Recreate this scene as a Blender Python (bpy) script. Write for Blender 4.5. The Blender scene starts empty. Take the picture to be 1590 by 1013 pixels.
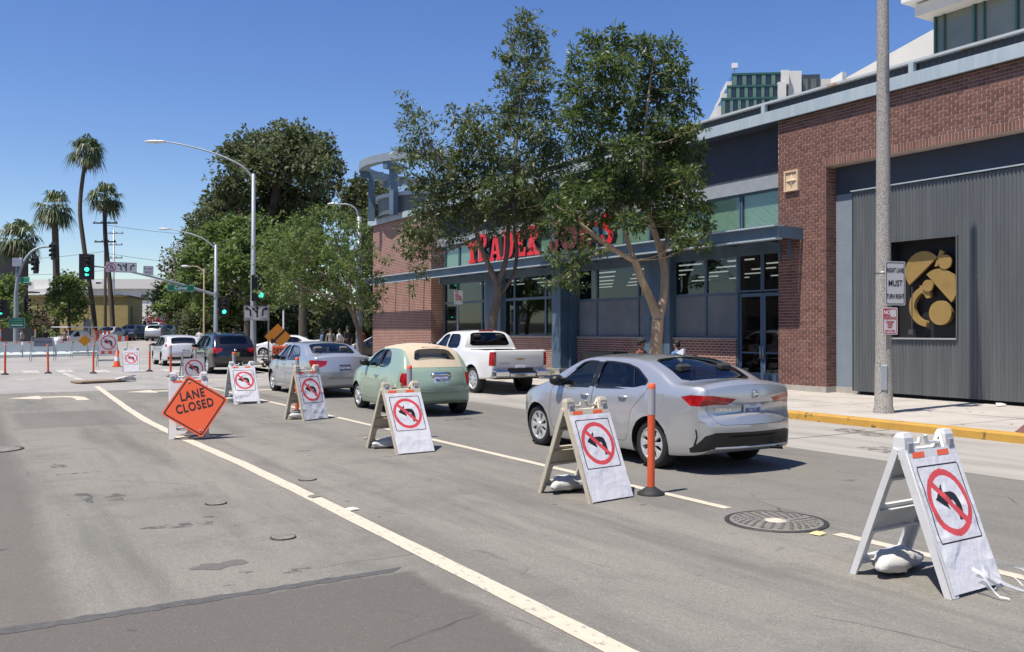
import bpy, bmesh, math, random
from mathutils import Vector, Matrix, noise
R = math.radians
PI = math.pi
C = bpy.context.scene.collection
SC = bpy.context.scene

# ------------------------------------------------------------------ camera
cam_data = bpy.data.cameras.new('camera')
cam = bpy.data.objects.new('camera', cam_data)
C.objects.link(cam)
cam_data.sensor_width = 36.0
cam_data.lens = 36.0 * 1400 / 1590
cam_data.clip_start = 0.05
cam_data.clip_end = 3000
cam.location = (0, 0, 1.78)
cam.rotation_euler = (R(90 + 0.27), 0, -math.atan(840 / 1400))
SC.camera = cam

# ------------------------------------------------------------------ sky and sun
SUN_ELEV = R(66)
SUN_DIR = Vector((-1.0, -0.13, 0)).normalized()      # horizontal direction towards the sun
world = bpy.data.worlds.new('World')
SC.world = world
world.use_nodes = True
wn = world.node_tree.nodes
wl = world.node_tree.links
wn.clear()
w_out = wn.new('ShaderNodeOutputWorld')
w_bg = wn.new('ShaderNodeBackground')
w_sky = wn.new('ShaderNodeTexSky')
w_sky.sky_type = 'NISHITA'
w_sky.sun_disc = False
w_sky.sun_elevation = SUN_ELEV
w_sky.sun_rotation = math.atan2(SUN_DIR.x, SUN_DIR.y)
w_sky.air_density = 1.0
w_sky.dust_density = 0.3
w_sky.ozone_density = 3.0
w_sky.altitude = 20
w_bg.inputs['Strength'].default_value = 0.112
w_hs = wn.new('ShaderNodeHueSaturation')
w_hs.inputs['Hue'].default_value = 0.515
w_hs.inputs['Saturation'].default_value = 1.22
w_hs.inputs['Value'].default_value = 1.0
wl.new(w_sky.outputs[0], w_hs.inputs['Color'])
wl.new(w_hs.outputs[0], w_bg.inputs[0])
wl.new(w_bg.outputs[0], w_out.inputs[0])
sun_data = bpy.data.lights.new('sun', 'SUN')
sun_data.energy = 5.0
sun_data.angle = R(0.53)
sun_data.color = (1.0, 0.935, 0.83)
sun = bpy.data.objects.new('sun', sun_data)
C.objects.link(sun)
to_sun = Vector((SUN_DIR.x * math.cos(SUN_ELEV), SUN_DIR.y * math.cos(SUN_ELEV), math.sin(SUN_ELEV)))
sun.rotation_euler = to_sun.to_track_quat('Z', 'Y').to_euler()
sun.location = (-30, 0, 60)

SC.view_settings.view_transform = 'Standard'
SC.view_settings.look = 'None'
SC.view_settings.gamma = 1.0
SC.view_settings.use_curve_mapping = False
SC.view_settings.exposure = 0.36
SC.cycles.max_bounces = 7
SC.cycles.transparent_max_bounces = 12
SC.cycles.caustics_reflective = False
SC.cycles.caustics_refractive = False
SC.cycles.sample_clamp_indirect = 6.0

# scratch scene: modifiers are evaluated there so that the depsgraph stays small
WORK = bpy.data.scenes.new('work')
def bake(objs):
	for o in objs:
		WORK.collection.objects.link(o)
	vl = WORK.view_layers[0]; vl.update()
	me = bpy.data.meshes.new_from_object(objs[0].evaluated_get(vl.depsgraph))
	for o in objs:
		bpy.data.objects.remove(o)
	return me

# ------------------------------------------------------------------ helpers: materials
MATS = {}

def srgb(r, g, b):
	def f(c):
		c /= 255.0
		return c / 12.92 if c <= 0.04045 else ((c + 0.055) / 1.055) ** 2.4
	return (f(r), f(g), f(b))

def mat(name, col, rough=0.6, metal=0.0, col2=None, scale=4.0, detail=6.0, lo=0.35, hi=0.65, bump=0.0,
		bump_scale=None, spec=0.5, coat=0.0, emit=None, emit_s=0.0, stretch=None, trans=0.0, alpha=1.0,
		sss=0.0, bump_dist=0.01, col3=None, scale3=0.6, lo3=0.45, hi3=0.7):
	"""Principled material; colour mixed between col and col2 (and a coarse col3) by object-space noise."""
	if name in MATS:
		return MATS[name]
	m = bpy.data.materials.new(name)
	m.use_nodes = True
	nt = m.node_tree
	n, l = nt.nodes, nt.links
	p = n['Principled BSDF']
	p.inputs['Base Color'].default_value = (*col, 1)
	p.inputs['Roughness'].default_value = rough
	p.inputs['Metallic'].default_value = metal
	p.inputs['Specular IOR Level'].default_value = spec
	p.inputs['Coat Weight'].default_value = coat
	p.inputs['Coat Roughness'].default_value = 0.04
	if trans:
		p.inputs['Transmission Weight'].default_value = trans
	if alpha < 1:
		p.inputs['Alpha'].default_value = alpha
	if emit:
		p.inputs['Emission Color'].default_value = (*emit, 1)
		p.inputs['Emission Strength'].default_value = emit_s
	tc = None
	if col2 or bump or col3:
		tc = n.new('ShaderNodeTexCoord')
		mp = n.new('ShaderNodeMapping')
		l.new(tc.outputs['Object'], mp.inputs['Vector'])
		if stretch:
			mp.inputs['Scale'].default_value = stretch
	last = None
	if col2:
		nz = n.new('ShaderNodeTexNoise')
		nz.inputs['Scale'].default_value = scale
		nz.inputs['Detail'].default_value = detail
		nz.inputs['Roughness'].default_value = 0.65
		l.new(mp.outputs[0], nz.inputs['Vector'])
		mr = n.new('ShaderNodeMapRange')
		mr.inputs['From Min'].default_value = lo
		mr.inputs['From Max'].default_value = hi
		l.new(nz.outputs['Fac'], mr.inputs['Value'])
		mx = n.new('ShaderNodeMix')
		mx.data_type = 'RGBA'
		mx.inputs[6].default_value = (*col, 1)
		mx.inputs[7].default_value = (*col2, 1)
		l.new(mr.outputs[0], mx.inputs[0])
		last = mx.outputs[2]
	if col3:
		nz3 = n.new('ShaderNodeTexNoise')
		nz3.inputs['Scale'].default_value = scale3
		nz3.inputs['Detail'].default_value = 5
		l.new(mp.outputs[0], nz3.inputs['Vector'])
		mr3 = n.new('ShaderNodeMapRange')
		mr3.inputs['From Min'].default_value = lo3
		mr3.inputs['From Max'].default_value = hi3
		l.new(nz3.outputs['Fac'], mr3.inputs['Value'])
		mx3 = n.new('ShaderNodeMix')
		mx3.data_type = 'RGBA'
		mx3.inputs[6].default_value = (*col, 1)
		mx3.inputs[7].default_value = (*col3, 1)
		if last:
			l.new(last, mx3.inputs[6])
		l.new(mr3.outputs[0], mx3.inputs[0])
		last = mx3.outputs[2]
	if last:
		l.new(last, p.inputs['Base Color'])
	if bump:
		nb = n.new('ShaderNodeTexNoise')
		nb.inputs['Scale'].default_value = bump_scale or scale * 6
		nb.inputs['Detail'].default_value = 4
		l.new(mp.outputs[0], nb.inputs['Vector'])
		bp = n.new('ShaderNodeBump')
		bp.inputs['Strength'].default_value = bump
		bp.inputs['Distance'].default_value = bump_dist
		l.new(nb.outputs['Fac'], bp.inputs['Height'])
		l.new(bp.outputs[0], p.inputs['Normal'])
	MATS[name] = m
	return m

# ------------------------------------------------------------------ helpers: meshes
class MB:
	"""Collects geometry; build() links it as ONE mesh object."""
	def __init__(s):
		s.v = []; s.f = []; s.mi = []; s.sm = []; s.m = 0; s.smooth = False
	def add(s, verts, faces, M=None):
		o = len(s.v)
		if M is not None:
			verts = [M @ Vector(q) for q in verts]
		s.v += [tuple(q) for q in verts]
		for f in faces:
			s.f.append(tuple(i + o for i in f)); s.mi.append(s.m); s.sm.append(s.smooth)
		return s
	def box(s, a, b, M=None):
		x0, y0, z0 = a; x1, y1, z1 = b
		return s.add([(x0, y0, z0), (x1, y0, z0), (x1, y1, z0), (x0, y1, z0), (x0, y0, z1), (x1, y0, z1), (x1, y1, z1), (x0, y1, z1)],
					 [(0, 3, 2, 1), (4, 5, 6, 7), (0, 1, 5, 4), (1, 2, 6, 5), (2, 3, 7, 6), (3, 0, 4, 7)], M)
	def cbox(s, c, d, M=None):
		return s.box(tuple(c[i] - d[i] / 2 for i in range(3)), tuple(c[i] + d[i] / 2 for i in range(3)), M)
	def bbox(s, a, b, r=0.02, M=None):
		"""box with chamfered vertical and horizontal edges"""
		x0, y0, z0 = a; x1, y1, z1 = b
		def ring(x0, y0, x1, y1, z, c):
			return [(x0 + c, y0, z), (x1 - c, y0, z), (x1, y0 + c, z), (x1, y1 - c, z), (x1 - c, y1, z), (x0 + c, y1, z), (x0, y1 - c, z), (x0, y0 + c, z)]
		rings = [ring(x0 + r, y0 + r, x1 - r, y1 - r, z0, r * .5), ring(x0, y0, x1, y1, z0 + r, r), ring(x0, y0, x1, y1, z1 - r, r), ring(x0 + r, y0 + r, x1 - r, y1 - r, z1, r * .5)]
		return s.loft(rings, True, True, M)
	def loft(s, rings, cap=True, closed=True, M=None):
		n = len(rings[0]); vs = [p for r in rings for p in r]; fs = []
		for i in range(len(rings) - 1):
			for j in range(n if closed else n - 1):
				k = (j + 1) % n
				fs.append((i * n + j, i * n + k, (i + 1) * n + k, (i + 1) * n + j))
		if cap:
			fs.append(tuple(range(n - 1, -1, -1)))
			fs.append(tuple((len(rings) - 1) * n + j for j in range(n)))
		return s.add(vs, fs, M)
	def prism(s, poly, axis, a, b, M=None):
		"""poly: 2D outline; axis 0: (y,z) extruded along x; 1: (x,z) along y; 2: (x,y) along z"""
		def P(q, t):
			return (t, q[0], q[1]) if axis == 0 else ((q[0], t, q[1]) if axis == 1 else (q[0], q[1], t))
		return s.loft([[P(q, a) for q in poly], [P(q, b) for q in poly]], True, True, M)
	def tube(s, path, rad, n=8, cap=True, M=None):
		path = [Vector(p) for p in path]
		if not isinstance(rad, (list, tuple)):
			rad = [rad] * len(path)
		rings = []; ref = None
		for i, p in enumerate(path):
			a = path[max(i - 1, 0)]; b = path[min(i + 1, len(path) - 1)]
			t = (b - a).normalized()
			if ref is None:
				ref = Vector((0, 0, 1)) if abs(t.z) < 0.9 else Vector((1, 0, 0))
			u = (ref - t * ref.dot(t))
			if u.length < 1e-5:
				u = t.orthogonal()
			u.normalize(); w = t.cross(u); ref = u
			rings.append([p + (u * math.cos(2 * PI * k / n) + w * math.sin(2 * PI * k / n)) * rad[i] for k in range(n)])
		sm = s.smooth; s.smooth = True
		s.loft(rings, False, True, M)
		s.smooth = sm
		if cap:
			o = [M @ Vector(q) for q in rings[0]] if M is not None else rings[0]
			e = [M @ Vector(q) for q in rings[-1]] if M is not None else rings[-1]
			s.add(o, [tuple(range(n - 1, -1, -1))]); s.add(e, [tuple(range(n))])
		return s
	def lathe(s, prof, n=24, M=None, axis='z'):
		"""prof: (r, h) pairs turned about the axis"""
		rings = []
		for r, h in prof:
			ring = []
			for k in range(n):
				a = 2 * PI * k / n
				c, q = r * math.cos(a), r * math.sin(a)
				ring.append((c, q, h) if axis == 'z' else ((h, c, q) if axis == 'x' else (q, h, c)))
			rings.append(ring)
		sm = s.smooth; s.smooth = True
		s.loft(rings, False, True, M)
		s.smooth = sm
		return s
	def sphere(s, c, r, n=12, m=8, M=None):
		if not isinstance(r, (list, tuple)):
			r = (r, r, r)
		rings = []
		for i in range(m + 1):
			a = -PI / 2 + PI * i / m
			rr = max(math.cos(a), 1e-3)
			rings.append([(c[0] + r[0] * rr * math.cos(2 * PI * k / n), c[1] + r[1] * rr * math.sin(2 * PI * k / n), c[2] + r[2] * math.sin(a)) for k in range(n)])
		sm = s.smooth; s.smooth = True
		s.loft(rings, True, True, M)
		s.smooth = sm
		return s
	def poly(s, pts, M=None):
		return s.add(pts, [tuple(range(len(pts)))], M)
	def mesh(s, name, mats):
		me = bpy.data.meshes.new(name)
		me.from_pydata(s.v, [], s.f)
		for m in (mats if isinstance(mats, (list, tuple)) else [mats]):
			me.materials.append(m)
		me.polygons.foreach_set('material_index', s.mi)
		me.polygons.foreach_set('use_smooth', s.sm)
		me.update()
		return me
	def build(s, name, mats, parent=None, fix=False, loc=None, rot=None, sharp=None):
		me = s.mesh(name, mats)
		if fix:
			fixn(me)
		if sharp:
			me.set_sharp_from_angle(angle=R(sharp))
		return link(name, me, parent, loc, rot)

def fixn(me, dist=0.0):
	bm = bmesh.new(); bm.from_mesh(me)
	if dist:
		bmesh.ops.remove_doubles(bm, verts=bm.verts, dist=dist)
	bmesh.ops.recalc_face_normals(bm, faces=bm.faces)
	bm.to_mesh(me); bm.free()

def link(name, data, parent=None, loc=None, rot=None):
	o = bpy.data.objects.new(name, data)
	C.objects.link(o)
	if parent is not None:
		o.parent = parent
	if loc is not None:
		o.location = loc
	if rot is not None:
		o.rotation_euler = rot
	return o

def tag(o, label, cat, group=None):
	o['label'] = label; o['category'] = cat
	if group:
		o['group'] = group
	return o

def thing(name, label, cat, loc=(0, 0, 0), rz=0.0, group=None):
	o = link(name, None, None, loc, (0, 0, rz))
	o.empty_display_size = 0.2
	return tag(o, label, cat, group)

def struct(o):
	o['kind'] = 'structure'
	return o

def copy_tree(o, parent=None):
	c = o.copy(); C.objects.link(c); c.parent = parent
	for ch in list(o.children):
		copy_tree(ch, c)
	return c

def text_mesh(txt, size, bold=0.0, extrude=0.0, align='CENTER', spacing=1.0, sx=1.0):
	cu = bpy.data.curves.new('text', 'FONT')
	cu.body = txt; cu.size = size; cu.offset = bold; cu.extrude = extrude
	cu.align_x = align; cu.align_y = 'CENTER'; cu.space_character = spacing
	cu.resolution_u = 3
	me = bake([bpy.data.objects.new('text', cu)])
	bpy.data.curves.remove(cu)
	if sx != 1.0:
		me.transform(Matrix.Diagonal((sx, 1, 1, 1)))
	return me

def text_part(name, txt, size, m, parent, loc, rot, **k):
	"""flat lettering; text lies in local XY, so rot=(90 deg,0,0) stands it facing -Y"""
	me = text_mesh(txt, size, **k)
	me.materials.clear(); me.materials.append(m)
	return link(name, me, parent, loc, rot)

def curve_solid(splines, depth, name='outline'):
	"""2D outlines (first outer, then holes) filled and extruded in z"""
	cu = bpy.data.curves.new(name, 'CURVE'); cu.dimensions = '2D'; cu.fill_mode = 'BOTH'; cu.extrude = depth / 2
	for pts in splines:
		sp = cu.splines.new('POLY'); sp.points.add(len(pts) - 1)
		for i, p in enumerate(pts):
			sp.points[i].co = (p[0], p[1], 0, 1)
		sp.use_cyclic_u = True
	me = bake([bpy.data.objects.new(name, cu)])
	bpy.data.curves.remove(cu)
	return me

def circle(cx, cy, r, n=32, a0=0.0, a1=2 * PI, end=False):
	return [(cx + r * math.cos(a0 + (a1 - a0) * i / (n - (1 if end else 0))), cy + r * math.sin(a0 + (a1 - a0) * i / (n - (1 if end else 0)))) for i in range(n)]

def lerp(a, b, t):
	return a + (b - a) * t

def pw(keys, t):
	"""monotone-ish smooth interpolation through keys [(x, y), ...]"""
	if t <= keys[0][0]:
		return keys[0][1]
	if t >= keys[-1][0]:
		return keys[-1][1]
	n = len(keys)
	for i in range(n - 1):
		if keys[i][0] <= t <= keys[i + 1][0]:
			break
	x0, y0 = keys[i]; x1, y1 = keys[i + 1]
	h = x1 - x0
	if h < 1e-9:
		return y1
	d = (y1 - y0) / h
	def slope(j):
		if j <= 0 or j >= n - 1:
			return (keys[1][1] - keys[0][1]) / max(keys[1][0] - keys[0][0], 1e-9) if j <= 0 else (keys[-1][1] - keys[-2][1]) / max(keys[-1][0] - keys[-2][0], 1e-9)
		a = (keys[j][1] - keys[j - 1][1]) / max(keys[j][0] - keys[j - 1][0], 1e-9)
		b = (keys[j + 1][1] - keys[j][1]) / max(keys[j + 1][0] - keys[j][0], 1e-9)
		return 0.0 if a * b <= 0 else 2 * a * b / (a + b)
	m0, m1 = slope(i), slope(i + 1)
	s = (t - x0) / h
	return (2 * s ** 3 - 3 * s * s + 1) * y0 + (s ** 3 - 2 * s * s + s) * h * m0 + (-2 * s ** 3 + 3 * s * s) * y1 + (s ** 3 - s * s) * h * m1

# ------------------------------------------------------------------ ground, road, kerbs, markings
def asphalt_mat(name, c1, c2, c3, tar=True, zones=()):
	m = bpy.data.materials.new(name); m.use_nodes = True
	n, l = m.node_tree.nodes, m.node_tree.links
	p = n['Principled BSDF']; p.inputs['Roughness'].default_value = 0.9; p.inputs['Specular IOR Level'].default_value = 0.25
	tc = n.new('ShaderNodeTexCoord')
	def nz(sc, det, rough=0.6, st=None):
		t = n.new('ShaderNodeTexNoise'); t.inputs['Scale'].default_value = sc; t.inputs['Detail'].default_value = det
		t.inputs['Roughness'].default_value = rough
		if st:
			mp = n.new('ShaderNodeMapping'); mp.inputs['Scale'].default_value = st
			l.new(tc.outputs['Object'], mp.inputs['Vector']); l.new(mp.outputs[0], t.inputs['Vector'])
		else:
			l.new(tc.outputs['Object'], t.inputs['Vector'])
		return t.outputs['Fac']
	def ramp(src, a, b):
		r = n.new('ShaderNodeMapRange'); r.inputs['From Min'].default_value = a; r.inputs['From Max'].default_value = b
		l.new(src, r.inputs['Value']); return r.outputs[0]
	def mix(fac, a, b):
		x = n.new('ShaderNodeMix'); x.data_type = 'RGBA'
		for sock, v in ((6, a), (7, b)):
			if isinstance(v, tuple):
				x.inputs[sock].default_value = (*v, 1)
			else:
				l.new(v, x.inputs[sock])
		l.new(fac, x.inputs[0]); return x.outputs[2]
	col = mix(ramp(nz(0.35, 5, st=(1, .35, 1)), .35, .68), c1, c2)
	# tyre-polished darker lanes running along the street, broken by noise
	col = mix(ramp(nz(0.8, 6, 0.7, st=(1.3, .12, 1)), .48, .68), col, c3)
	blot_ = n.new('ShaderNodeMath'); blot_.operation = 'MULTIPLY'; blot_.inputs[1].default_value = .55; l.new(ramp(nz(.55, 8, .78), .50, .66), blot_.inputs[0])
	col = mix(blot_.outputs[0], col, tuple(v * .8 for v in c3))
	# repaired areas: (axis limits, colour), edges wander with noise
	if zones:
		sx = n.new('ShaderNodeSeparateXYZ'); l.new(tc.outputs['Object'], sx.inputs[0])
		w1, w2 = nz(1.1, 5, .65), nz(9, 4, .7)
		wob = n.new('ShaderNodeMath'); wob.operation = 'MULTIPLY_ADD'; wob.inputs[1].default_value = .35; l.new(w1, wob.inputs[0])
		w3 = n.new('ShaderNodeMath'); w3.operation = 'MULTIPLY_ADD'; w3.inputs[1].default_value = .16; w3.inputs[2].default_value = -.255; l.new(w2, w3.inputs[0]); l.new(w3.outputs[0], wob.inputs[2])
		def lim(ax, v, sign, soft):
			a = n.new('ShaderNodeMath'); a.operation = 'ADD'; l.new(sx.outputs[ax], a.inputs[0]); l.new(wob.outputs[0], a.inputs[1])
			r = n.new('ShaderNodeMapRange'); r.inputs['From Min'].default_value = v - soft * sign; r.inputs['From Max'].default_value = v + soft * sign
			l.new(a.outputs[0], r.inputs['Value']); return r.outputs[0]
		for lims, zc, zk, soft in zones:
			cur = None
			for ax, v, sign in lims:
				q_ = lim(ax, v, sign, soft)
				if cur is None:
					cur = q_
				else:
					mm = n.new('ShaderNodeMath'); mm.operation = 'MULTIPLY'; l.new(cur, mm.inputs[0]); l.new(q_, mm.inputs[1]); cur = mm.outputs[0]
			mm = n.new('ShaderNodeMath'); mm.operation = 'MULTIPLY'; mm.inputs[1].default_value = zk; l.new(cur, mm.inputs[0])
			col = mix(mm.outputs[0], col, zc)
	# aggregate speckle: pale and dark stones
	vo = n.new('ShaderNodeTexVoronoi'); vo.inputs['Scale'].default_value = 95; l.new(tc.outputs['Object'], vo.inputs['Vector'])
	sp = n.new('ShaderNodeSeparateColor'); l.new(vo.outputs['Color'], sp.inputs[0])
	pale = ramp(sp.outputs[0], .84, .98)
	dark = ramp(sp.outputs[1], .80, .98)
	lo = tuple(c * .45 for c in c1)
	sc1 = n.new('ShaderNodeMath'); sc1.operation = 'MULTIPLY'; sc1.inputs[1].default_value = .5; l.new(pale, sc1.inputs[0])
	hv = n.new('ShaderNodeHueSaturation'); hv.inputs['Value'].default_value = 1.7; l.new(col, hv.inputs['Color'])
	col = mix(sc1.outputs[0], col, hv.outputs[0])
	sc2 = n.new('ShaderNodeMath'); sc2.operation = 'MULTIPLY'; sc2.inputs[1].default_value = .55; l.new(dark, sc2.inputs[0])
	col = mix(sc2.outputs[0], col, lo)
	fine = nz(130, 3)
	col = mix(ramp(fine, .25, .75), mix(ramp(fine, .4, .6), col, lo), col)
	# fine wandering cracks, only here and there
	cw = n.new('ShaderNodeTexNoise'); cw.inputs['Scale'].default_value = 1.6; cw.inputs['Detail'].default_value = 6; l.new(tc.outputs['Object'], cw.inputs['Vector'])
	cm = n.new('ShaderNodeMix'); cm.data_type = 'RGBA'; cm.inputs[0].default_value = .12; l.new(tc.outputs['Object'], cm.inputs[6]); l.new(cw.outputs['Color'], cm.inputs[7])
	cv = n.new('ShaderNodeTexVoronoi'); cv.feature = 'DISTANCE_TO_EDGE'; cv.inputs['Scale'].default_value = .62; l.new(cm.outputs[2], cv.inputs['Vector'])
	ck = ramp(cv.outputs['Distance'], .0065, .001)
	cz = ramp(nz(.5, 3), .54, .64)
	c4_ = n.new('ShaderNodeMath'); c4_.operation = 'MULTIPLY'; l.new(ck, c4_.inputs[0]); l.new(cz, c4_.inputs[1])
	c5_ = n.new('ShaderNodeMath'); c5_.operation = 'MULTIPLY'; c5_.inputs[1].default_value = .7; l.new(c4_.outputs[0], c5_.inputs[0])
	col = mix(c5_.outputs[0], col, (0.045, 0.043, 0.04))
	if tar:
		st = ramp(nz(2.6, 7, 0.75, st=(1.0, .7, 1)), .69, .75)
		st2 = ramp(nz(0.22, 2), .48, .6)
		mm = n.new('ShaderNodeMath'); mm.operation = 'MULTIPLY'; l.new(st, mm.inputs[0]); l.new(st2, mm.inputs[1])
		m3 = n.new('ShaderNodeMath'); m3.operation = 'MULTIPLY'; m3.inputs[1].default_value = .75; l.new(mm.outputs[0], m3.inputs[0])
		col = mix(m3.outputs[0], col, (0.035, 0.035, 0.038))
	l.new(col, p.inputs['Base Color'])
	bp = n.new('ShaderNodeBump'); bp.inputs['Strength'].default_value = .5; bp.inputs['Distance'].default_value = .006
	l.new(vo.outputs['Distance'], bp.inputs['Height']); l.new(bp.outputs[0], p.inputs['Normal'])
	MATS[name] = m
	return m

A1 = asphalt_mat('asphalt', (0.275, 0.258, 0.222), (0.208, 0.198, 0.174), (0.145, 0.14, 0.126), zones=(
	(((0, .55, -1), (1, 6.1, 1), (1, 26.0, -1)), (0.135, 0.122, 0.108), .8, .10),
	(((0, 2.78, -1), (1, 6.12, -1)), (0.112, 0.100, 0.092), .9, .05),
	(((0, .75, 1), (0, 2.7, -1), (1, 18.4, 1), (1, 22.0, -1)), (0.14, 0.132, 0.12), .6, .14),
	(((0, 6.55, 1), (1, 24.0, -1)), (0.175, 0.17, 0.156), .5, .5)))
M_TAR = mat('tar', (0.075, 0.073, 0.073), .8, col2=(0.115, 0.11, 0.105), scale=12, bump=.4, bump_scale=60)
M_CONC_LANE = mat('concrete_lane', (0.37, 0.345, 0.305), .9, col2=(0.30, 0.28, 0.25), scale=1.2, stretch=(1.6, .25, 1), bump=.3, bump_scale=90, col3=(0.22, 0.205, 0.185), scale3=.9, lo3=.52, hi3=.78)
M_INTER = mat('intersection_concrete', (0.335, 0.315, 0.29), .9, col2=(0.275, 0.26, 0.24), scale=.7, stretch=(1, .4, 1), bump=.3, bump_scale=90, col3=(0.20, 0.19, 0.18), scale3=.5, lo3=.5, hi3=.8)
M_WALK = mat('sidewalk_concrete', (0.47, 0.435, 0.385), .9, col2=(0.39, 0.36, 0.32), scale=1.6, bump=.25, bump_scale=120, col3=(0.33, 0.31, 0.28), scale3=.7, lo3=.5, hi3=.75)
M_KERB = mat('kerb_concrete', (0.42, 0.395, 0.355), .9, col2=(0.33, 0.31, 0.28), scale=5, bump=.3, bump_scale=80)
M_YELLOW = mat('kerb_yellow_paint', (0.50, 0.285, 0.045), .75, col2=(0.42, 0.235, 0.045), scale=3, col3=(0.10, 0.07, 0.03), scale3=5, lo3=.60, hi3=.66, bump=.3, bump_scale=60)
M_LINE = mat('road_paint', (0.60, 0.53, 0.41), .8, col2=(0.53, 0.47, 0.37), scale=9, stretch=(2, 1, 1), bump=.3, bump_scale=120, col3=(0.30, 0.285, 0.26), scale3=11, lo3=.57, hi3=.70)
M_LINE_WORN = mat('road_paint_worn', (0.55, 0.52, 0.46), .85, col2=(0.30, 0.285, 0.26), scale=4, lo=.48, hi=.62)
M_EARTH = mat('earth', (0.22, 0.19, 0.15), .95, col2=(0.16, 0.15, 0.11), scale=.3)
M_REDMAT = mat('red_paving', (0.20, 0.085, 0.08), .9, col2=(0.15, 0.065, 0.06), scale=6)

def sheet(name, pts, z, m, parent=None):
	b = MB(); b.poly([(x, y, z) for x, y in pts])
	o = b.build(name, m, parent)
	return o

def rag(a, b, n, amp, seed):
	"""a slightly wandering edge from a to b"""
	rnd = random.Random(seed); out = []
	for i in range(n + 1):
		t = i / n
		j = 0 if i in (0, n) else amp * (rnd.random() - .5)
		dx, dy = b[0] - a[0], b[1] - a[1]; L = math.hypot(dx, dy)
		out.append((lerp(a[0], b[0], t) - dy / L * j, lerp(a[1], b[1], t) + dx / L * j))
	return out

g0 = struct(sheet('ground', [(-900, -300), (1500, -300), (1500, 1600), (-900, 1600)], -0.06, M_EARTH))
road = struct(sheet('road', [(-16, -40), (10.7, -40), (10.7, 29), (-16, 29)], 0.0, A1))
struct(sheet('concrete_parking_lane', [(10.7, -40), (14.12, -40), (14.12, 36), (10.7, 36)], 0.0, M_CONC_LANE))
jm = mat('joint_dark', (0.09, 0.085, 0.08), .95)
lane = [o for o in C.objects if o.name == 'concrete_parking_lane'][0]
for i, y in enumerate((-3.4, 1.2, 5.7, 10.3, 15.1, 19.8, 24.6, 29.2, 33.5)):
	sheet('joint', [(10.72, y), (14.1, y + .05), (14.1, y + .075), (10.72, y + .02)], 0.004, jm, lane)
edge = rag((-60, 29.3), (10.7, 28.6), 40, .25, 4)
struct(sheet('intersection_pavement', edge + [(10.7, 36), (80, 36.1), (120, 300), (-120, 300), (-60, 30)], -0.004, M_INTER))

# patches in the asphalt
struct(sheet('tar_seam', rag((-3.0, 5.95), (2.66, 6.14), 90, .03, 15) + rag((2.78, 6.24), (-3.0, 6.11), 90, .035, 16), 0.0025, M_TAR))
rnd = random.Random(5)
def blot(cx, cy, rx, ry, seed, name='tar_stain', z=0.0025, m=None, n=22, rough=.45):
	r = random.Random(seed); ph = [r.random() * 6.28 for _ in range(4)]
	pts = []
	for i in range(n):
		a = 2 * PI * i / n
		k = 1 + rough * (.5 * math.sin(2 * a + ph[0]) + .35 * math.sin(3 * a + ph[1]) + .3 * math.sin(5 * a + ph[2])) + rough * .5 * (r.random() - .5)
		pts.append((cx + rx * k * math.cos(a), cy + ry * k * math.sin(a)))
	o = sheet(name, pts, z, m or M_STAIN)
	o['kind'] = 'structure'
	return o
M_GUM = mat('gum', (0.16, 0.15, 0.14), .8)
M_STAIN = mat('oil_stain', (0.06, 0.058, 0.055), .75, col2=(0.13, 0.125, 0.115), scale=14, lo=.4, hi=.6)
def ragged_alpha(m, scale, lo, hi, top=1.0):
	n, l = m.node_tree.nodes, m.node_tree.links
	tc = n.new('ShaderNodeTexCoord'); nz = n.new('ShaderNodeTexNoise'); nz.inputs['Scale'].default_value = scale; nz.inputs['Detail'].default_value = 8; nz.inputs['Roughness'].default_value = .75
	mr = n.new('ShaderNodeMapRange'); mr.inputs['From Min'].default_value = lo; mr.inputs['From Max'].default_value = hi; mr.inputs['To Max'].default_value = top
	l.new(tc.outputs['Object'], nz.inputs['Vector']); l.new(nz.outputs['Fac'], mr.inputs['Value']); l.new(mr.outputs[0], n['Principled BSDF'].inputs['Alpha'])
ragged_alpha(M_STAIN, 7, .46, .60, .85)
ragged_alpha(M_LINE_WORN, 2.5, .36, .5, 1)
for i, (x, y, rx, ry) in enumerate(((1.66, 8.6, .26, .12), (1.98, 8.85, .1, .05), (1.05, 10.6, .08, .3), (1.32, 10.4, .1, .22), (.98, 13.2, .1, .25), (1.18, 12.4, .25, .07),
		(2.1, 6.55, .12, .05), (1.72, 6.7, .05, .03), (2.72, 8.2, .03, .02), (4.7, 9.7, .05, .03), (5.1, 11.8, .12, .05), (4.2, 13.0, .10, .06), (8.9, 7.1, .15, .05), (9.6, 6.3, .18, .05), (7.6, 5.6, .1, .04), (8.3, 12.9, .2, .1), (8.4, 16.0, .3, .16), (2.62, 4.3, .02, .015), (.2, 8.4, .07, .02))):
	blot(x, y, rx, ry, 40 + i)
blot(1.62, 7.0, .17, .12, 90, 'asphalt_repair', m=mat('repair', (0.115, 0.10, 0.09), .9, col2=(0.15, 0.135, 0.125), scale=20))
for i in range(60):
	x = rnd.uniform(.7, 10.2); y = rnd.uniform(3.2, 15)
	blot(x, y, rnd.uniform(.012, .05), rnd.uniform(.008, .025), 200 + i, 'tar_spot', n=9)

for i in range(45):
	blot(rnd.uniform(14.5, 18.9), rnd.uniform(7.5, 20), rnd.uniform(.012, .05), rnd.uniform(.012, .04), 300 + i, 'gum_spot', .153, M_GUM, 9)
for i in range(7):
	blot(rnd.uniform(11, 13.8), rnd.uniform(4, 18), rnd.uniform(.12, .4), rnd.uniform(.2, .7), 360 + i, 'oil_drip', .0025)
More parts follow.
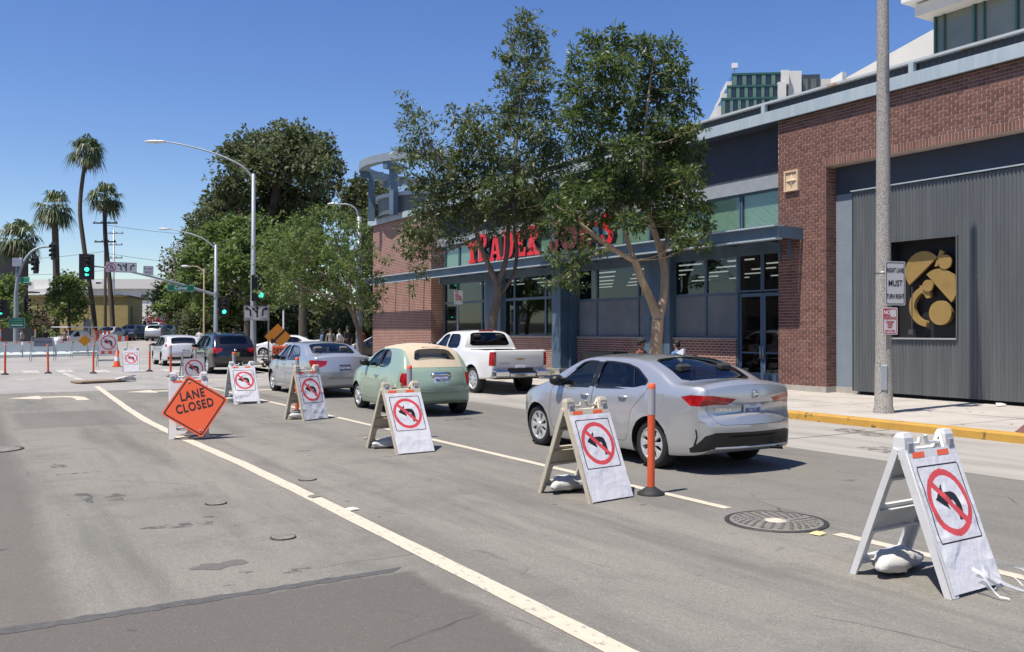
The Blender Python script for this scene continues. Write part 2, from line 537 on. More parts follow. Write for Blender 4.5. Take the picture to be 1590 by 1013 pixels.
# lane lines
def stripe(name, pts, w, z, m, amp=.012, seed=1):
	r = random.Random(seed); L, Rr = [], []
	dense = []
	for (a, b) in zip(pts[:-1], pts[1:]):
		k = max(2, int(math.dist(a, b) / .35))
		dense += [(lerp(a[0], b[0], i / k), lerp(a[1], b[1], i / k)) for i in range(k)]
	dense.append(pts[-1])
	for i, p in enumerate(dense):
		a = dense[max(0, i - 1)]; b = dense[min(len(dense) - 1, i + 1)]
		dx, dy = b[0] - a[0], b[1] - a[1]; d = math.hypot(dx, dy) or 1
		nx, ny = -dy / d, dx / d
		j1, j2 = (r.random() - .5) * amp, (r.random() - .5) * amp
		L.append((p[0] + nx * (w / 2 + j1), p[1] + ny * (w / 2 + j1))); Rr.append((p[0] - nx * (w / 2 + j2), p[1] - ny * (w / 2 + j2)))
	b = MB()
	n = len(dense)
	b.add([(x, y, z) for x, y in L + Rr], [(i, n + i, n + i + 1, i + 1) for i in range(n - 1)])
	return struct(b.build(name, m))
stripe('solid_lane_line', [(3.08, -4), (3.09, 4), (3.12, 9), (3.11, 12), (3.0, 15.5), (2.96, 18.7), (3.05, 22), (3.25, 27), (3.42, 31.3)], .165, .004, M_LINE, seed=2)
stripe('solid_lane_line', [(6.5, -4), (6.49, 5.3)], .12, .004, M_LINE, seed=3)
stripe('solid_lane_line', [(6.49, 6.62), (6.46, 12), (6.40, 20), (6.36, 24), (6.36, 30)], .12, .004, M_LINE, seed=4)
for i, (x, y0, y1) in enumerate(((2.2, 42.6, 45.4), (3.5, 42.3, 45.0), (4.8, 41.6, 44.2), (6.2, 41.2, 43.9), (7.6, 40.6, 43.4), (9.0, 40.2, 43.0), (10.4, 39.8, 42.6), (.9, 42.9, 45.8), (-.4, 43.2, 46))):
	struct(sheet('crosswalk_bar', rag((x - .32, y0), (x - .30, y1), 6, .05, i) + rag((x + .34, y1 - .2), (x + .3, y0 - .2), 6, .05, i + 50), .003, M_LINE_WORN))
for i, (x0, x1, y) in enumerate(((6.6, 9.2, 33.2), (7.2, 9.4, 26.9), (-1.5, 2.6, 37.0), (3.9, 6.2, 36.4), (6.7, 10.4, 37.6))):
	struct(sheet('stop_line', rag((x0, y - .16), (x1, y - .3), 10, .04, i + 7) + rag((x1, y + .08), (x0, y + .2), 10, .04, i + 77), .003, M_LINE_WORN if i > 1 else M_LINE))
struct(sheet('worn_line', [(3.25, 35.5), (3.5, 35.5), (3.4, 41.8), (3.2, 41.8)], .002, M_LINE_WORN))
# turn arrows
def arrow(x, y, flip=1):
	b = MB()
	P = [(1.0, 0), (1.0, .9), (.85, 1.35), (.5, 1.55), (-.2, 1.6), (-.2, 2.0), (-1.1, 1.35), (-.2, .75), (-.2, 1.2), (.35, 1.17), (.6, 1.0), (.66, .7), (.66, 0)]
	b.poly([(x + p[0] * .85 * flip, y + p[1] * 1.15, .004) for p in P[::flip]])
	return struct(b.build('turn_arrow_marking', M_LINE))
arrow(1.75, 25.3)
arrow(4.75, 26.3)

# kerbs and sidewalk
def kerb_seg(y0, y1, m, name='kerb', x0=14.12, x1=14.30):
	b = MB()
	P = [(x0, -.05), (x0 + .012, .12), (x0 + .04, .148), (x1, .154), (x1, -.05)]
	n = max(1, int((y1 - y0) / 2.4)); rings = []
	b.loft([[(p[0], lerp(y0, y1, i / n), p[1]) for p in P] for i in range(n + 1)], True, True)
	return struct(b.build(name, m, fix=True))
kerb_seg(-40, 14.3, M_YELLOW, 'yellow_kerb')
kerb_seg(14.304, 33.5, M_KERB)
walk = struct(sheet('sidewalk', [(14.30, -40), (20.5, -40), (20.5, 47.5), (40, 47.5), (40, 52), (14.5, 52), (14.3, 34)], .15, M_WALK))
# bulb-out corner
corner = [(14.3, 33.5), (12.4, 34.4), (11.2, 35.8), (10.75, 37.6), (10.75, 44.5), (11.3, 46.8), (12.6, 48.4), (14.6, 49.0), (14.6, 52), (14.32, 52), (14.32, 34)]
b = MB(); b.prism(corner, 2, -.05, .146); struct(b.build('corner_sidewalk', M_WALK, fix=True))
b = MB()
cp = corner[:8]
b.loft([[(x, y, -.05), (x, y, .15), (x + .0, y, .152), (lerp(x, 15, .05), lerp(y, 42, .03), .152), (lerp(x, 15, .05), lerp(y, 42, .03), -.05)] for x, y in cp], True, True)
struct(b.build('kerb', M_KERB, fix=True))
for y in (-1.4, 2.2, 5.9, 9.4, 13.2, 16.7, 20.3, 24, 27.7, 31.4, 35, 38.6, 42.2, 45.8):
	sheet('joint', [(14.34, y), (19, y), (19, y + .014), (14.34, y + .014)], .1545, jm, walk)
sheet('joint', [(16.6, -10), (16.62, -10), (16.62, 46), (16.6, 46)], .1548, jm, walk)
struct(sheet('red_paved_band', rag((14.34, 8.25), (17.6, 9.7), 8, .03, 3) + [(17.6, 9.0), (14.34, 7.3)], .156, M_REDMAT))
# far pavements and kerbs across the junction
M_FARWALK = M_WALK
b = MB(); b.prism([(13.8, 58.5), (60, 50), (60, 62), (20, 64), (17, 120), (14.6, 120), (13.4, 62)], 2, -.05, .15); struct(b.build('far_sidewalk', M_FARWALK, fix=True))
b = MB(); b.prism([(-20, 80), (5.2, 77), (7.4, 79), (10.2, 84), (14, 130), (11, 130), (6, 90), (-20, 92)], 2, -.05, .15); struct(b.build('far_sidewalk', M_FARWALK, fix=True))

# utility covers and raised reflectors
M_IRON = mat('cast_iron', (0.17, 0.158, 0.14), .7, .2, col2=(0.27, 0.25, 0.215), scale=9, bump=.4, bump_scale=60)
M_IRON2 = mat('cast_iron_dark', (0.035, 0.034, 0.035), .6, .3, col2=(0.08, 0.078, 0.075), scale=14)
def cover(x, y, r, label, name='manhole_cover', fancy=True):
	t = thing(name, label, 'manhole cover', (x, y, 0.0))
	b = MB(); b.lathe([(r * 1.09, .002), (r * 1.09, .011), (r, .012), (r, .006), (0.001, .006)], 40)
	b.build('rim_ring', [M_IRON2], t)
	b = MB(); b.lathe([(r * .985, .006), (r * .985, .013), (r * .93, .014), (0.001, .014)], 40); b.build('lid', [M_IRON], t)
	if fancy:
		b = MB(); b.m = 0
		rr = random.Random(int(x * 100))
		k = 0
		for ri in range(4, 12):
			rad = r * ri / 12.5; n = int(ri * 5)
			for j in range(n):
				if (j + ri) % 2 == 0:
					a = 2 * PI * j / n
					b.cbox((0, 0, 0), (.024, .024, .008), Matrix.Translation((rad * math.cos(a), rad * math.sin(a), .017)) @ Matrix.Rotation(a, 4, 'Z'))
		b.build('tread_studs', [mat('iron_worn', (0.22, 0.205, 0.185), .55, .35)], t)['kind'] = 'stuff'
		b = MB(); b.lathe([(r * .24, .014), (r * .24, .017), (r * .13, .0175), (r * .12, .0155), (0.001, .0155)], 28); b.build('boss', [M_LINE], t)
		b = MB()
		for j in range(18):
			a = 2 * PI * j / 18 + .1
			b.lathe([(.014, .0145), (.001, .0148)], 8, Matrix.Translation((r * .86 * math.cos(a), r * .86 * math.sin(a), 0)))
		b.build('vent_holes', [M_IRON2], t)['kind'] = 'stuff'
	return t
ragged_alpha(M_TAR, 6, .30, .42, .95)
cover(6.42, 5.93, .43, 'large round cast iron manhole cover on the white lane line')
cover(.30, 15.45, .36, 'dark round manhole cover at the left edge of the road', fancy=False)
cover(2.16, 9.51, .10, 'small dark round valve cover in the closed lane, farther of two left of the line', 'valve_cover', False)
cover(2.30, 7.65, .10, 'small round valve cover in the closed lane nearest the tar seam', 'valve_cover', False)
cover(3.44, 10.47, .10, 'small valve cover just right of the wide white line', 'valve_cover', False)
M_REFL = mat('reflector_ceramic', (0.72, 0.68, 0.56), .35, coat=.3)
M_REFLY = mat('reflector_yellow', (0.75, 0.66, 0.30), .35, coat=.3)
for x, y, lab, m in ((3.24, 8.47, 'white raised reflector beside the wide white line', M_REFL), (3.14, 9.33, 'worn dark raised reflector on the wide white line', M_IRON), (6.33, 5.37, 'yellow raised reflector beside the big manhole cover', M_REFLY)):
	b = MB(); b.loft([[(sx * w, sy * d, z) for sx, sy in ((-1, -1), (1, -1), (1, 1), (-1, 1))] for w, d, z in ((.055, .05, .004), (.052, .047, .012), (.03, .03, .022))])
	o = b.build('road_reflector', m, fix=True, loc=(x, y, 0.004), rot=(0, 0, R(12))); tag(o, lab, 'reflector')

# ------------------------------------------------------------------ the brick store
WX = 19.15          # brick face
GX = 19.55          # glass plane
M_BLUE = mat('blue_steel', (0.085, 0.14, 0.20), .5, col2=(0.07, 0.118, 0.17), scale=2.0, col3=(0.115, 0.17, 0.23), scale3=.9)
M_FASCIA = mat('pale_blue_fascia', (0.36, 0.43, 0.475), .6, col2=(0.31, 0.38, 0.425), scale=3, stretch=(1, 4, .5), col3=(0.40, 0.455, 0.49), scale3=1.2)
M_RUST = mat('rusted_rail', (0.42, 0.45, 0.47), .7, col2=(0.33, 0.17, 0.08), scale=1.3, lo=.56, hi=.64, stretch=(1, .5, 1))
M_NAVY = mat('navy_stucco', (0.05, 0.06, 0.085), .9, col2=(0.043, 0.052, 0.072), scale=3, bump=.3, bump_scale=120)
M_BLUEWALL = mat('blue_grey_wall', (0.21, 0.255, 0.305), .85, col2=(0.185, 0.225, 0.27), scale=2.2, bump=.2, bump_scale=90)
M_GREYBAND = mat('grey_band', (0.29, 0.31, 0.335), .85, col2=(0.25, 0.27, 0.295), scale=5)
M_CORR = mat('corrugated_grey', (0.115, 0.125, 0.128), .5, .25, col2=(0.10, 0.109, 0.112), scale=3, stretch=(1, 6, .4), col3=(0.14, 0.15, 0.152), scale3=.8)
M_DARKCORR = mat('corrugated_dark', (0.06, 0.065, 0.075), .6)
M_MORTAR = mat('mortar', (0.50, 0.37, 0.315), .95, col2=(0.42, 0.31, 0.26), scale=8)
M_WINDARK = None
def glass_mat(name, tint, rough=.03, mixf=.55):
	m = bpy.data.materials.new(name); m.use_nodes = True
	n, l = m.node_tree.nodes, m.node_tree.links
	n.remove(n['Principled BSDF'])
	out = n['Material Output']
	tr = n.new('ShaderNodeBsdfTransparent'); tr.inputs[0].default_value = (*tint, 1)
	gl = n.new('ShaderNodeBsdfGlossy'); gl.inputs['Roughness'].default_value = rough; gl.inputs['Color'].default_value = (.9, .95, 1, 1)
	lw = n.new('ShaderNodeLayerWeight'); lw.inputs[0].default_value = .5
	pw_ = n.new('ShaderNodeMath'); pw_.operation = 'POWER'; pw_.inputs[1].default_value = 5; l.new(lw.outputs['Facing'], pw_.inputs[0])
	fr = n.new('ShaderNodeMath'); fr.operation = 'MULTIPLY_ADD'; fr.inputs[1].default_value = .92; fr.inputs[2].default_value = .06; l.new(pw_.outputs[0], fr.inputs[0])
	mx = n.new('ShaderNodeMixShader')
	l.new(fr.outputs[0], mx.inputs[0]); l.new(tr.outputs[0], mx.inputs[1]); l.new(gl.outputs[0], mx.inputs[2]); l.new(mx.outputs[0], out.inputs[0])
	MATS[name] = m
	return m
G_STORE = glass_mat('store_glass', (.52, .56, .56))
G_CLEAR = glass_mat('clear_glass', (.86, .93, .88))

def brick_mat():
	m = bpy.data.materials.new('brick_face'); m.use_nodes = True
	n, l = m.node_tree.nodes, m.node_tree.links
	p = n['Principled BSDF']; p.inputs['Roughness'].default_value = .9; p.inputs['Specular IOR Level'].default_value = .2
	g = n.new('ShaderNodeNewGeometry')
	oi = n.new('ShaderNodeObjectInfo')
	ad = n.new('ShaderNodeMath'); ad.operation = 'ADD'; l.new(g.outputs['Random Per Island'], ad.inputs[0]); l.new(oi.outputs['Random'], ad.inputs[1])
	fr = n.new('ShaderNodeMath'); fr.operation = 'FRACT'; l.new(ad.outputs[0], fr.inputs[0])
	cr = n.new('ShaderNodeValToRGB')
	e = cr.color_ramp.elements
	e[0].position = 0; e[0].color = (0.14, 0.070, 0.056, 1); e[1].position = 1; e[1].color = (0.24, 0.126, 0.10, 1)
	for pos, c in ((.3, (0.175, 0.088, 0.071, 1)), (.75, (0.20, 0.103, 0.083, 1))):
		x = e.new(pos); x.color = c
	l.new(fr.outputs[0], cr.inputs[0])
	tc = n.new('ShaderNodeTexCoord'); nz = n.new('ShaderNodeTexNoise'); nz.inputs['Scale'].default_value = 25
	l.new(tc.outputs['Object'], nz.inputs['Vector'])
	mx = n.new('ShaderNodeMix'); mx.data_type = 'RGBA'; mx.blend_type = 'MULTIPLY'; mx.inputs[0].default_value = .5
	l.new(cr.outputs[0], mx.inputs[6]); l.new(nz.outputs['Fac'], mx.inputs[7])
	hs = n.new('ShaderNodeHueSaturation'); hs.inputs['Value'].default_value = 1.28; l.new(mx.outputs[2], hs.inputs['Color'])
	l.new(hs.outputs[0], p.inputs['Base Color'])
	b = n.new('ShaderNodeBump'); b.inputs['Strength'].default_value = .35; b.inputs['Distance'].default_value = .004; l.new(nz.outputs['Fac'], b.inputs['Height']); l.new(b.outputs[0], p.inputs['Normal'])
	MATS['brick_face'] = m
	return m
M_BRICK = brick_mat()

def brick_wall_mat(name, axis):
	"""procedural brick for walls too far to pick bricks apart; axis: which way the face looks"""
	m = bpy.data.materials.new(name); m.use_nodes = True
	n, l = m.node_tree.nodes, m.node_tree.links
	p = n['Principled BSDF']; p.inputs['Roughness'].default_value = .9; p.inputs['Specular IOR Level'].default_value = .2
	tc = n.new('ShaderNodeTexCoord'); sx = n.new('ShaderNodeSeparateXYZ'); cb = n.new('ShaderNodeCombineXYZ')
	l.new(tc.outputs['Object'], sx.inputs[0]); l.new(sx.outputs[1 if axis == 'x' else 0], cb.inputs[0]); l.new(sx.outputs[2], cb.inputs[1])
	bt = n.new('ShaderNodeTexBrick')
	bt.inputs['Color1'].default_value = (0.17, 0.083, 0.068, 1); bt.inputs['Color2'].default_value = (0.22, 0.108, 0.088, 1); bt.inputs['Mortar'].default_value = (0.50, 0.35, 0.295, 1)
	bt.inputs['Scale'].default_value = 1; bt.inputs['Brick Width'].default_value = .21; bt.inputs['Row Height'].default_value = .082; bt.inputs['Mortar Size'].default_value = .011
	l.new(cb.outputs[0], bt.inputs['Vector'])
	nz = n.new('ShaderNodeTexNoise'); nz.inputs['Scale'].default_value = 2; l.new(tc.outputs['Object'], nz.inputs['Vector'])
	mx = n.new('ShaderNodeMix'); mx.data_type = 'RGBA'; mx.blend_type = 'MULTIPLY'; mx.inputs[0].default_value = .35
	l.new(bt.outputs['Color'], mx.inputs[6]); l.new(nz.outputs['Fac'], mx.inputs[7])
	hs = n.new('ShaderNodeHueSaturation'); hs.inputs['Value'].default_value = 1.22; l.new(mx.outputs[2], hs.inputs['Color'])
	l.new(hs.outputs[0], p.inputs['Base Color'])
	b = n.new('ShaderNodeBump'); b.inputs['Strength'].default_value = .6; b.inputs['Distance'].default_value = .006; b.invert = True
	l.new(bt.outputs['Fac'], b.inputs['Height']); l.new(b.outputs[0], p.inputs['Normal'])
	return m
M_BRICKFAR_X = brick_wall_mat('brick_far_x', 'x')
M_BRICKFAR_Y = brick_wall_mat('brick_far_y', 'y')

store = thing('brick_store', 'red brick store with blue steel trim, red letters and a grey corrugated panel', 'building', (0, 0, 0))
def sbox(name, a, b, m, parent=None):
	q = MB(); q.box(a, b); return q.build(name, m, parent or store)

# --- right-hand brick: backing wall (mortar) with an opening, bricks laid proud of it
Y_P0, Y_P1 = 15.98, 17.60        # pier
Z_L, Z_T = 6.06, 7.57            # lintel underside, top of brick
wall_r = sbox('brick_wall', (WX + .004, Y_P0 + .006, .30), (20.6, Y_P1 - .006, Z_T), M_MORTAR)
lint = sbox('lintel_wall', (WX + .004, -2.0, Z_L + .006), (GX + .3, Y_P0 + .004, Z_T), M_MORTAR)
base_m = mat('plinth_concrete', (0.40, 0.37, 0.33), .9, col2=(0.32, 0.30, 0.27), scale=5)
sbox('plinth', (WX - .04, Y_P0 - .04, .13), (20.6, Y_P1 + .03, .30), base_m)
BL, BH, JT = .205, .082, .013
def brick_proto(dx, dy, dz, name):
	q = MB(); c = .003
	x0, x1 = -dx / 2, dx / 2; y0, y1 = -dy / 2, dy / 2; z0, z1 = -dz / 2, dz / 2
	# front (-x) face chamfered, five visible faces
	v = [(x1, y0, z0), (x1, y1, z0), (x1, y1, z1), (x1, y0, z1), (x0, y0 + c, z0 + c), (x0, y1 - c, z0 + c), (x0, y1 - c, z1 - c), (x0, y0 + c, z1 - c)]
	q.add(v, [(4, 7, 6, 5), (0, 4, 5, 1), (1, 5, 6, 2), (2, 6, 7, 3), (3, 7, 4, 0)])
	return q
bricks = []          # (x, y, z, dx, dy, dz, turned)
def lay(face_x, y0, y1, z0, z1, out):
	rows = int(round((z1 - z0) / BH))
	for r in range(rows):
		zc = z0 + (r + .5) * BH
		off = 0 if r % 2 else BL / 2
		y = y0 - off
		while y < y1 - .02:
			a = max(y, y0); b = min(y + BL, y1)
			if b - a > .04:
				out.append((face_x, (a + b) / 2, zc, b - a - JT, BH - JT))
			y += BL
bl = []
lay(WX, Y_P0, Y_P1, .30, 6.286, bl)
up = []
lay(WX, -1.9, Y_P1, 6.286, 7.56, up)
sol = []
y = -1.9
while y < Y_P1:
	if y < Y_P0:
		sol.append((WX, y + BH / 2, 6.06 + .112, BH - JT, .212 - JT))
	y += BH
pier = bl
allb = up + sol + pier
# which show largest: nearest to the street end that is in view
def vis(bk):
	return not (11.35 < bk[1]) and bk[1] > 10.55
rnd = random.Random(8)
near = sorted([q for q in up + sol if q[1] > 10.55], key=lambda q: q[1])[:300]
near_set = set(id(q) for q in near)
proto_cache = {}
def put_brick(q, parent):
	key = (round(q[3], 3), round(q[4], 3))
	if key not in proto_cache:
		proto_cache[key] = brick_proto(.03, q[3], q[4], 'brick').mesh('brick', M_BRICK)
	return link('brick', proto_cache[key], parent, (q[0] + .009 + rnd.uniform(-.0015, .0015), q[1], q[2]))
for q in near:
	put_brick(q, lint)
rest = MB()
def add_brick(mb, q, M=None):
	p = brick_proto(.03, q[3], q[4], 'b')
	T = Matrix.Translation((q[0] + .009 + rnd.uniform(-.0015, .0015), q[1], q[2]))
	mb.add(p.v, p.f, T if M is None else M @ T)
restl = [q for q in up + sol if id(q) not in near_set]
for q in restl:
	add_brick(rest, q)
o = rest.build('bricks', M_BRICK, lint); o['kind'] = 'stuff'
rest = MB()
for q in pier:
	add_brick(rest, q)
# return of the pier facing the camera side (-y), and soffit course
ret = []
for r in range(int((6.06 - .3) / BH)):
	zc = .30 + (r + .5) * BH; x = WX + (.0 if r % 2 else BL / 2 - BL)
	while x < GX - .02:
		a = max(x, WX); bq = min(x + BL, GX + .02)
		if bq - a > .04:
			p = brick_proto(.03, bq - a - JT, BH - JT, 'b')
			rest.add(p.v, p.f, Matrix.Translation(((a + bq) / 2 + .004, Y_P0 + .009, zc)) @ Matrix.Rotation(R(90), 4, 'Z'))
		x += BL
o = rest.build('bricks', M_BRICK, wall_r); o['kind'] = 'stuff'
# terracotta tile with a star
M_TERRA = mat('cream_tile', (0.66, 0.50, 0.34), .8, col2=(0.58, 0.43, 0.29), scale=9)
q = MB(); q.box((WX - .05, 16.84, 5.56), (WX + .02, 17.32, 6.12))
tile = q.build('relief_tile', M_TERRA, store)
q = MB()
for (a, b_) in (((16.84, 5.56), (17.32, 5.605)), ((16.84, 6.075), (17.32, 6.12)), ((16.84, 5.605), (16.885, 6.075)), ((17.275, 5.605), (17.32, 6.075))):
	q.box((WX - .085, a[0], a[1]), (WX - .052, b_[0], b_[1]))
q.build('tile_frame', M_TERRA, tile)
q = MB(); cy, cz = 17.08, 5.84
star = []
for k in range(8):
	rr = .20 if k % 2 == 0 else .085
	star.append((cy + rr * math.sin(PI * k / 4), cz + rr * math.cos(PI * k / 4)))
v = [(WX - .055, a, b_) for a, b_ in star] + [(WX - .115, cy, cz)]
q.add(v, [(k, (k + 1) % 8, 8) for k in range(8)])
q.build('star_relief', M_TERRA, tile, fix=True)

# --- recessed wall and corrugated panel with the window niche
sbox('recess_wall', (GX, -2, 5.331), (GX + .3, Y_P0, Z_L + .004), M_NAVY)  # navy colour stands in for the lintel's shade on the blue-grey wall
sbox('recess_wall', (GX, 2, 4.0), (GX + .3, Y_P0, 5.33), M_BLUEWALL)
sbox('recess_wall', (GX, 15.2, .30), (GX + .3, Y_P0, 3.997), M_BLUEWALL)
sbox('plinth', (GX - .06, 15.2, .13), (GX + .2, Y_P0 - .042, .30), base_m)
sbox('plinth', (GX - .02, -2, .12), (GX + .2, 15.19, .26), mat('plinth_dark', (0.07, 0.07, 0.075), .9))
NY0, NY1, NZ0, NZ1 = 12.40, 14.16, 1.60, 3.92
def corr_panel(name, x, y0, y1, z0, z1, amp, wl, m, parent):
	n = int((y1 - y0) / wl * 6); vs = []; q = MB(); q.smooth = True
	P = [(x + amp * math.cos(2 * PI * (y0 + (y1 - y0) * i / n) / wl), y0 + (y1 - y0) * i / n) for i in range(n + 1)]
	q.loft([[(p[0], p[1], z0) for p in P], [(p[0], p[1], z1) for p in P]], False, False)
	return q.build(name, m, parent)
CX = 19.25
for (y0, y1, z0, z1) in ((2.0, NY0, .24, 5.28), (NY1, 15.22, .24, 5.30), (NY0, 13.28, NZ1, 5.285), (13.283, NY1, NZ1, 5.29), (NY0, 13.28, .24, NZ0), (13.283, NY1, .245, NZ0)):
	corr_panel('corrugated_sheet', CX, y0, y1, z0, z1, .016, .089, M_CORR, store)
# edge caps, niche lining
sbox('panel_cap', (CX - .06, 2.0, 5.302), (GX, 15.24, 5.33), M_FASCIA)
sbox('panel_edge', (CX - .005, 15.222, .24), (GX, 15.24, 5.30), M_CORR)
sbox('panel_back', (CX + .06, NY1 + .02, .25), (CX + .10, 15.2, 5.28), M_DARKCORR)
M_BLACK = mat('black_board', (0.012, 0.012, 0.013), .6)
niche = sbox('niche_back', (CX + .40, NY0 - .3, NZ0 - .3), (CX + .44, NY1 + .3, NZ1 + .3), M_BLACK)
sbox('niche_lining', (CX + .02, NY0 - .02, NZ0 - .03), (CX + .399, NY0 - .001, NZ1 + .03), M_BLACK, niche)
sbox('niche_lining', (CX + .02, NY1 + .001, NZ0 - .03), (CX + .399, NY1 + .02, NZ1 + .03), M_BLACK, niche)
sbox('niche_lining', (CX + .02, NY0, NZ1 + .001), (CX + .399, NY1, NZ1 + .02), M_BLACK, niche)
M_SILL = mat('niche_sill', (0.33, 0.33, 0.34), .6)
sbox('niche_sill', (CX - .06, NY0 - .02, NZ0 - .035), (CX + .399, NY1 + .02, NZ0 - .002), M_SILL, niche)
for a, b_ in (((CX - .03, NY0 - .03, NZ0), (CX + .01, NY0 - .003, NZ1 + .03)), ((CX - .03, NY1 + .003, NZ0), (CX + .01, NY1 + .03, NZ1 + .03)), ((CX - .03, NY0, NZ1 + .003), (CX + .01, NY1, NZ1 + .03))):
	sbox('niche_frame', a, b_, M_CORR, niche)
# rivets on the sheet
q = MB()
for zz in (1.2, 3.0, 4.2):
	for k in range(40):
		yy = 10.3 + k * .267
		if yy < 12.35:
			q.sphere((CX - .017, yy, zz), .008, 6, 4)
o = q.build('rivets', M_FASCIA, store); o['kind'] = 'stuff'
# gold relief sculpture (a top-level thing in the niche)
M_GOLD = mat('gold_paint', (0.40, 0.265, 0.09), .5, .35, col2=(0.34, 0.22, 0.075), scale=3, bump=.15, bump_scale=30)
sculpt = thing('relief_sculpture', 'abstract gold sculpture of discs and arcs in the black niche', 'sculpture', (CX + .36, 14.05, NZ0 + .08)); sculpt.scale = (1, .92, .92)
# drawing coordinates: u to the right in the picture (towards -y), v up; origin lower left of the niche
def relief(splines, d0, d1, name):
	me = curve_solid(splines, d1 - d0)
	me.materials.clear(); me.materials.append(M_GOLD)
	# u -> -y, v -> z, depth -> -x
	me.transform(Matrix(((0, 0, -1, -(d0 + d1) / 2), (-1, 0, 0, 0), (0, 1, 0, 0), (0, 0, 0, 1))))
	fixn(me)
	return link(name, me, sculpt)
def px2(p):     # zoomed-photo pixel of the niche -> niche metres
	return ((p[0] - 140) / 350 * 1.74, (632 - p[1]) / 512 * 2.28)
def seg(c, r0, r1, a0, a1, n=24):
	o_ = [(c[0] + r0 * math.cos(a0 + (a1 - a0) * i / n), c[1] + r0 * math.sin(a0 + (a1 - a0) * i / n)) for i in range(n + 1)]
	i_ = [(c[0] + r1 * math.cos(a1 + (a0 - a1) * i / n), c[1] + r1 * math.sin(a1 + (a0 - a1) * i / n)) for i in range(n + 1)]
	return o_ + i_
# half disc upper left
c = (.735, 1.635)
relief([[(c[0] + .52 * math.cos(R(40) + PI * i / 24), c[1] + .52 * math.sin(R(40) + PI * i / 24)) for i in range(25)]], .10, .17, 'half_disc')
relief([circle(1.36, 1.84, .185, 32)], .13, .19, 'small_disc')
relief([[(1.06, 1.74), (1.13, 1.74), (1.34, 2.10), (1.21, 2.16)]], .10, .17, 'wedge')
c = (1.175, 1.18)
relief([[(c[0] + .50 * math.cos(R(-47) + PI * i / 24), c[1] + .50 * math.sin(R(-47) + PI * i / 24)) for i in range(25)]], .06, .17, 'half_disc')
relief([circle(.885, 1.256, .15, 28)], .14, .20, 'small_disc')
relief([circle(1.218, .552, .31, 40)], .06, .18, 'large_disc')
relief([seg((.85, .73), .53, .38, R(108), R(266), 30)], .05, .16, 'arc_band')
relief([[(.62, 1.27), (.80, 1.27), (.93, 1.10), (.93, .95), (.82, .93), (.74, 1.05), (.66, 1.10)]], .055, .155, 'hook')
q = MB(); q.box((-.20, -.46, 0.0), (-.1, -.33, .13)); q.box((-.17, -.42, .13), (-.13, -.40, 1.25))
o = q.build('stand', mat('stand_grey', (0.06, 0.06, 0.065), .5), sculpt)

# --- cornice along the whole roof
YF = 47.3
sbox('cornice_fascia', (18.98, -2, 7.55), (19.05, YF, 7.84), M_FASCIA)
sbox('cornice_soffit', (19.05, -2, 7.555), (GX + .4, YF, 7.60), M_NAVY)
sbox('cornice_shelf', (18.985, -2, 7.841), (19.3, YF, 7.86), M_FASCIA)
corr_panel('parapet_sheet', 19.22, -2, 40.0, 7.86, 8.11, .02, .15, M_DARKCORR, store)
sbox('parapet_rail', (19.08, -2, 8.11), (19.34, 40.0, 8.17), M_RUST)
for y in (4.1, 8.7, 13.35, 18.0, 22.7, 27.3, 31.9, 36.6):
	sbox('parapet_post', (19.05, y, 7.86), (19.17, y + .13, 8.11), M_FASCIA)
sbox('roof', (19.3, -2, 7.82), (40, 47.0, 7.88), mat('roof_white', (0.5, 0.5, 0.48), .9))

# --- shaded glazed front
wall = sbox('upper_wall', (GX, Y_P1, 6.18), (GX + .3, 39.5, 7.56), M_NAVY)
sbox('grey_sill_band', (GX - .10, Y_P1, 5.80), (GX + .3, 39.5, 6.178), M_GREYBAND)
# interior: floor, back wall, ceiling with strip lights
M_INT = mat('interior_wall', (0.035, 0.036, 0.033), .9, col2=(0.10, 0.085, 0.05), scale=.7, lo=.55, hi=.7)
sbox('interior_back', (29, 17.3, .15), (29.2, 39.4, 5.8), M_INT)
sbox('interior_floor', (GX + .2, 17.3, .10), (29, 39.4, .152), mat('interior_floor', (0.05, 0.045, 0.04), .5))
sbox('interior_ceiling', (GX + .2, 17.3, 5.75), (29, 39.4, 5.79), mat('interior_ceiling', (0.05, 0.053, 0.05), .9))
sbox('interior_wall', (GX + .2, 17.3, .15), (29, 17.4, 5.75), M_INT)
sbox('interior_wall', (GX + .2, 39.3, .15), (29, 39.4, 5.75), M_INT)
M_TUBE = mat('strip_light', (0.8, 0.8, 0.75), .5, emit=(1.0, 0.97, 0.86), emit_s=.9)
for ix in range(5):
	for iy in range(9):
		x = 20.9 + ix * 1.75; yy = 18.4 + iy * 2.35
		q = MB(); q.box((-.04, -.55, 0), (.04, .55, .04)); o = q.build('ceiling_light', M_TUBE, store, loc=(x, yy, 3.98))
# shelves inside
rnd = random.Random(3)
for i in range(7):
	y = 20 + i * 2.7
	q = MB(); q.box((22, y, .152), (27, y + .9, 1.5 + .5 * rnd.random())); q.build('shelf_unit', mat('shelf_%d' % (i % 3), ((0.12, 0.07, 0.03), (0.05, 0.06, 0.045), (0.09, 0.05, 0.03))[i % 3], .8), store)

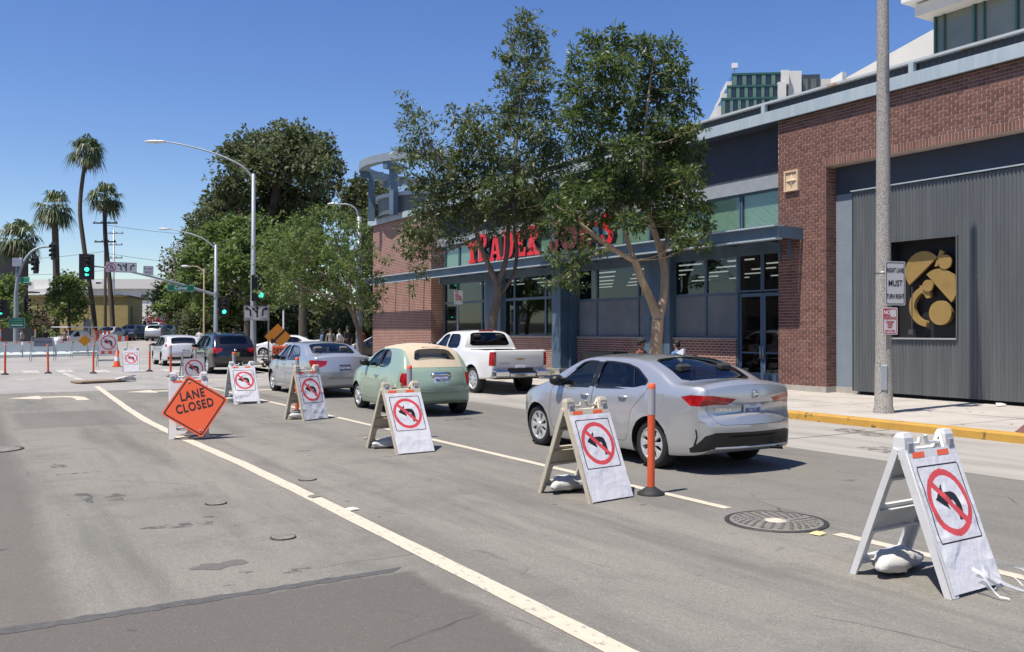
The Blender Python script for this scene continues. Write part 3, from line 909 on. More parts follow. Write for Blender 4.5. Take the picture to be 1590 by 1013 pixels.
def frame_bar(a, b_, m=M_BLUE, parent=None, name='mullion'):
	return sbox(name, a, b_, m, parent)
def window(name, y0, y1, z0, z1, m, x=GX, fr=.05, glass_off=.06, parent=None):
	t = MB()
	t.box((x, y0, z0), (x + .09, y0 + fr, z1)); t.box((x, y1 - fr, z0), (x + .09, y1, z1))
	t.box((x + .002, y0 + fr, z0), (x + .088, y1 - fr, z0 + fr)); t.box((x + .002, y0 + fr, z1 - fr), (x + .088, y1 - fr, z1))
	fo = t.build(name, M_BLUE, parent or store)
	g = MB(); g.box((x + .04, y0 + fr + .001, z0 + fr + .001), (x + .05, y1 - fr - .001, z1 - fr - .001))
	g.build('pane', m, fo)
	return fo
M_BOARD = mat('grey_board', (0.19, 0.20, 0.208), .75, col2=(0.16, 0.17, 0.178), scale=3, col3=(0.22, 0.23, 0.235), scale3=1.5)
# upper windows with blinds (above the canopy)
ub = [(17.62, 19.4), (19.43, 20.95), (20.98, 22.3), (23.6, 25.0), (25.03, 26.4), (26.43, 27.75), (29.15, 30.5), (30.53, 31.9), (31.93, 33.2), (34.6, 36.0), (36.03, 37.4), (37.43, 38.9)]
for (a, b_) in ub:
	w_ = window('upper_window', a, b_, 4.64, 5.795, G_CLEAR)
	s = MB(); s.smooth = False
	zz = 4.66; prof = []
	while zz < 5.76:
		prof += [(GX + .085, zz), (GX + .10, zz + .012)]; zz += .034
	s.loft([[(x_, a + .055, z_) for x_, z_ in prof], [(x_, b_ - .055, z_) for x_, z_ in prof]], False, False)
	o = s.build('blind', mat('blind_green', (0.50, 0.58, 0.50), .7), w_)
# ground-floor bays
def bay(y0, y1, splits, boarded):
	ys = [y0] + splits + [y1]
	for a, b_ in zip(ys[:-1], ys[1:]):
		if boarded:
			window('window', a, b_, 2.88, 4.02, G_STORE)
			w_ = window('boarded_panel', a, b_, 1.55, 2.875, M_BOARD, fr=.035)
		else:
			window('window', a, b_, 3.08, 4.02, G_STORE)
			window('window', a, b_, 1.55, 3.075, G_STORE)
	sbox('brick_apron', (GX - .05, y0, .15), (GX + .25, y1, 1.50), M_BRICKFAR_X)
	sbox('apron_sill', (GX - .09, y0, 1.502), (GX + .25, y1, 1.548), base_m)
bay(19.55, 22.35, [20.9], True)
bay(23.65, 27.75, [24.2, 26.6], True)
bay(29.15, 33.2, [30.0, 32.4], False)
bay(34.6, 38.95, [35.2, 37.6], False)
sbox('canopy_back', (GX, Y_P1, 4.022), (GX + .2, 39.5, 4.638), M_BLUE)
# columns
for (a, b_, x) in ((22.36, 23.64, 19.32), (33.22, 34.58, 19.32)):
	col_ = corr_panel('corrugated_column', x, a + .3, b_ - .3, .15, 4.2, .012, .08, M_BLUE, store)
	sbox('column_core', (x + .03, a, .15), (GX + .2, b_, 4.2), M_BLUE)
sbox('steel_column', (18.88, 27.95, .28), (19.25, 28.5, 7.54), M_BLUE)
sbox('steel_column', (19.26, 27.80, .15), (GX + .2, 29.12, 7.545), M_BLUE)
sbox('column_footing', (18.75, 27.8, .145), (19.24, 28.65, .34), base_m)
# entrance doors
for (a, b_) in ((17.64, 18.56), (18.58, 19.5)):
	q = MB(); x = GX + .03; fr = .085
	q.box((x, a, .16), (x + .06, a + fr, 2.86)); q.box((x, b_ - fr, .16), (x + .06, b_, 2.86))
	q.box((x + .001, a + fr, .16), (x + .059, b_ - fr, .55)); q.box((x + .001, a + fr, 2.76), (x + .059, b_ - fr, 2.86)); q.box((x + .001, a + fr, 1.1), (x + .059, b_ - fr, 1.15))
	d = q.build('door', M_BLUE, store)
	q = MB(); q.box((x + .02, a + fr + .001, .551), (x + .03, b_ - fr - .001, 1.099)); q.box((x + .02, a + fr + .001, 1.151), (x + .03, b_ - fr - .001, 2.759)); q.build('pane', G_STORE, d)
	q = MB(); yy = b_ - fr * .5 if a < 18 else a + fr * .5
	q.tube([(x - .01, yy, .95), (x - .06, yy, .98), (x - .06, yy, 1.32), (x - .01, yy, 1.35)], .015, 8); q.build('handle', mat('steel', (0.55, 0.56, 0.58), .3, .9), d)
window('window', 17.64, 18.56, 2.90, 4.02, G_STORE)
window('window', 18.58, 19.5, 2.90, 4.02, G_STORE)
sbox('door_jamb', (GX - .02, 19.505, .15), (GX + .25, 19.548, 4.02), M_BLUE)
# canopy: channel beam with its sunlit top edge painted as a pale flange, soffit slats
can = sbox('canopy_beam', (18.20, 16.72, 4.22), (18.28, 47.0, 4.52), M_BLUE)
sbox('canopy_flange', (18.06, 16.72, 4.521), (18.36, 47.0, 4.56), M_FASCIA, can)
sbox('canopy_flange', (18.10, 16.72, 4.18), (18.34, 47.0, 4.219), M_FASCIA, can)
sbox('canopy_end', (18.29, 16.72, 4.22), (19.14, 16.78, 4.52), M_BLUE, can)
sbox('canopy_deck', (18.37, 16.80, 4.50), (GX, 39.4, 4.545), M_BLUE, can)
for i in range(17):
	y = 17.9 + i * 1.72
	sbox('canopy_rib', (18.285, y, 4.25), (WX if y > 39.5 else GX, y + .08, 4.495), M_BLUE, can)
for y in (16.98, 17.32):
	sbox('canopy_bracket', (18.9, y, 3.7), (18.98, y + .05, 4.21), M_BLUE, can)
# --- left brick section with return
sbox('brick_wing', (WX, 39.55, .15), (30, 46.95, 7.57), [M_BRICKFAR_X][0])
q = MB(); q.add([(WX + .0, 39.546, .15), (GX + .3, 39.546, .15), (GX + .3, 39.546, 7.55), (WX, 39.546, 7.55)], [(0, 1, 2, 3)]); q.build('brick_return', M_BRICKFAR_Y, store)
# roof-top drum with its ring and frames
dc = (22.2, 44.2)
drum = MB(); drum.smooth = True
def ringpts(r, z, n=56):
	return [(dc[0] + r * math.cos(2 * PI * k / n), dc[1] + r * math.sin(2 * PI * k / n), z) for k in range(n)]
drum.loft([ringpts(3.6, 7.86), ringpts(3.6, 8.72)], False, True)
drum_o = drum.build('drum_wall', M_CORR, store)
q = MB(); q.smooth = False
q.loft([ringpts(3.74, 8.72), ringpts(3.74, 8.9), ringpts(3.3, 8.9), ringpts(3.3, 8.72)], False, True)
q.loft([ringpts(3.74, 8.72), ringpts(3.3, 8.72)], False, True)
q.build('drum_coping', M_FASCIA, drum_o, fix=False)
q = MB()
r0, r1, z0, z1 = 4.2, 4.62, 10.35, 10.75
for (a, za, b_, zb) in ((r0, z0, r1, z0), (r1, z0, r1, z1), (r1, z1, r0, z1), (r0, z1, r0, z0)):
	q.loft([ringpts(a, za), ringpts(b_, zb)], False, True)
ring_o = q.build('steel_ring', M_BLUEWALL, store, fix=True)
for k in range(8):
	a = R(22 + 45 * k)
	Mx = Matrix.Translation((dc[0], dc[1], 0)) @ Matrix.Rotation(a, 4, 'Z')
	q = MB(); q.box((3.76, -.15, 7.7), (4.1, .15, 10.0), Mx); q.box((3.3, -.152, 10.0), (4.55, .152, 10.34), Mx)
	q.build('ring_frame', M_BLUE, store)
# --- red letters standing on the canopy
M_RED = mat('red_letter', (0.62, 0.018, 0.03), .35, coat=.3)
M_REDSIDE = mat('letter_side', (0.02, 0.02, 0.022), .5)
L = {
 'T': [[(0, 1), (0, .66), (.1, .72), (.26, .74), (.24, .14), (.12, .10), (.12, 0), (.68, 0), (.68, .10), (.56, .14), (.54, .74), (.70, .72), (.8, .66), (.8, 1)]],
 'R': [[(0, 0), (0, .1), (.1, .13), (.12, .87), (0, .9), (0, 1), (.5, 1), (.72, .9), (.74, .66), (.6, .5), (.46, .46), (.66, .13), (.82, .1), (.84, 0), (.5, 0), (.32, .42), (.34, .13), (.44, .1), (.44, 0)], [(.34, .86), (.34, .58), (.48, .6), (.52, .72), (.48, .86)]],
 'A': [[(0, 0), (0, .1), (.1, .13), (.3, .9), (.22, .92), (.22, 1), (.62, 1), (.84, .13), (.94, .1), (.94, 0), (.54, 0), (.54, .1), (.6, .14), (.57, .27), (.32, .27), (.29, .14), (.38, .1), (.38, 0)], [(.35, .4), (.54, .4), (.46, .78)]],
 'D': [[(0, 0), (0, .1), (.1, .13), (.12, .87), (0, .9), (0, 1), (.48, 1), (.74, .84), (.82, .5), (.74, .16), (.48, 0)], [(.34, .86), (.34, .14), (.46, .16), (.56, .3), (.58, .5), (.56, .7), (.46, .84)]],
 'E': [[(0, 0), (0, .1), (.1, .13), (.12, .87), (0, .9), (0, 1), (.68, 1), (.7, .66), (.6, .66), (.54, .84), (.34, .85), (.34, .6), (.44, .6), (.46, .7), (.54, .7), (.54, .36), (.46, .36), (.44, .47), (.34, .47), (.34, .15), (.56, .16), (.62, .34), (.74, .34), (.72, 0)]],
 'J': [[(.2, 1), (.2, .9), (.32, .87), (.32, .2), (.22, .13), (.16, .2), (.2, .36), (0, .36), (-.02, .14), (.12, 0), (.38, 0), (.54, .16), (.55, .87), (.66, .9), (.66, 1)]],
 'O': [circle(.42, .5, .5, 24), circle(.42, .5, .26, 20)],
 'S': [[(.66, .96), (.58, .9), (.4, 1), (.16, .94), (.04, .76), (.1, .55), (.4, .4), (.46, .28), (.38, .15), (.24, .17), (.14, .34), (.04, .34), (.04, .02), (.12, .08), (.32, 0), (.58, .06), (.7, .26), (.62, .48), (.32, .64), (.26, .76), (.36, .86), (.5, .82), (.58, .66), (.68, .66)]],
 "'": [[(.05, 1), (.3, 1), (.22, .7), (.1, .7)]]}
L['O'] = [[(x, y) for x, y in L['O'][0]], [(.42 + (x - .42) * .75, y) for x, y in L['O'][1]]]
sign = thing('store_sign', "red block letters spelling TRADER JOE'S standing on the canopy", 'sign', (18.32, 34.1, 4.60))
u = 0.0
txt = "TRADER JOE'S"
adv = {'T': .80, 'R': .86, 'A': .92, 'D': .86, 'E': .78, 'J': .70, 'O': .88, 'S': .74, "'": .34, ' ': .5}
tot = sum(adv[c] for c in txt); sc = 10.35 / tot
rnd = random.Random(12)
for i, ch in enumerate(txt):
	if ch != ' ':
		h_ = 1.0 + (.12 if i % 2 else 0)
		me = curve_solid([[(x * sc * .93, yy * h_) for x, yy in s] for s in L[ch]], .20)
		me.materials.clear(); me.materials.append(M_RED); me.materials.append(M_REDSIDE)
		for p in me.polygons:
			p.material_index = 0 if p.normal.z > .7 else 1
		me.transform(Matrix(((0, 0, -1, 0), (-1, 0, 0, 0), (0, 1, 0, 0), (0, 0, 0, 1))))
		o = link('letter', me, sign, (0, -u, rnd.uniform(0, .06)), (R(rnd.uniform(-2, 2)), 0, 0))
	u += adv[ch] * sc
q = MB()
for k in range(24):
	yy = -.2 - k * .43
	q.box((-.03, yy - .02, -.04), (.03, yy + .02, .06))
o = q.build('letter_mounts', M_FASCIA, sign); o['kind'] = 'stuff'

# ------------------------------------------------------------------ vehicles
M_TYRE = mat('tyre_rubber', (0.018, 0.018, 0.019), .8, bump=.2, bump_scale=40)
M_WELL = mat('wheel_well', (0.008, 0.008, 0.008), .95)
M_TRIM = mat('black_trim', (0.012, 0.012, 0.013), .45)
M_CHROME = mat('chrome', (0.75, 0.76, 0.78), .12, 1.0)
M_ALLOY = mat('alloy', (0.60, 0.61, 0.62), .35, .45)
M_LAMP_R = mat('tail_lamp_red', (0.26, 0.004, 0.006), .2, coat=.8, col2=(0.52, 0.012, 0.016), scale=9, lo=.45, hi=.6)
M_LAMP_W = mat('lamp_clear', (0.55, 0.55, 0.56), .12, .3, coat=1.0)
M_PLATE = mat('plate_white', (0.72, 0.73, 0.75), .5)
M_PLATE_TXT = mat('plate_text', (0.02, 0.035, 0.16), .5)
M_SEAT = mat('seat_cloth', (0.035, 0.035, 0.037), .9)
M_SEAT_T = mat('seat_tan', (0.16, 0.14, 0.12), .9)
G_CAR = glass_mat('car_glass', (.66, .71, .69))
G_CAR_D = glass_mat('car_glass_dark', (.22, .24, .245))

def paint(name, c, metal=.0, rough=.35, coat=1.0, c2=None):
	m = mat(name, c, rough, metal, coat=coat)
	return m

def solid_obj(mb, name='solid', dist=1e-5):
	me = mb.mesh(name, [M_WELL])
	fixn(me, dist)
	return me

def boolean(me_a, me_b, op):
	"""mesh boolean with the fast manifold solver; keeps me_a's materials and appends me_b's"""
	oa = bpy.data.objects.new('a', me_a); ob = bpy.data.objects.new('b', me_b)
	md = oa.modifiers.new('b', 'BOOLEAN'); md.operation = op; md.object = ob
	md.solver = 'MANIFOLD'
	return bake([oa, ob])

def prism_me(poly, axis, a, b):
	q = MB(); q.prism(poly, axis, a, b)
	return solid_obj(q)

def grow(poly, d):
	cx = sum(p[0] for p in poly) / len(poly); cy = sum(p[1] for p in poly) / len(poly)
	out = []
	n = len(poly)
	area = sum(poly[i][0] * poly[(i + 1) % n][1] - poly[(i + 1) % n][0] * poly[i][1] for i in range(n))
	sg = 1 if area > 0 else -1
	for i in range(n):
		a, p, b = Vector(poly[i - 1]), Vector(poly[i]), Vector(poly[(i + 1) % n])
		e1 = (p - a).normalized(); e2 = (b - p).normalized()
		n1 = Vector((e1.y, -e1.x)) * sg; n2 = Vector((e2.y, -e2.x)) * sg
		nn = n1 + n2
		if nn.length < 1e-6:
			nn = n1
		nn.normalize()
		k = d / max(.35, nn.dot(n1))
		out.append((p.x + nn.x * k, p.y + nn.y * k))
	return out

def round_poly(poly, r, n=4):
	out = []
	m = len(poly)
	for i in range(m):
		a, p, b = Vector(poly[i - 1]), Vector(poly[i]), Vector(poly[(i + 1) % m])
		da, db = (a - p), (b - p)
		ra = min(r, da.length * .45, db.length * .45)
		s, e = p + da.normalized() * ra, p + db.normalized() * ra
		for k in range(n + 1):
			t = k / n
			q = s * (1 - t) ** 2 + p * 2 * t * (1 - t) + e * t * t
			out.append((q.x, q.y))
	return out

class Car:
	"""Body solid from a side outline, a plan taper and a section; parts are carved out of it."""
	def __init__(s, name, label, cat, sp, pm, group=None):
		s.sp = sp; s.pm = pm
		s.root = thing(name, label, cat, (0, 0, 0), 0, group)
		s.L = sp['L']
		s.body = s.make_body()
		s.body.materials.clear()
		s.body.materials.append(pm); s.body.materials.append(M_WELL)
	# outline helpers -------------------------------------------------
	def W(s, y, z):
		sp = s.sp
		P = pw(sp['plan'], y)
		zb = pw(sp['belt'], y)
		zs = sp.get('zmid', .62)
		if z <= zb:
			# gentle barrel with a tuck towards the sill and a shoulder at the belt
			if z >= zs:
				t = (z - zs) / max(zb - zs, .05)
				k = 1 - sp.get('shoulder', .035) * t * t
			else:
				t = (zs - z) / max(zs - .2, .05)
				k = 1 - sp.get('tuck', .05) * t * t
			w = P * k
		else:
			w0 = P * (1 - sp.get('shoulder', .035))
			dz = z - zb
			w = w0 - sp.get('step', .012) * min(1, dz / .03) - dz * sp.get('tumble', .36) - sp.get('tumble2', .10) * dz * dz
		for (wy, wz, wr) in sp['wheels']:
			d = math.hypot(y - wy, z - wz)
			w += sp.get('flare', .022) * math.exp(-((d - wr - .05) / .09) ** 2) * (1 if z < zb else 0)
		return max(w, .05)
	def make_body(s):
		sp = s.sp
		top = sp['top']          # (y, z, r, crown) from rear-most point over the roof to the front-most point
		bot = sp['bot']          # (y, z) from rear-most over the bottom to the front-most
		def dense(keys, step):
			out = []
			n = len(keys)
			for i in range(n - 1):
				a, b = keys[i], keys[i + 1]
				k = max(1, int(math.dist(a[:2], b[:2]) / step))
				p0 = keys[i - 1] if i else a; p3 = keys[i + 2] if i + 2 < n else b
				la = math.dist(p0[:2], a[:2]) or 1e-6; lb = math.dist(a[:2], b[:2]) or 1e-6; lc = math.dist(b[:2], p3[:2]) or 1e-6
				for j in range(k):
					t = j / k
					q = []
					for c in range(len(a)):
						# centripetal-like tangents limited so that creases stay tight
						m0 = ((a[c] - p0[c]) / la + (b[c] - a[c]) / lb) / 2 * lb if i else (b[c] - a[c])
						m1 = ((b[c] - a[c]) / lb + (p3[c] - b[c]) / lc) / 2 * lb if i + 2 < n else (b[c] - a[c])
						h = (2 * t ** 3 - 3 * t * t + 1) * a[c] + (t ** 3 - 2 * t * t + t) * m0 * .8 + (-2 * t ** 3 + 3 * t * t) * b[c] + (t ** 3 - t * t) * m1 * .8
						q.append(h)
					out.append(tuple(q))
			out.append(tuple(keys[-1]))
			return out
		T = dense(top, sp.get('res', .055))
		ya, yb = sp['spine']; zsp = sp['zspine']
		# top samples in the spine range decide the bottom samples
		mid = [p[0] for p in T if ya <= p[0] <= yb]
		# enforce monotone
		B = []
		Bd = dense([(p[0], p[1], .04, 0.0) for p in bot], .05)
		rear = [p for p in Bd if p[0] < ya and p[0] < (ya + yb) / 2]
		front = [p for p in Bd if p[0] > yb]
		def zbot(y):
			for i in range(len(Bd) - 1):
				if Bd[i][0] <= y <= Bd[i + 1][0]:
					t = (y - Bd[i][0]) / max(Bd[i + 1][0] - Bd[i][0], 1e-9)
					return lerp(Bd[i][1], Bd[i + 1][1], t)
			return Bd[0][1]
		B = rear + [(y, zbot(y), .04, 0.0) for y in mid] + front
		loop = T + B[::-1][1:-1]          # closed loop: rear -> top -> front -> bottom -> rear
		N = len(loop)
		# normals of the loop (outward)
		nor = []
		for i in range(N):
			a, b = loop[i - 1], loop[(i + 1) % N]
			d = Vector((b[0] - a[0], b[1] - a[1]))
			if d.length < 1e-9:
				d = Vector((1, 0))
			d.normalize(); nor.append(Vector((-d.y, d.x)))
		s.loop, s.nor = loop, nor
		nr = 7          # rings on the side towards the spine
		ts = [0, .25, .5, .75, 1.0]
		mx = 7          # columns across half
		verts = []; idx = {}
		rings = []
		for i in range(N):
			y, z, r, cr = loop[i]
			col = []
			w_full = s.W(y, z)
			r_ = min(r, w_full * .4)
			We = w_full - r_
			# across the rim from centre to edge
			n_ = nor[i]
			for j in range(mx + 1):
				x = We * j / mx
				k = cr * (1 - (x / We) ** 2) if We > 0 else 0
				col.append((x, y + n_.x * k, z + n_.y * k))
			# down the side to the spine
			my = min(max(y, ya), yb)
			mz = pw(zsp, my)
			D = math.hypot(my - y, mz - z)
			es = [r_ * .18, r_ * .5, r_ * 1.0]
			left = max(D - r_, .01)
			es += [r_ + left * q for q in (.16, .34, .54, .77, 1.0)]
			for e in es:
				t = min(e / max(D, 1e-6), 1.0)
				yy, zz = lerp(y, my, t), lerp(z, mz, t)
				inset = 0
				if e < r_:
					inset = r_ - math.sqrt(max(r_ * r_ - (r_ - e) ** 2, 0))
				# blend the section width of the rim point so that the edge keeps its shape
				col.append((s.W(yy, zz) - inset, yy, zz))
			rings.append(col)
		n = len(rings[0])
		q = MB(); q.smooth = True
		v = []
		for sgn in (1, -1):
			for c in rings:
				v += [(sgn * p[0], p[1], p[2]) for p in c]
		f = []
		for i in range(N):
			k = (i + 1) % N
			for j in range(n - 1):
				f.append((i * n + j, k * n + j, k * n + j + 1, i * n + j + 1))
				o = N * n
				f.append((o + i * n + j, o + i * n + j + 1, o + k * n + j + 1, o + k * n + j))
		q.add(v, f)
		me = q.mesh('body', [s.pm])
		bm = bmesh.new(); bm.from_mesh(me)
		bmesh.ops.remove_doubles(bm, verts=bm.verts, dist=2e-4)
		bmesh.ops.dissolve_degenerate(bm, edges=bm.edges, dist=1e-5)
		# close anything left open
		be = [e for e in bm.edges if e.is_boundary]
		if be:
			bmesh.ops.holes_fill(bm, edges=be, sides=0)
		bmesh.ops.recalc_face_normals(bm, faces=bm.faces)
		for fc in bm.faces:
			fc.smooth = True
		bm.to_mesh(me); bm.free()
		return me
	# surface samplers --------------------------------------------------
	def rim_at(s, i, xf, off=0.0):
		"""point on the rim surface at loop index (float) i, fraction xf of the half width, offset along normal"""
		a = int(math.floor(i)) % len(s.loop); b = (a + 1) % len(s.loop); t = i - math.floor(i)
		y, z, r, cr = (lerp(s.loop[a][c], s.loop[b][c], t) for c in range(4))
		n = (s.nor[a] * (1 - t) + s.nor[b] * t).normalized()
		w = s.W(y, z); r = min(r, w * .4); We = w - r
		k = cr * (1 - xf * xf) + off
		return (xf * We, y + n.x * k, z + n.y * k)
	def find(s, y, z):
		return min(range(len(s.loop)), key=lambda i: (s.loop[i][0] - y) ** 2 + (s.loop[i][1] - z) ** 2)
	def rear(s, z, x=0.0, off=0.004):
		best = None
		for i in range(len(s.loop) // 2):
			y0, z0, r, cr = s.loop[i]; y1, z1 = s.loop[i + 1][:2]
			if y0 < 1.0 and min(z0, z1) <= z <= max(z0, z1) and abs(z1 - z0) > 1e-6:
				best = i + (z - z0) / (z1 - z0); break
		if best is None:
			return 0.0
		w = s.W(s.loop[int(best)][0], z)
		return s.rim_at(best, min(abs(x) / w, 1), off)[1]
	def lamp(s, name, P, side_poly, mats, d=(-.4, .6)):
		"""lamp bounded by an end-view outline P (x,z) and a side-view outline (y,z)"""
		a = prism_me(P, 1, d[0], d[1]); b = s.side_prism(side_poly)
		return s.carve(name, boolean(a, b, 'INTERSECT'), mats)
	def side_patch(s, name, poly, m, off=.002, both=True, parent=None, sgs=(-1, 1)):
		for sg in sgs:
			q = MB(); q.smooth = True
			k = 6
			if len(poly) == 4:
				a, b, c, d = [Vector(p) for p in poly]
				vs = []
				for i in range(k + 1):
					for j in range(3):
						u, v = j / 2, i / k
						p = (a * (1 - u) + b * u) * (1 - v) + (d * (1 - u) + c * u) * v
						vs.append((sg * (s.W(p.x, p.y) + off), p.x, p.y))
				q.add(vs, [(i * 3 + j, i * 3 + j + 1, i * 3 + j + 4, i * 3 + j + 3) for i in range(k) for j in range(2)])
			else:
				q.poly([(sg * (s.W(y, z) + off), y, z) for y, z in poly])
			q.build(name, m, parent or s.root)
	# carving -------------------------------------------------------------
	def cut(s, cutter):
		s.body = boolean(s.body, cutter, 'DIFFERENCE')
	def carve(s, name, cutter, mats, parent=None, cutter_big=None):
		piece = boolean(s.body, cutter, 'INTERSECT')
		s.body = boolean(s.body, cutter_big or cutter, 'DIFFERENCE')
		if len(piece.polygons) == 0:
			return None
		piece.materials.clear()
		for m in (mats if isinstance(mats, list) else [mats, M_WELL]):
			piece.materials.append(m)
		return s.put(name, piece, parent)
	def put(s, name, me, parent=None, ang=38):
		me.polygons.foreach_set('use_smooth', [True] * len(me.polygons))
		me.set_sharp_from_angle(angle=R(ang))
		return link(name, me, parent or s.root)
	def side_prism(s, poly, side=0):
		a, b = (-1.6, 1.6) if side == 0 else ((.02, 1.6) if side > 0 else (-1.6, -.02))
		return prism_me(poly, 0, a, b)
	def finish(s):
		o = s.put('body', s.body)
		return o
	def wells(s, depth=.30, extra=.045):
		for (wy, wz, wr) in s.sp['wheels']:
			for sg in (-1, 1):
				q = MB(); w = s.W(wy, wz + wr)
				pts = circle(wy, wz, wr + extra, 32)
				q.prism(pts, 0, sg * (w - depth), sg * (w + .4))
				s.cut(solid_obj(q))
	def hollow(s, poly, inset=.06):
		"""cabin cavity from a side-view polygon"""
		q = MB(); p = poly
		q.loft([[(-(s.W(y, z) - inset), y, z) for y, z in p], [(s.W(y, z) - inset, y, z) for y, z in p]], True, True)
		me = q.mesh('cav', [M_TRIM]); fixn(me)
		s.cut(me)
	def side_window(s, poly, glass, name='side_window', r=.05, parent=None):
		pr = round_poly(poly, r)
		s.cut(s.side_prism(pr))
		for sg in (-1, 1):
			g = grow(pr, .012)
			q = MB(); q.smooth = True
			q.poly([(sg * (s.W(y, z) - .016), y, z) for y, z in (g if sg < 0 else g[::-1])])
			me = q.mesh(name, glass)
			bm = bmesh.new(); bm.from_mesh(me); bmesh.ops.triangulate(bm, faces=bm.faces); bm.to_mesh(me); bm.free()
			link(name, me, parent or s.root)
			# black window surround, a hair proud of the skin
			o_ = grow(pr, .022); k = len(pr); q = MB()
			vs = [(sg * (s.W(y, z) + .0015), y, z) for y, z in pr] + [(sg * (s.W(y, z) + .0015), y, z) for y, z in o_] + [(sg * (s.W(y, z) - .03), y, z) for y, z in pr]
			fs = [(i, (i + 1) % k, k + (i + 1) % k, k + i) for i in range(k)] + [(i, 2 * k + i, 2 * k + (i + 1) % k, (i + 1) % k) for i in range(k)]
			q.add(vs, fs); q.build('window_trim', M_TRIM, parent or s.root, fix=False)
	def rim_window(s, name, i0, i1, f0, f1, glass, rc=.25, frame=.016):
		"""window on the rim (front or rear): loop indices i0..i1, width fractions f0 (at i0), f1 (at i1)"""
		nu, nv = 12, 10
		def pt(u, v, off, g=0.0):
			# rounded-rectangle remap
			vv = v
			hw = lerp(f0, f1, v)
			e = abs(v - .5) * 2
			rcv = rc
			if e > 1 - rcv:
				q = (e - (1 - rcv)) / rcv
				hw *= 1 - .16 * (1 - math.sqrt(max(0, 1 - q * q)))
			ii = lerp(i0, i1, v)
			return s.rim_at(lerp(i0 - g * (i1 - i0), i1 + g * (i1 - i0), v), u * (hw + g * .5), off)
		grid = lambda off, g=0.0: [[pt(-1 + 2 * a / nu, b / nv, off, g) for a in range(nu + 1)] for b in range(nv + 1)]
		A, B_ = grid(.10), grid(-.16)
		q = MB(); w = nu + 1
		vs = [p for row in A for p in row] + [p for row in B_ for p in row]
		o = w * (nv + 1); fs = []
		for b in range(nv):
			for a in range(nu):
				k = b * w + a
				fs.append((k, k + 1, k + w + 1, k + w)); fs.append((o + k, o + k + w, o + k + w + 1, o + k + 1))
		for a in range(nu):
			fs.append((a, o + a, o + a + 1, a + 1)); k = nv * w + a; fs.append((k, k + 1, o + k + 1, o + k))
		for b in range(nv):
			k = b * w; fs.append((k, k + w, o + k + w, o + k)); k = b * w + nu; fs.append((k, o + k, o + k + w, k + w))
		q.add(vs, fs); me = q.mesh('cut', [M_TRIM]); fixn(me)
		s.cut(me)
		G = grid(-.010, .02)
		q = MB(); q.smooth = True
		q.add([p for row in G for p in row], [(b * w + a, b * w + a + 1, (b + 1) * w + a + 1, (b + 1) * w + a) for b in range(nv) for a in range(nu)])
		g_o = q.build(name, glass, s.root)
		# black border band printed round the glass
		q = MB(); q.smooth = True
		I = grid(-.008, -.035); O = grid(-.008, .01)
		ringI = I[0] + [r_[-1] for r_ in I[1:]] + I[-1][::-1][1:] + [r_[0] for r_ in I[::-1][1:-1]]
		ringO = O[0] + [r_[-1] for r_ in O[1:]] + O[-1][::-1][1:] + [r_[0] for r_ in O[::-1][1:-1]]
		k = len(ringI)
		q.add(ringI + ringO, [(i, (i + 1) % k, k + (i + 1) % k, k + i) for i in range(k)])
		q.build('glass_border', M_TRIM, g_o)
		return g_o
	def wheel(s, spokes=7, rim_m=None, style='spoke', name='wheel', w=.215):
		rim_m = rim_m or M_ALLOY
		for k, (wy, wz, wr) in enumerate(s.sp['wheels']):
			for sg in (-1, 1):
				x = sg * (s.W(wy, wz) - .012)
				t = link(name, None, s.root, (x, wy, wz)); t.empty_display_size = .1
				if sg > 0:
					t.rotation_euler = (0, 0, PI)
				# local -x is outwards
				rr = wr * .695
				q = MB()
				q.lathe([(rr, .0), (rr + .01, -.004), (wr - .05, -.012), (wr - .016, .0), (wr, .022), (wr, w - .02), (wr - .03, w), (rr, w)], 36, axis='x')
				q.build('tyre', M_TYRE, t)
				q = MB()
				q.lathe([(rr + .004, .003), (rr - .012, -.004), (rr - .028, .012), (rr - .032, .10)], 32, axis='x')
				if style == 'steel':
					q.lathe([(rr - .03, .03), (rr * .72, .012), (rr * .45, .02), (rr * .30, .0), (.03, -.004), (.001, -.004)], 32, axis='x')
					q.build('rim', rim_m, t)
					h = MB()
					for j in range(8):
						a = 2 * PI * j / 8
						h.lathe([(.026, .008), (.001, .0085)], 10, Matrix.Translation((-.004, rr * .62 * math.cos(a), rr * .62 * math.sin(a))), axis='x')
					h.build('rim_holes', M_WELL, t)['kind'] = 'stuff'
				else:
					for j in range(spokes):
						a = 2 * PI * j / spokes
						Mx = Matrix.Rotation(a, 4, 'X')
						wI, wO = (.030, .040) if style == 'spoke' else (.022, .052)
						q.loft([[(-.006 + .0, -wI, .04), (-.006, wI, .04), (.03, wI * 1.1, .04), (.03, -wI * 1.1, .04)],
								[(.012, -wI * .8, rr * .55), (.012, wI * .8, rr * .55), (.04, wI, rr * .55), (.04, -wI, rr * .55)],
								[(.004, -wO, rr - .02), (.004, wO, rr - .02), (.04, wO, rr - .02), (.04, -wO, rr - .02)]], True, True, Mx)
					q.lathe([(.062, .03), (.062, -.004), (.05, -.012), (.001, -.014)], 20, axis='x')
					q.build('rim', rim_m, t)
				q = MB(); q.lathe([(rr - .01, .075), (.001, .07)], 28, axis='x'); q.build('brake_disc', mat('brake_dark', (0.04, 0.04, 0.042), .5, .4), t)
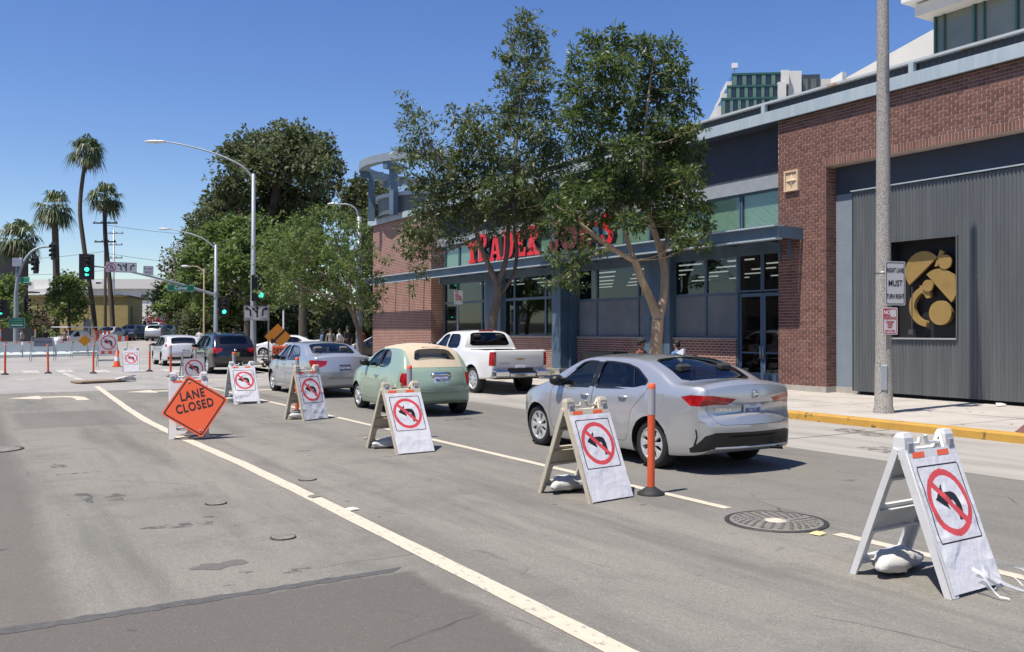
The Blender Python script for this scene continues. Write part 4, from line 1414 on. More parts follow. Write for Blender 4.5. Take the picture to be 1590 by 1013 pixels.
	def seats(s, ys, zf, m=M_SEAT, x=.36, hh=.62):
		for y in ys:
			for sg in (-1, 1):
				q = MB()
				q.bbox((-.23, -.05, 0), (.23, .45, .18), .05)
				q.loft([[(-.22, -.10, .05), (.22, -.10, .05), (.22, .06, .05), (-.22, .06, .05)], [(-.22, -.22, hh * .75), (.22, -.22, hh * .75), (.22, -.10, hh * .75), (-.22, -.10, hh * .75)], [(-.16, -.25, hh), (.16, -.25, hh), (.16, -.15, hh), (-.16, -.15, hh)]])
				q.bbox((-.12, -.29, hh + .03), (.12, -.19, hh + .2), .035)
				q.build('seat', m, s.root, loc=(sg * x, y, zf), fix=True)
	def mirror(s, y, z, m, size=(.12, .10, .16)):
		for sg in (-1, 1):
			w = s.W(y, z)
			q = MB()
			rings = []
			for t, k in ((0, .6), (.25, 1), (.75, 1), (1, .75)):
				yy = y + (t - .5) * size[1] * 1.6
				hw, hh = size[0] * k, size[2] * k * .5
				rings.append([(sg * (w + .05 + size[0] * .5) + hw * .9 * math.cos(a), yy, z + .05 + hh * math.sin(a)) for a in [2 * PI * j / 14 for j in range(14)]])
			q.smooth = True; q.loft(rings); q.smooth = False
			q.tube([(sg * (w - .02), y + .02, z - .02), (sg * (w + .09), y, z + .02)], .028, 8)
			q.build('wing_mirror', m, s.root, fix=True)
	def handle(s, y, z, m, parent, sg, L=.19):
		w = s.W(y, z)
		q = MB(); q.tube([(sg * (w - .01), y - L / 2, z), (sg * (w + .022), y - L / 2 + .03, z + .004), (sg * (w + .026), y, z + .006), (sg * (w + .022), y + L / 2 - .03, z + .004), (sg * (w - .01), y + L / 2, z)], .014, 8)
		q.build('handle', m, parent)
	def doors(s, polys, m, handles, hm, gap=.006):
		for poly, hd in zip(polys, handles):
			pr = round_poly(poly, .07)
			for sg in (-1, 1):
				# only the skin: a prism from just outside to 0.12 m inside
				w = s.W(sum(p[0] for p in poly) / len(poly), .7)
				a, b = sorted((sg * (w - .16), sg * (w + .3)))
				o = s.carve('door', prism_me(pr, 0, a, b), [m, M_TRIM], None, prism_me(grow(pr, gap), 0, a, b))
				if o and hd:
					s.handle(hd[0], hd[1], hm, o, sg)
	def plate(s, z, txt, rx=0.0, w=.305, h=.153, x=0, bg=None, tm=None):
		q = MB(); q.bbox((-w / 2, -.006, -h / 2), (w / 2, .012, h / 2), .004)
		o = q.build('licence_plate', bg or M_PLATE, s.root, loc=(x, s.rear(z) - .012, z), rot=(rx, 0, 0))
		text_part('plate_number', txt, .085, tm or M_PLATE_TXT, o, (0, -.0085, -.012), (R(90), 0, 0), bold=.0015, sx=.82)
		text_part('plate_state', 'California', .028, mat('plate_red', (0.45, 0.05, 0.08), .5), o, (0, -.0085, .056), (R(90), 0, 0))
		return o

def place(car, x, y, rz=0.0):
	car.root.location = (x, y, 0.0); car.root.rotation_euler = (0, 0, rz)

# ---- silver sedan in front (rear bumper at y=0, nose at y=L)
def sedan_spec():
	return dict(L=4.63, wheels=[(1.02, .315, .315), (3.72, .315, .315)],
		top=[(0.0, .50, .06, .10), (-.005, .60, .05, .12), (.01, .645, .03, .13), (.06, .665, .02, .13), (.105, .70, .02, .12), (.12, .80, .02, .11), (.10, .905, .02, .12), (.07, .925, .02, .13), (.065, .99, .02, .13), (.075, 1.05, .02, .12), (.12, 1.075, .03, .09), (.40, 1.09, .04, .05), (.62, 1.11, .05, .04), (.95, 1.245, .05, .05), (1.30, 1.36, .06, .05),
			 (1.62, 1.40, .07, .04), (2.1, 1.405, .07, .035), (2.55, 1.395, .07, .04), (2.78, 1.36, .06, .05), (3.15, 1.20, .05, .06), (3.52, 1.02, .06, .06), (3.75, .955, .07, .05), (4.2, .87, .08, .06), (4.48, .76, .09, .12), (4.60, .62, .08, .16), (4.63, .48, .07, .18)],
		bot=[(0.0, .52), (.02, .38), (.10, .27), (.35, .22), (.8, .19), (2.3, .17), (3.9, .17), (4.35, .19), (4.56, .26), (4.62, .38), (4.63, .48)],
		plan=[(0, .66), (.10, .765), (.3, .845), (.9, .885), (2.2, .885), (3.6, .885), (4.1, .85), (4.4, .78), (4.63, .62)],
		belt=[(0, 1.02), (.6, 1.01), (1.3, .985), (2.2, .955), (3.2, .92), (3.7, .9), (4.63, .7)],
		spine=(.55, 4.1), zspine=[(0, .60), (1.0, .70), (2.4, .70), (3.7, .66), (4.63, .55)], zmid=.62, tumble=.34, tumble2=.14, flare=.024, res=.05)
s1 = sedan_spec()
fy = lambda y: 1.02 - (1.02 - y) * .90 if y < 1.02 else (3.72 + (y - 3.72) * .86 if y > 3.72 else y)
for k_ in ('top', 'bot', 'plan', 'belt'):
	s1[k_] = [(fy(p[0]),) + tuple(p[1:]) for p in s1[k_]]
s1['plan'] = s1['plan'][:-3] + [(4.05, .83), (4.30, .73), (4.50, .54)]
s1['spine'] = (.6, 3.98)
c1 = Car('silver_sedan', 'silver four-door sedan with eight-spoke wheels, nearest car, beside the orange post', 'car', s1, paint('silver_paint', (0.52, 0.525, 0.53), .6, .30))
c1.wells()
c1.hollow([(.86, .80), (1.0, 1.17), (1.34, 1.31), (1.65, 1.35), (2.55, 1.345), (2.76, 1.305), (3.15, 1.13), (3.42, 1.0), (3.42, .62), (.95, .62)])
c1.rim_window('rear_window', c1.find(.64, 1.12), c1.find(1.33, 1.365), .80, .86, G_CAR_D)
c1.rim_window('windscreen', c1.find(2.80, 1.38), c1.find(3.46, 1.05), .88, .90, G_CAR)
c1.side_window([(3.22, .965), (2.40, .99), (2.34, 1.325), (2.56, 1.328), (2.72, 1.30)], G_CAR)
c1.side_window([(2.27, .992), (1.38, 1.02), (1.20, 1.06), (1.16, 1.11), (1.42, 1.255), (1.66, 1.308), (2.0, 1.33), (2.22, 1.33)], G_CAR_D)
c1.side_patch('pillar_trim', [(2.29, .985), (2.38, .985), (2.345, 1.335), (2.215, 1.337)], M_TRIM)
c1.side_patch('pillar_trim', [(1.40, 1.03), (1.43, 1.03), (1.55, 1.29), (1.52, 1.285)], M_TRIM, off=-.012)
c1.doors([[(2.32, .30), (3.28, .30), (3.36, .55), (3.33, .93), (3.26, .95), (2.76, 1.315), (2.5, 1.355), (2.31, 1.355)],
		  [(1.55, .30), (2.305, .30), (2.295, 1.355), (1.9, 1.355), (1.60, 1.31), (1.12, 1.10), (1.12, .98), (1.42, .72), (1.45, .45)]], c1.pm, [(2.48, .86), (1.60, .885)], c1.pm)
# lights, lower black insert, boot lid seam
for sg in (-1, 1):
	c1.lamp('tail_light', [(sg * .30, .93), (sg * .62, .975), (sg * 1.0, .99), (sg * 1.0, .86), (sg * .74, .845), (sg * .56, .865), (sg * .40, .855), (sg * .34, .90)], [(-.3, .7), (.30, .84), (.47, .955), (.30, .985), (-.3, 1.1)], [M_LAMP_R, M_LAMP_R])
	q = MB(); q.prism([(sg * .36, .855), (sg * .40, .805), (sg * .53, .83), (sg * .60, .868), (sg * .56, .866), (sg * .40, .853)], 1, -.4, .4)
	c1.carve('reversing_light', solid_obj(q), [M_LAMP_W, M_LAMP_W])
c1.side_patch('fuel_flap', [(.78, .80), (1.0, .80), (1.02, .97), (.76, .97)], c1.pm, off=.0016, sgs=(-1,))
q = MB(); q.prism([(-.60, .525), (.60, .525), (.72, .49), (.86, .26), (.62, .32), (-.62, .32), (-.86, .26), (-.72, .49)], 1, -.3, .34)
c1.carve('rear_valance', solid_obj(q), [M_TRIM, M_TRIM])
for sg in (-1, 1):
	c1.lamp('bumper_crease_line', [(sg * .70, .56), (sg * 1.0, .57), (sg * 1.0, .34), (sg * .70, .34)], [(.235, .57), (.255, .57), (.245, .47), (.285, .36), (.255, .36), (.225, .47)], [M_TRIM, M_TRIM])  # black inlay draws the dark shade line of the bumper crease
lid = round_poly([(-.56, .62), (.56, .62), (.68, .80), (.66, 1.2), (-.66, 1.2), (-.68, .80)], .06)
c1.carve('boot_lid', prism_me(lid, 1, -.3, .30), [c1.pm, M_TRIM], None, prism_me(grow(lid, .005), 1, -.3, .305))
for sg in (-1, 1):
	q = MB(); q.prism([(sg * .42, .60), (sg * .92, .68), (sg * .92, .78), (sg * .50, .72)], 1, 4.0, 4.8)
	c1.carve('headlight', solid_obj(q), [M_LAMP_W, M_TRIM])
c1.finish()
c1.wheel(8, style='fan')
c1.mirror(3.10, .99, M_TRIM)
c1.seats([2.05, 1.2], .52)
q = MB(); q.bbox((-.62, 3.0, .62), (.62, 3.35, .93), .06); q.build('dashboard', M_SEAT, c1.root)
q = MB(); q.bbox((-.62, .9, .62), (.62, 1.15, .98), .04); q.build('parcel_shelf', M_SEAT, c1.root)
c1.plate(.79, '8KQJ180', R(0))
q = MB(); q.lathe([(.055, 0), (.055, -.01), (.045, -.012), (.045, 0)], 24, axis='y'); q.box((-.05, -.01, -.006), (.05, -.002, .006)); q.build('badge', M_CHROME, c1.root, loc=(0, c1.rear(.985), .985), rot=(R(-3), 0, 0))
text_part('model_lettering', 'COROLLA', .05, M_CHROME, c1.root, (-.46, c1.rear(.80, .46) - .012, .80), (R(88), 0, R(-9)), bold=.001)
q = MB(); q.box((-.36, c1.rear(.905) - .004, .895), (.36, c1.rear(.905) + .1, .912)); q.build('lid_line', M_TRIM, c1.root)
q = MB(); q.prism([(1.36, 1.44), (1.50, 1.465), (1.37, 1.525), (1.33, 1.53), (1.34, 1.45)], 0, -.018, .018); q.build('fin_antenna', M_PLATE, c1.root, fix=True)
q = MB(); q.box((.12, .83, 1.165), (.32, .85, 1.185)); q.build('brake_light', M_LAMP_R, c1.root)
q = MB(); q.tube([(-.62, c1.rear(.5) + .085, .335), (-.3, c1.rear(.5) + .028, .335), (.3, c1.rear(.5) + .028, .335), (.62, c1.rear(.5) + .085, .335)], .014, 8); q.build('valance_trim', c1.pm, c1.root)
q = MB(); q.tube([(.45, -.02, .30), (.45, .3, .28)], .028, 10); q.build('exhaust', M_CHROME, c1.root)
place(c1, 8.40, 8.06, R(0.0))

# ---- mint two-door convertible
def mini_spec():
	return dict(L=3.55, wheels=[(.52, .295, .295), (2.82, .295, .295)],
		top=[(0.0, .52, .09, .13), (.0, .66, .08, .14), (.05, .80, .07, .14), (.10, .93, .06, .13), (.17, 1.04, .06, .11), (.33, 1.24, .07, .09), (.47, 1.36, .08, .07), (.66, 1.42, .09, .05),
			 (1.0, 1.45, .09, .05), (1.45, 1.45, .09, .05), (1.78, 1.41, .08, .06), (2.1, 1.29, .06, .07), (2.55, 1.06, .07, .07), (2.72, 1.0, .09, .07), (3.05, .94, .12, .08), (3.33, .84, .13, .12), (3.50, .68, .11, .18), (3.55, .50, .08, .2)],
		bot=[(0.0, .52), (.02, .36), (.12, .27), (.4, .22), (1.7, .18), (3.1, .19), (3.42, .24), (3.53, .36), (3.55, .50)],
		plan=[(0, .66), (.12, .745), (.35, .795), (.8, .812), (2.6, .812), (3.0, .79), (3.3, .72), (3.55, .54)],
		belt=[(0, 1.0), (.6, .985), (1.5, .965), (2.4, .945), (2.8, .92), (3.55, .7)],
		spine=(.5, 3.0), zspine=[(0, .58), (1.0, .68), (2.4, .68), (3.55, .56)], zmid=.56, tumble=.33, tumble2=.20, shoulder=.05, tuck=.06, flare=.02, res=.045)
c2 = Car('mint_hatchback', 'mint green small two-door car with tan fabric roof', 'car', mini_spec(), paint('mint_paint', (0.27, 0.365, 0.275), .0, .26))
c2.wells(depth=.27, extra=.04)
c2.hollow([(.40, 1.0), (.53, 1.26), (.72, 1.365), (1.0, 1.395), (1.45, 1.395), (1.75, 1.355), (2.06, 1.24), (2.42, 1.03), (2.42, .62), (.42, .62)])
TAN = mat('tan_canvas', (0.52, 0.435, 0.32), .95, col2=(0.48, 0.40, 0.29), scale=6, bump=.25, bump_scale=180)
c2.rim_window('rear_window', c2.find(.235, 1.11), c2.find(.425, 1.325), .78, .72, G_CAR, rc=.4)
c2.rim_window('windscreen', c2.find(1.80, 1.41), c2.find(2.48, 1.10), .86, .88, G_CAR)
c2.side_window([(2.36, 1.0), (1.60, 1.01), (1.55, 1.355), (1.74, 1.335), (1.92, 1.27)], G_CAR)
c2.side_window([(1.50, 1.01), (.98, 1.02), (.93, 1.10), (1.06, 1.28), (1.24, 1.35), (1.47, 1.358)], G_CAR, r=.09)
c2.side_patch('pillar_trim', [(1.49, 1.0), (1.615, 1.0), (1.56, 1.365), (1.46, 1.367)], M_TRIM)
q = MB(); q.prism([(-.4, 1.015), (.22, 1.015), (.42, 1.18), (.62, 1.33), (.80, 1.385), (1.0, 1.40), (1.7, 1.395), (1.76, 1.42), (1.78, 1.7), (-.4, 1.7)], 0, -.575, .575)
c2.carve('fabric_roof', solid_obj(q), [TAN, TAN])
c2.doors([[(1.42, .30), (2.44, .30), (2.5, .6), (2.46, .96), (2.36, 1.0), (1.92, 1.30), (1.70, 1.37), (1.535, 1.378), (1.40, .98)]], c2.pm, [(1.56, .80)], M_CHROME)
q = MB(); bl = round_poly([(-.60, .56), (.60, .56), (.625, .80), (.60, 1.006), (-.60, 1.006), (-.625, .80)], .06)
c2.carve('boot_lid', prism_me(bl, 1, -.3, .20), [c2.pm, M_TRIM], None, prism_me(grow(bl, .005), 1, -.3, .205))
for sg in (-1, 1):
	c2.lamp('tail_light', round_poly([(sg * .60, .90), (sg * .85, .90), (sg * .85, .62), (sg * .64, .62)], .05), round_poly([(-.3, .6), (.20, .63), (.27, .76), (.22, .90), (-.3, .92)], .05), [M_LAMP_R, M_LAMP_R])
	q = MB(); q.prism(round_poly([(sg * .40, .62), (sg * .68, .66), (sg * .68, .80), (sg * .44, .78)], .05), 1, 3.0, 3.7)
	c2.carve('headlight', solid_obj(q), [M_LAMP_W, M_TRIM])
bump = round_poly([(-1, .30), (1, .30), (1, .52), (-1, .52)], .01)
c2.carve('rear_bumper', prism_me(bump, 1, -.3, .25), [c2.pm, M_TRIM], None, prism_me(grow(bump, .004), 1, -.3, .252))
c2.finish()
c2.wheel(6, style='spoke')
c2.mirror(2.20, 1.02, M_TRIM, (.11, .10, .15))
c2.seats([1.35, .75], .50, M_SEAT_T)
q = MB(); q.bbox((-.56, 2.1, .62), (.56, 2.36, .95), .06); q.build('dashboard', M_SEAT, c2.root)
yr = c2.rear(.86) - .01
q = MB(); q.smooth = True; q.loft([[(-.23, yr + .03, .80), (-.23, yr + .03, .88), (-.22, yr, .90), (-.22, yr, .80)], [(-.15, yr - .02, .84), (-.15, yr - .01, .91), (-.15, yr - .03, .915), (-.15, yr - .04, .85)], [(.15, yr - .02, .84), (.15, yr - .01, .91), (.15, yr - .03, .915), (.15, yr - .04, .85)], [(.23, yr + .03, .80), (.23, yr + .03, .88), (.22, yr, .90), (.22, yr, .80)]]); q.smooth = False; q.box((-.205, yr + .0, .68), (-.175, yr + .05, .84)); q.box((.175, yr + .0, .68), (.205, yr + .05, .84)); q.build('plate_surround', M_CHROME, c2.root, fix=True)
c2.plate(.765, '7MGZ993', R(-9), bg=mat('plate_lilac', (0.55, 0.56, 0.70), .5))
q = MB(); q.lathe([(.05, 0), (.05, -.012), (.036, -.016), (.001, -.016)], 24, axis='y'); q.build('badge', M_CHROME, c2.root, loc=(0, c2.rear(.955), .955))
q = MB(); q.bbox((-.20, .44, 1.395), (.20, .50, 1.43), .01); q.build('brake_light', M_LAMP_R, c2.root, rot=(0, 0, 0))
place(c2, 8.30, 16.75, R(-2.0))

# ---- white pickup truck parked at the kerb
def truck_spec():
	return dict(L=5.35, wheels=[(1.20, .38, .38), (4.45, .38, .38)],
		top=[(0.10, .70, .03, .03), (.085, .85, .03, .03), (.075, 1.0, .03, .03), (.075, 1.12, .03, .03), (.085, 1.20, .02, .02), (.12, 1.225, .02, .01), (.5, 1.225, .03, .005), (1.2, 1.23, .03, .005), (1.72, 1.235, .03, .005), (1.765, 1.26, .03, .01), (1.80, 1.40, .04, .03), (1.92, 1.64, .06, .04), (2.05, 1.725, .07, .04),
			 (2.4, 1.75, .08, .04), (2.9, 1.75, .08, .04), (3.2, 1.71, .07, .05), (3.6, 1.47, .06, .06), (3.93, 1.27, .06, .06), (4.15, 1.215, .07, .05), (4.7, 1.17, .08, .05), (5.15, 1.09, .09, .08), (5.28, .95, .07, .1), (5.33, .75, .06, .1), (5.35, .62, .06, .1)],
		bot=[(0.10, .70), (.12, .52), (.2, .46), (.6, .42), (2.5, .36), (4.7, .36), (5.1, .38), (5.3, .48), (5.35, .62)],
		plan=[(0, .87), (.3, .915), (1.2, .925), (3.5, .925), (4.6, .92), (5.0, .88), (5.35, .74)],
		belt=[(0, 1.2), (1.7, 1.2), (2.5, 1.21), (3.8, 1.18), (4.6, 1.1), (5.35, .9)],
		spine=(.35, 4.95), zspine=[(0, .8), (5.35, .75)], zmid=.8, tumble=.30, tumble2=.12, shoulder=.03, tuck=.04, flare=.03, res=.06)
c3 = Car('white_pickup', 'white crew cab pickup truck parked at the kerb in front of the store', 'truck', truck_spec(), paint('white_paint', (0.70, 0.70, 0.685), .0, .3))
c3.wells(depth=.34, extra=.06)
c3.hollow([(1.88, 1.22), (1.99, 1.60), (2.1, 1.67), (2.4, 1.69), (2.9, 1.69), (3.16, 1.65), (3.55, 1.40), (3.8, 1.22), (3.8, .8), (1.88, .8)])
q = MB(); q.box((-.72, .14, .75), (.72, 1.70, 1.6)); c3.cut(solid_obj(q))
c3.rim_window('rear_window', c3.find(1.795, 1.34), c3.find(1.955, 1.67), .84, .88, G_CAR_D, rc=.3)
c3.rim_window('windscreen', c3.find(3.24, 1.70), c3.find(3.88, 1.30), .88, .92, G_CAR)
c3.side_window([(3.72, 1.25), (2.93, 1.25), (2.90, 1.65), (3.05, 1.65), (3.18, 1.61)], G_CAR_D)
c3.side_window([(2.84, 1.25), (2.20, 1.26), (2.14, 1.32), (2.18, 1.56), (2.30, 1.65), (2.80, 1.655)], G_CAR_D, r=.07)
c3.doors([[(2.88, .48), (3.80, .48), (3.86, .8), (3.84, 1.2), (3.22, 1.65), (3.05, 1.70), (2.87, 1.70)],
		  [(2.12, .48), (2.86, .48), (2.855, 1.70), (2.25, 1.70), (2.10, 1.58), (2.06, 1.24), (2.06, .75)]], c3.pm, [(2.99, 1.08), (2.19, 1.09)], M_CHROME)
for sg in (-1, 1):
	q = MB(); q.prism(round_poly([(sg * .775, 1.18), (sg * 1.0, 1.18), (sg * 1.0, .80), (sg * .775, .80)], .02), 1, -.3, .24)
	c3.carve('tail_light', solid_obj(q), [M_LAMP_R, M_LAMP_R])
	q = MB(); q.prism([(sg * .55, .92), (sg * .95, .95), (sg * .95, 1.08), (sg * .58, 1.04)], 1, 4.9, 5.5)
	c3.carve('headlight', solid_obj(q), [M_LAMP_W, M_TRIM])
tg = round_poly([(-.76, .74), (.76, .74), (.765, 1.3), (-.765, 1.3)], .02)
c3.carve('tailgate', prism_me(tg, 1, -.3, .135), [c3.pm, M_TRIM], None, prism_me(grow(tg, .006), 1, -.3, .1395))
c3.finish()
c3.wheel(6, style='steel', rim_m=M_ALLOY, w=.24)
c3.mirror(3.60, 1.27, M_TRIM, (.14, .11, .22))
c3.seats([2.75, 2.15], .85, M_SEAT)
q = MB(); q.bbox((-.66, 3.45, .8), (.66, 3.78, 1.18), .06); q.build('dashboard', M_SEAT, c3.root)
q = MB(); q.bbox((-.9, -.10, .49), (-.42, .12, .67), .035); q.bbox((.42, -.10, .49), (.9, .12, .67), .035); q.bbox((-.42, -.085, .49), (.42, .12, .60), .02); q.build('rear_bumper', M_CHROME, c3.root)
q = MB(); q.box((-.40, .03, .57), (.40, .07, .73)); q.build('bumper_panel', M_TRIM, c3.root)
c3.plate(.72, '8V20241', 0)
q = MB(); q.bbox((-.13, .055, 1.05), (.13, .09, 1.15), .012); q.build('tailgate_handle', M_TRIM, c3.root)
GOLDB = mat('badge_gold', (0.55, 0.36, 0.10), .3, .8)
q = MB(); q.prism([(-.16, .97), (-.14, 1.0), (-.05, 1.0), (-.045, 1.02), (.045, 1.02), (.05, 1.0), (.16, 1.0), (.14, .97), (.05, .97), (.045, .95), (-.045, .95), (-.05, .97)], 1, .045, .065); q.build('badge', GOLDB, c3.root, fix=True)
text_part('model_lettering', 'COLORADO', .06, M_CHROME, c3.root, (-.52, .040, .86), (R(90), 0, 0), bold=.001)
q = MB(); q.bbox((-.24, 2.0, 1.745), (.24, 2.06, 1.785), .01); q.build('brake_light', M_LAMP_R, c3.root, rot=(0, 0, 0))
q = MB(); q.box((-.70, .2, .42), (.70, 1.0, .5)); q.build('spare_tyre_carrier', M_WELL, c3.root)
place(c3, 13.12, 21.35, R(0.0))

# ---- silver-blue sedan farther on
def sedan2_spec():
	s = sedan_spec()
	s['top'] = [(0.0, .55, .07, .10), (.0, .70, .06, .11), (.03, .82, .05, .12), (.06, .95, .04, .12), (.075, 1.045, .03, .10), (.13, 1.085, .03, .08), (.40, 1.09, .04, .05), (.66, 1.11, .05, .04), (1.0, 1.265, .05, .05), (1.32, 1.375, .06, .05),
			 (1.62, 1.42, .07, .04), (2.1, 1.435, .07, .035), (2.5, 1.42, .07, .04), (2.75, 1.37, .06, .05), (3.15, 1.16, .05, .06), (3.55, .98, .06, .06), (3.75, .92, .07, .05), (4.1, .84, .08, .06), (4.35, .74, .09, .12), (4.46, .62, .08, .16), (4.49, .48, .07, .18)]
	s['bot'] = [(0.0, .55), (.02, .38), (.10, .28), (.35, .23), (.8, .20), (2.3, .17), (3.8, .17), (4.2, .19), (4.42, .26), (4.48, .38), (4.49, .48)]
	s['plan'] = [(0, .73), (.12, .80), (.4, .855), (.9, .875), (2.2, .875), (3.5, .87), (4.0, .84), (4.3, .76), (4.49, .62)]
	s['wheels'] = [(.98, .31, .31), (3.68, .31, .31)]; s['spine'] = (.55, 4.0); s['L'] = 4.49
	return s
def make_sedan2(name, label, pm, cat='car', glass=None, group=None, detail=True):
	c = Car(name, label, cat, sedan2_spec(), pm, group)
	c.wells()
	c.hollow([(.9, .80), (1.05, 1.19), (1.36, 1.325), (1.65, 1.37), (2.5, 1.365), (2.72, 1.315), (3.1, 1.12), (3.42, .98), (3.42, .62), (.95, .62)])
	c.rim_window('rear_window', c.find(.70, 1.125), c.find(1.34, 1.38), .82, .86, glass or G_CAR)
	c.rim_window('windscreen', c.find(2.78, 1.36), c.find(3.50, 1.0), .88, .90, G_CAR)
	c.side_window([(3.20, .955), (2.38, .98), (2.33, 1.34), (2.52, 1.345), (2.70, 1.31)], G_CAR)
	c.side_window([(2.27, .982), (1.40, 1.0), (1.25, 1.06), (1.22, 1.11), (1.45, 1.27), (1.66, 1.325), (2.0, 1.347), (2.22, 1.347)], G_CAR)
	if detail:
		c.doors([[(2.32, .30), (3.28, .30), (3.36, .55), (3.33, .93), (3.22, .95), (2.74, 1.33), (2.5, 1.37), (2.31, 1.37)],
		  [(1.55, .30), (2.305, .30), (2.295, 1.37), (1.9, 1.373), (1.60, 1.33), (1.16, 1.10), (1.16, .98), (1.42, .72), (1.45, .45)]], c.pm, [(2.48, .85), (1.60, .87)], c.pm)
	for sg in (-1, 1):
		c.lamp('tail_light', [(sg * .44, .98), (sg * 1.0, 1.01), (sg * 1.0, .80), (sg * .66, .80), (sg * .50, .86)], [(-.4, .6), (.16, .80), (.40, .96), (.28, 1.01), (-.4, 1.1)], [M_LAMP_R, M_LAMP_R])
		q = MB(); q.prism([(sg * .45, .58), (sg * .92, .64), (sg * .92, .78), (sg * .50, .72)], 1, 3.9, 4.7)
		c.carve('headlight', solid_obj(q), [M_LAMP_W, M_TRIM])
	if detail:
		lid = round_poly([(-.62, .66), (.62, .66), (.68, .80), (.66, 1.2), (-.66, 1.2), (-.68, .80)], .06)
		c.carve('boot_lid', prism_me(lid, 1, -.3, .30), [c.pm, M_TRIM], None, prism_me(grow(lid, .005), 1, -.3, .305))
	q = MB(); q.prism([(-.32, .45), (.32, .45), (.36, .6), (-.36, .6)], 1, 4.3, 4.7)
	c.carve('grille', solid_obj(q), [M_TRIM, M_TRIM])
	c.finish()
	c.wheel(5, style='fan')
	c.mirror(3.08, .98, M_TRIM)
	c.seats([2.05, 1.25], .52, M_SEAT_T)
	q = MB(); q.bbox((-.62, .95, .62), (.62, 1.2, .98), .04); q.build('parcel_shelf', M_SEAT, c.root)
	return c
c4 = make_sedan2('silver_sedan', 'silver-blue four-door sedan ahead of the mint green car', paint('silver_blue_paint', (0.43, 0.45, 0.48), .5, .33))
c4.plate(.80, '5XZW481', R(-6), bg=mat('plate_dark', (0.06, 0.08, 0.16), .5), tm=M_PLATE)
place(c4, 8.44, 22.7, R(0))

# ---- black estate and white hatchback
def wagon_spec(L=4.8, H=1.62):
	k = H / 1.62
	return dict(L=L, wheels=[(1.02, .34, .34), (L - 1.03, .34, .34)],
		top=[(0.02, .55, .07, .08), (.0, .68, .06, .09), (.03, .85, .06, .09), (.06, 1.02, .05, .09), (.13, 1.12 * k, .05, .08), (.34, 1.38 * k, .06, .07), (.52, 1.545 * k, .07, .05), (.72, 1.60 * k, .07, .04),
			 (1.3, 1.635 * k, .08, .04), (2.2, 1.64 * k, .08, .04), (2.75, 1.585 * k, .07, .05), (3.15, 1.39 * k, .06, .06), (3.58, 1.15 * k, .06, .06), (3.8, 1.085 * k, .07, .05), (L - .45, .98 * k, .08, .06), (L - .15, .86 * k, .09, .12), (L - .03, .68, .08, .16), (L, .5, .07, .18)],
		bot=[(0.02, .55), (.05, .42), (.14, .33), (.5, .27), (2.3, .24), (L - .7, .23), (L - .25, .25), (L - .06, .34), (L, .5)],
		plan=[(0, .74), (.12, .82), (.4, .885), (.9, .915), (2.2, .915), (L - 1.0, .91), (L - .5, .87), (L - .2, .79), (L, .64)],
		belt=[(0, 1.14 * k), (1.3, 1.09 * k), (2.2, 1.06 * k), (3.6, 1.01 * k), (L, .75)],
		spine=(.55, L - .55), zspine=[(0, .66), (1.0, .74), (2.4, .74), (L, .58)], zmid=.68, tumble=.30, tumble2=.12, flare=.024, res=.06)
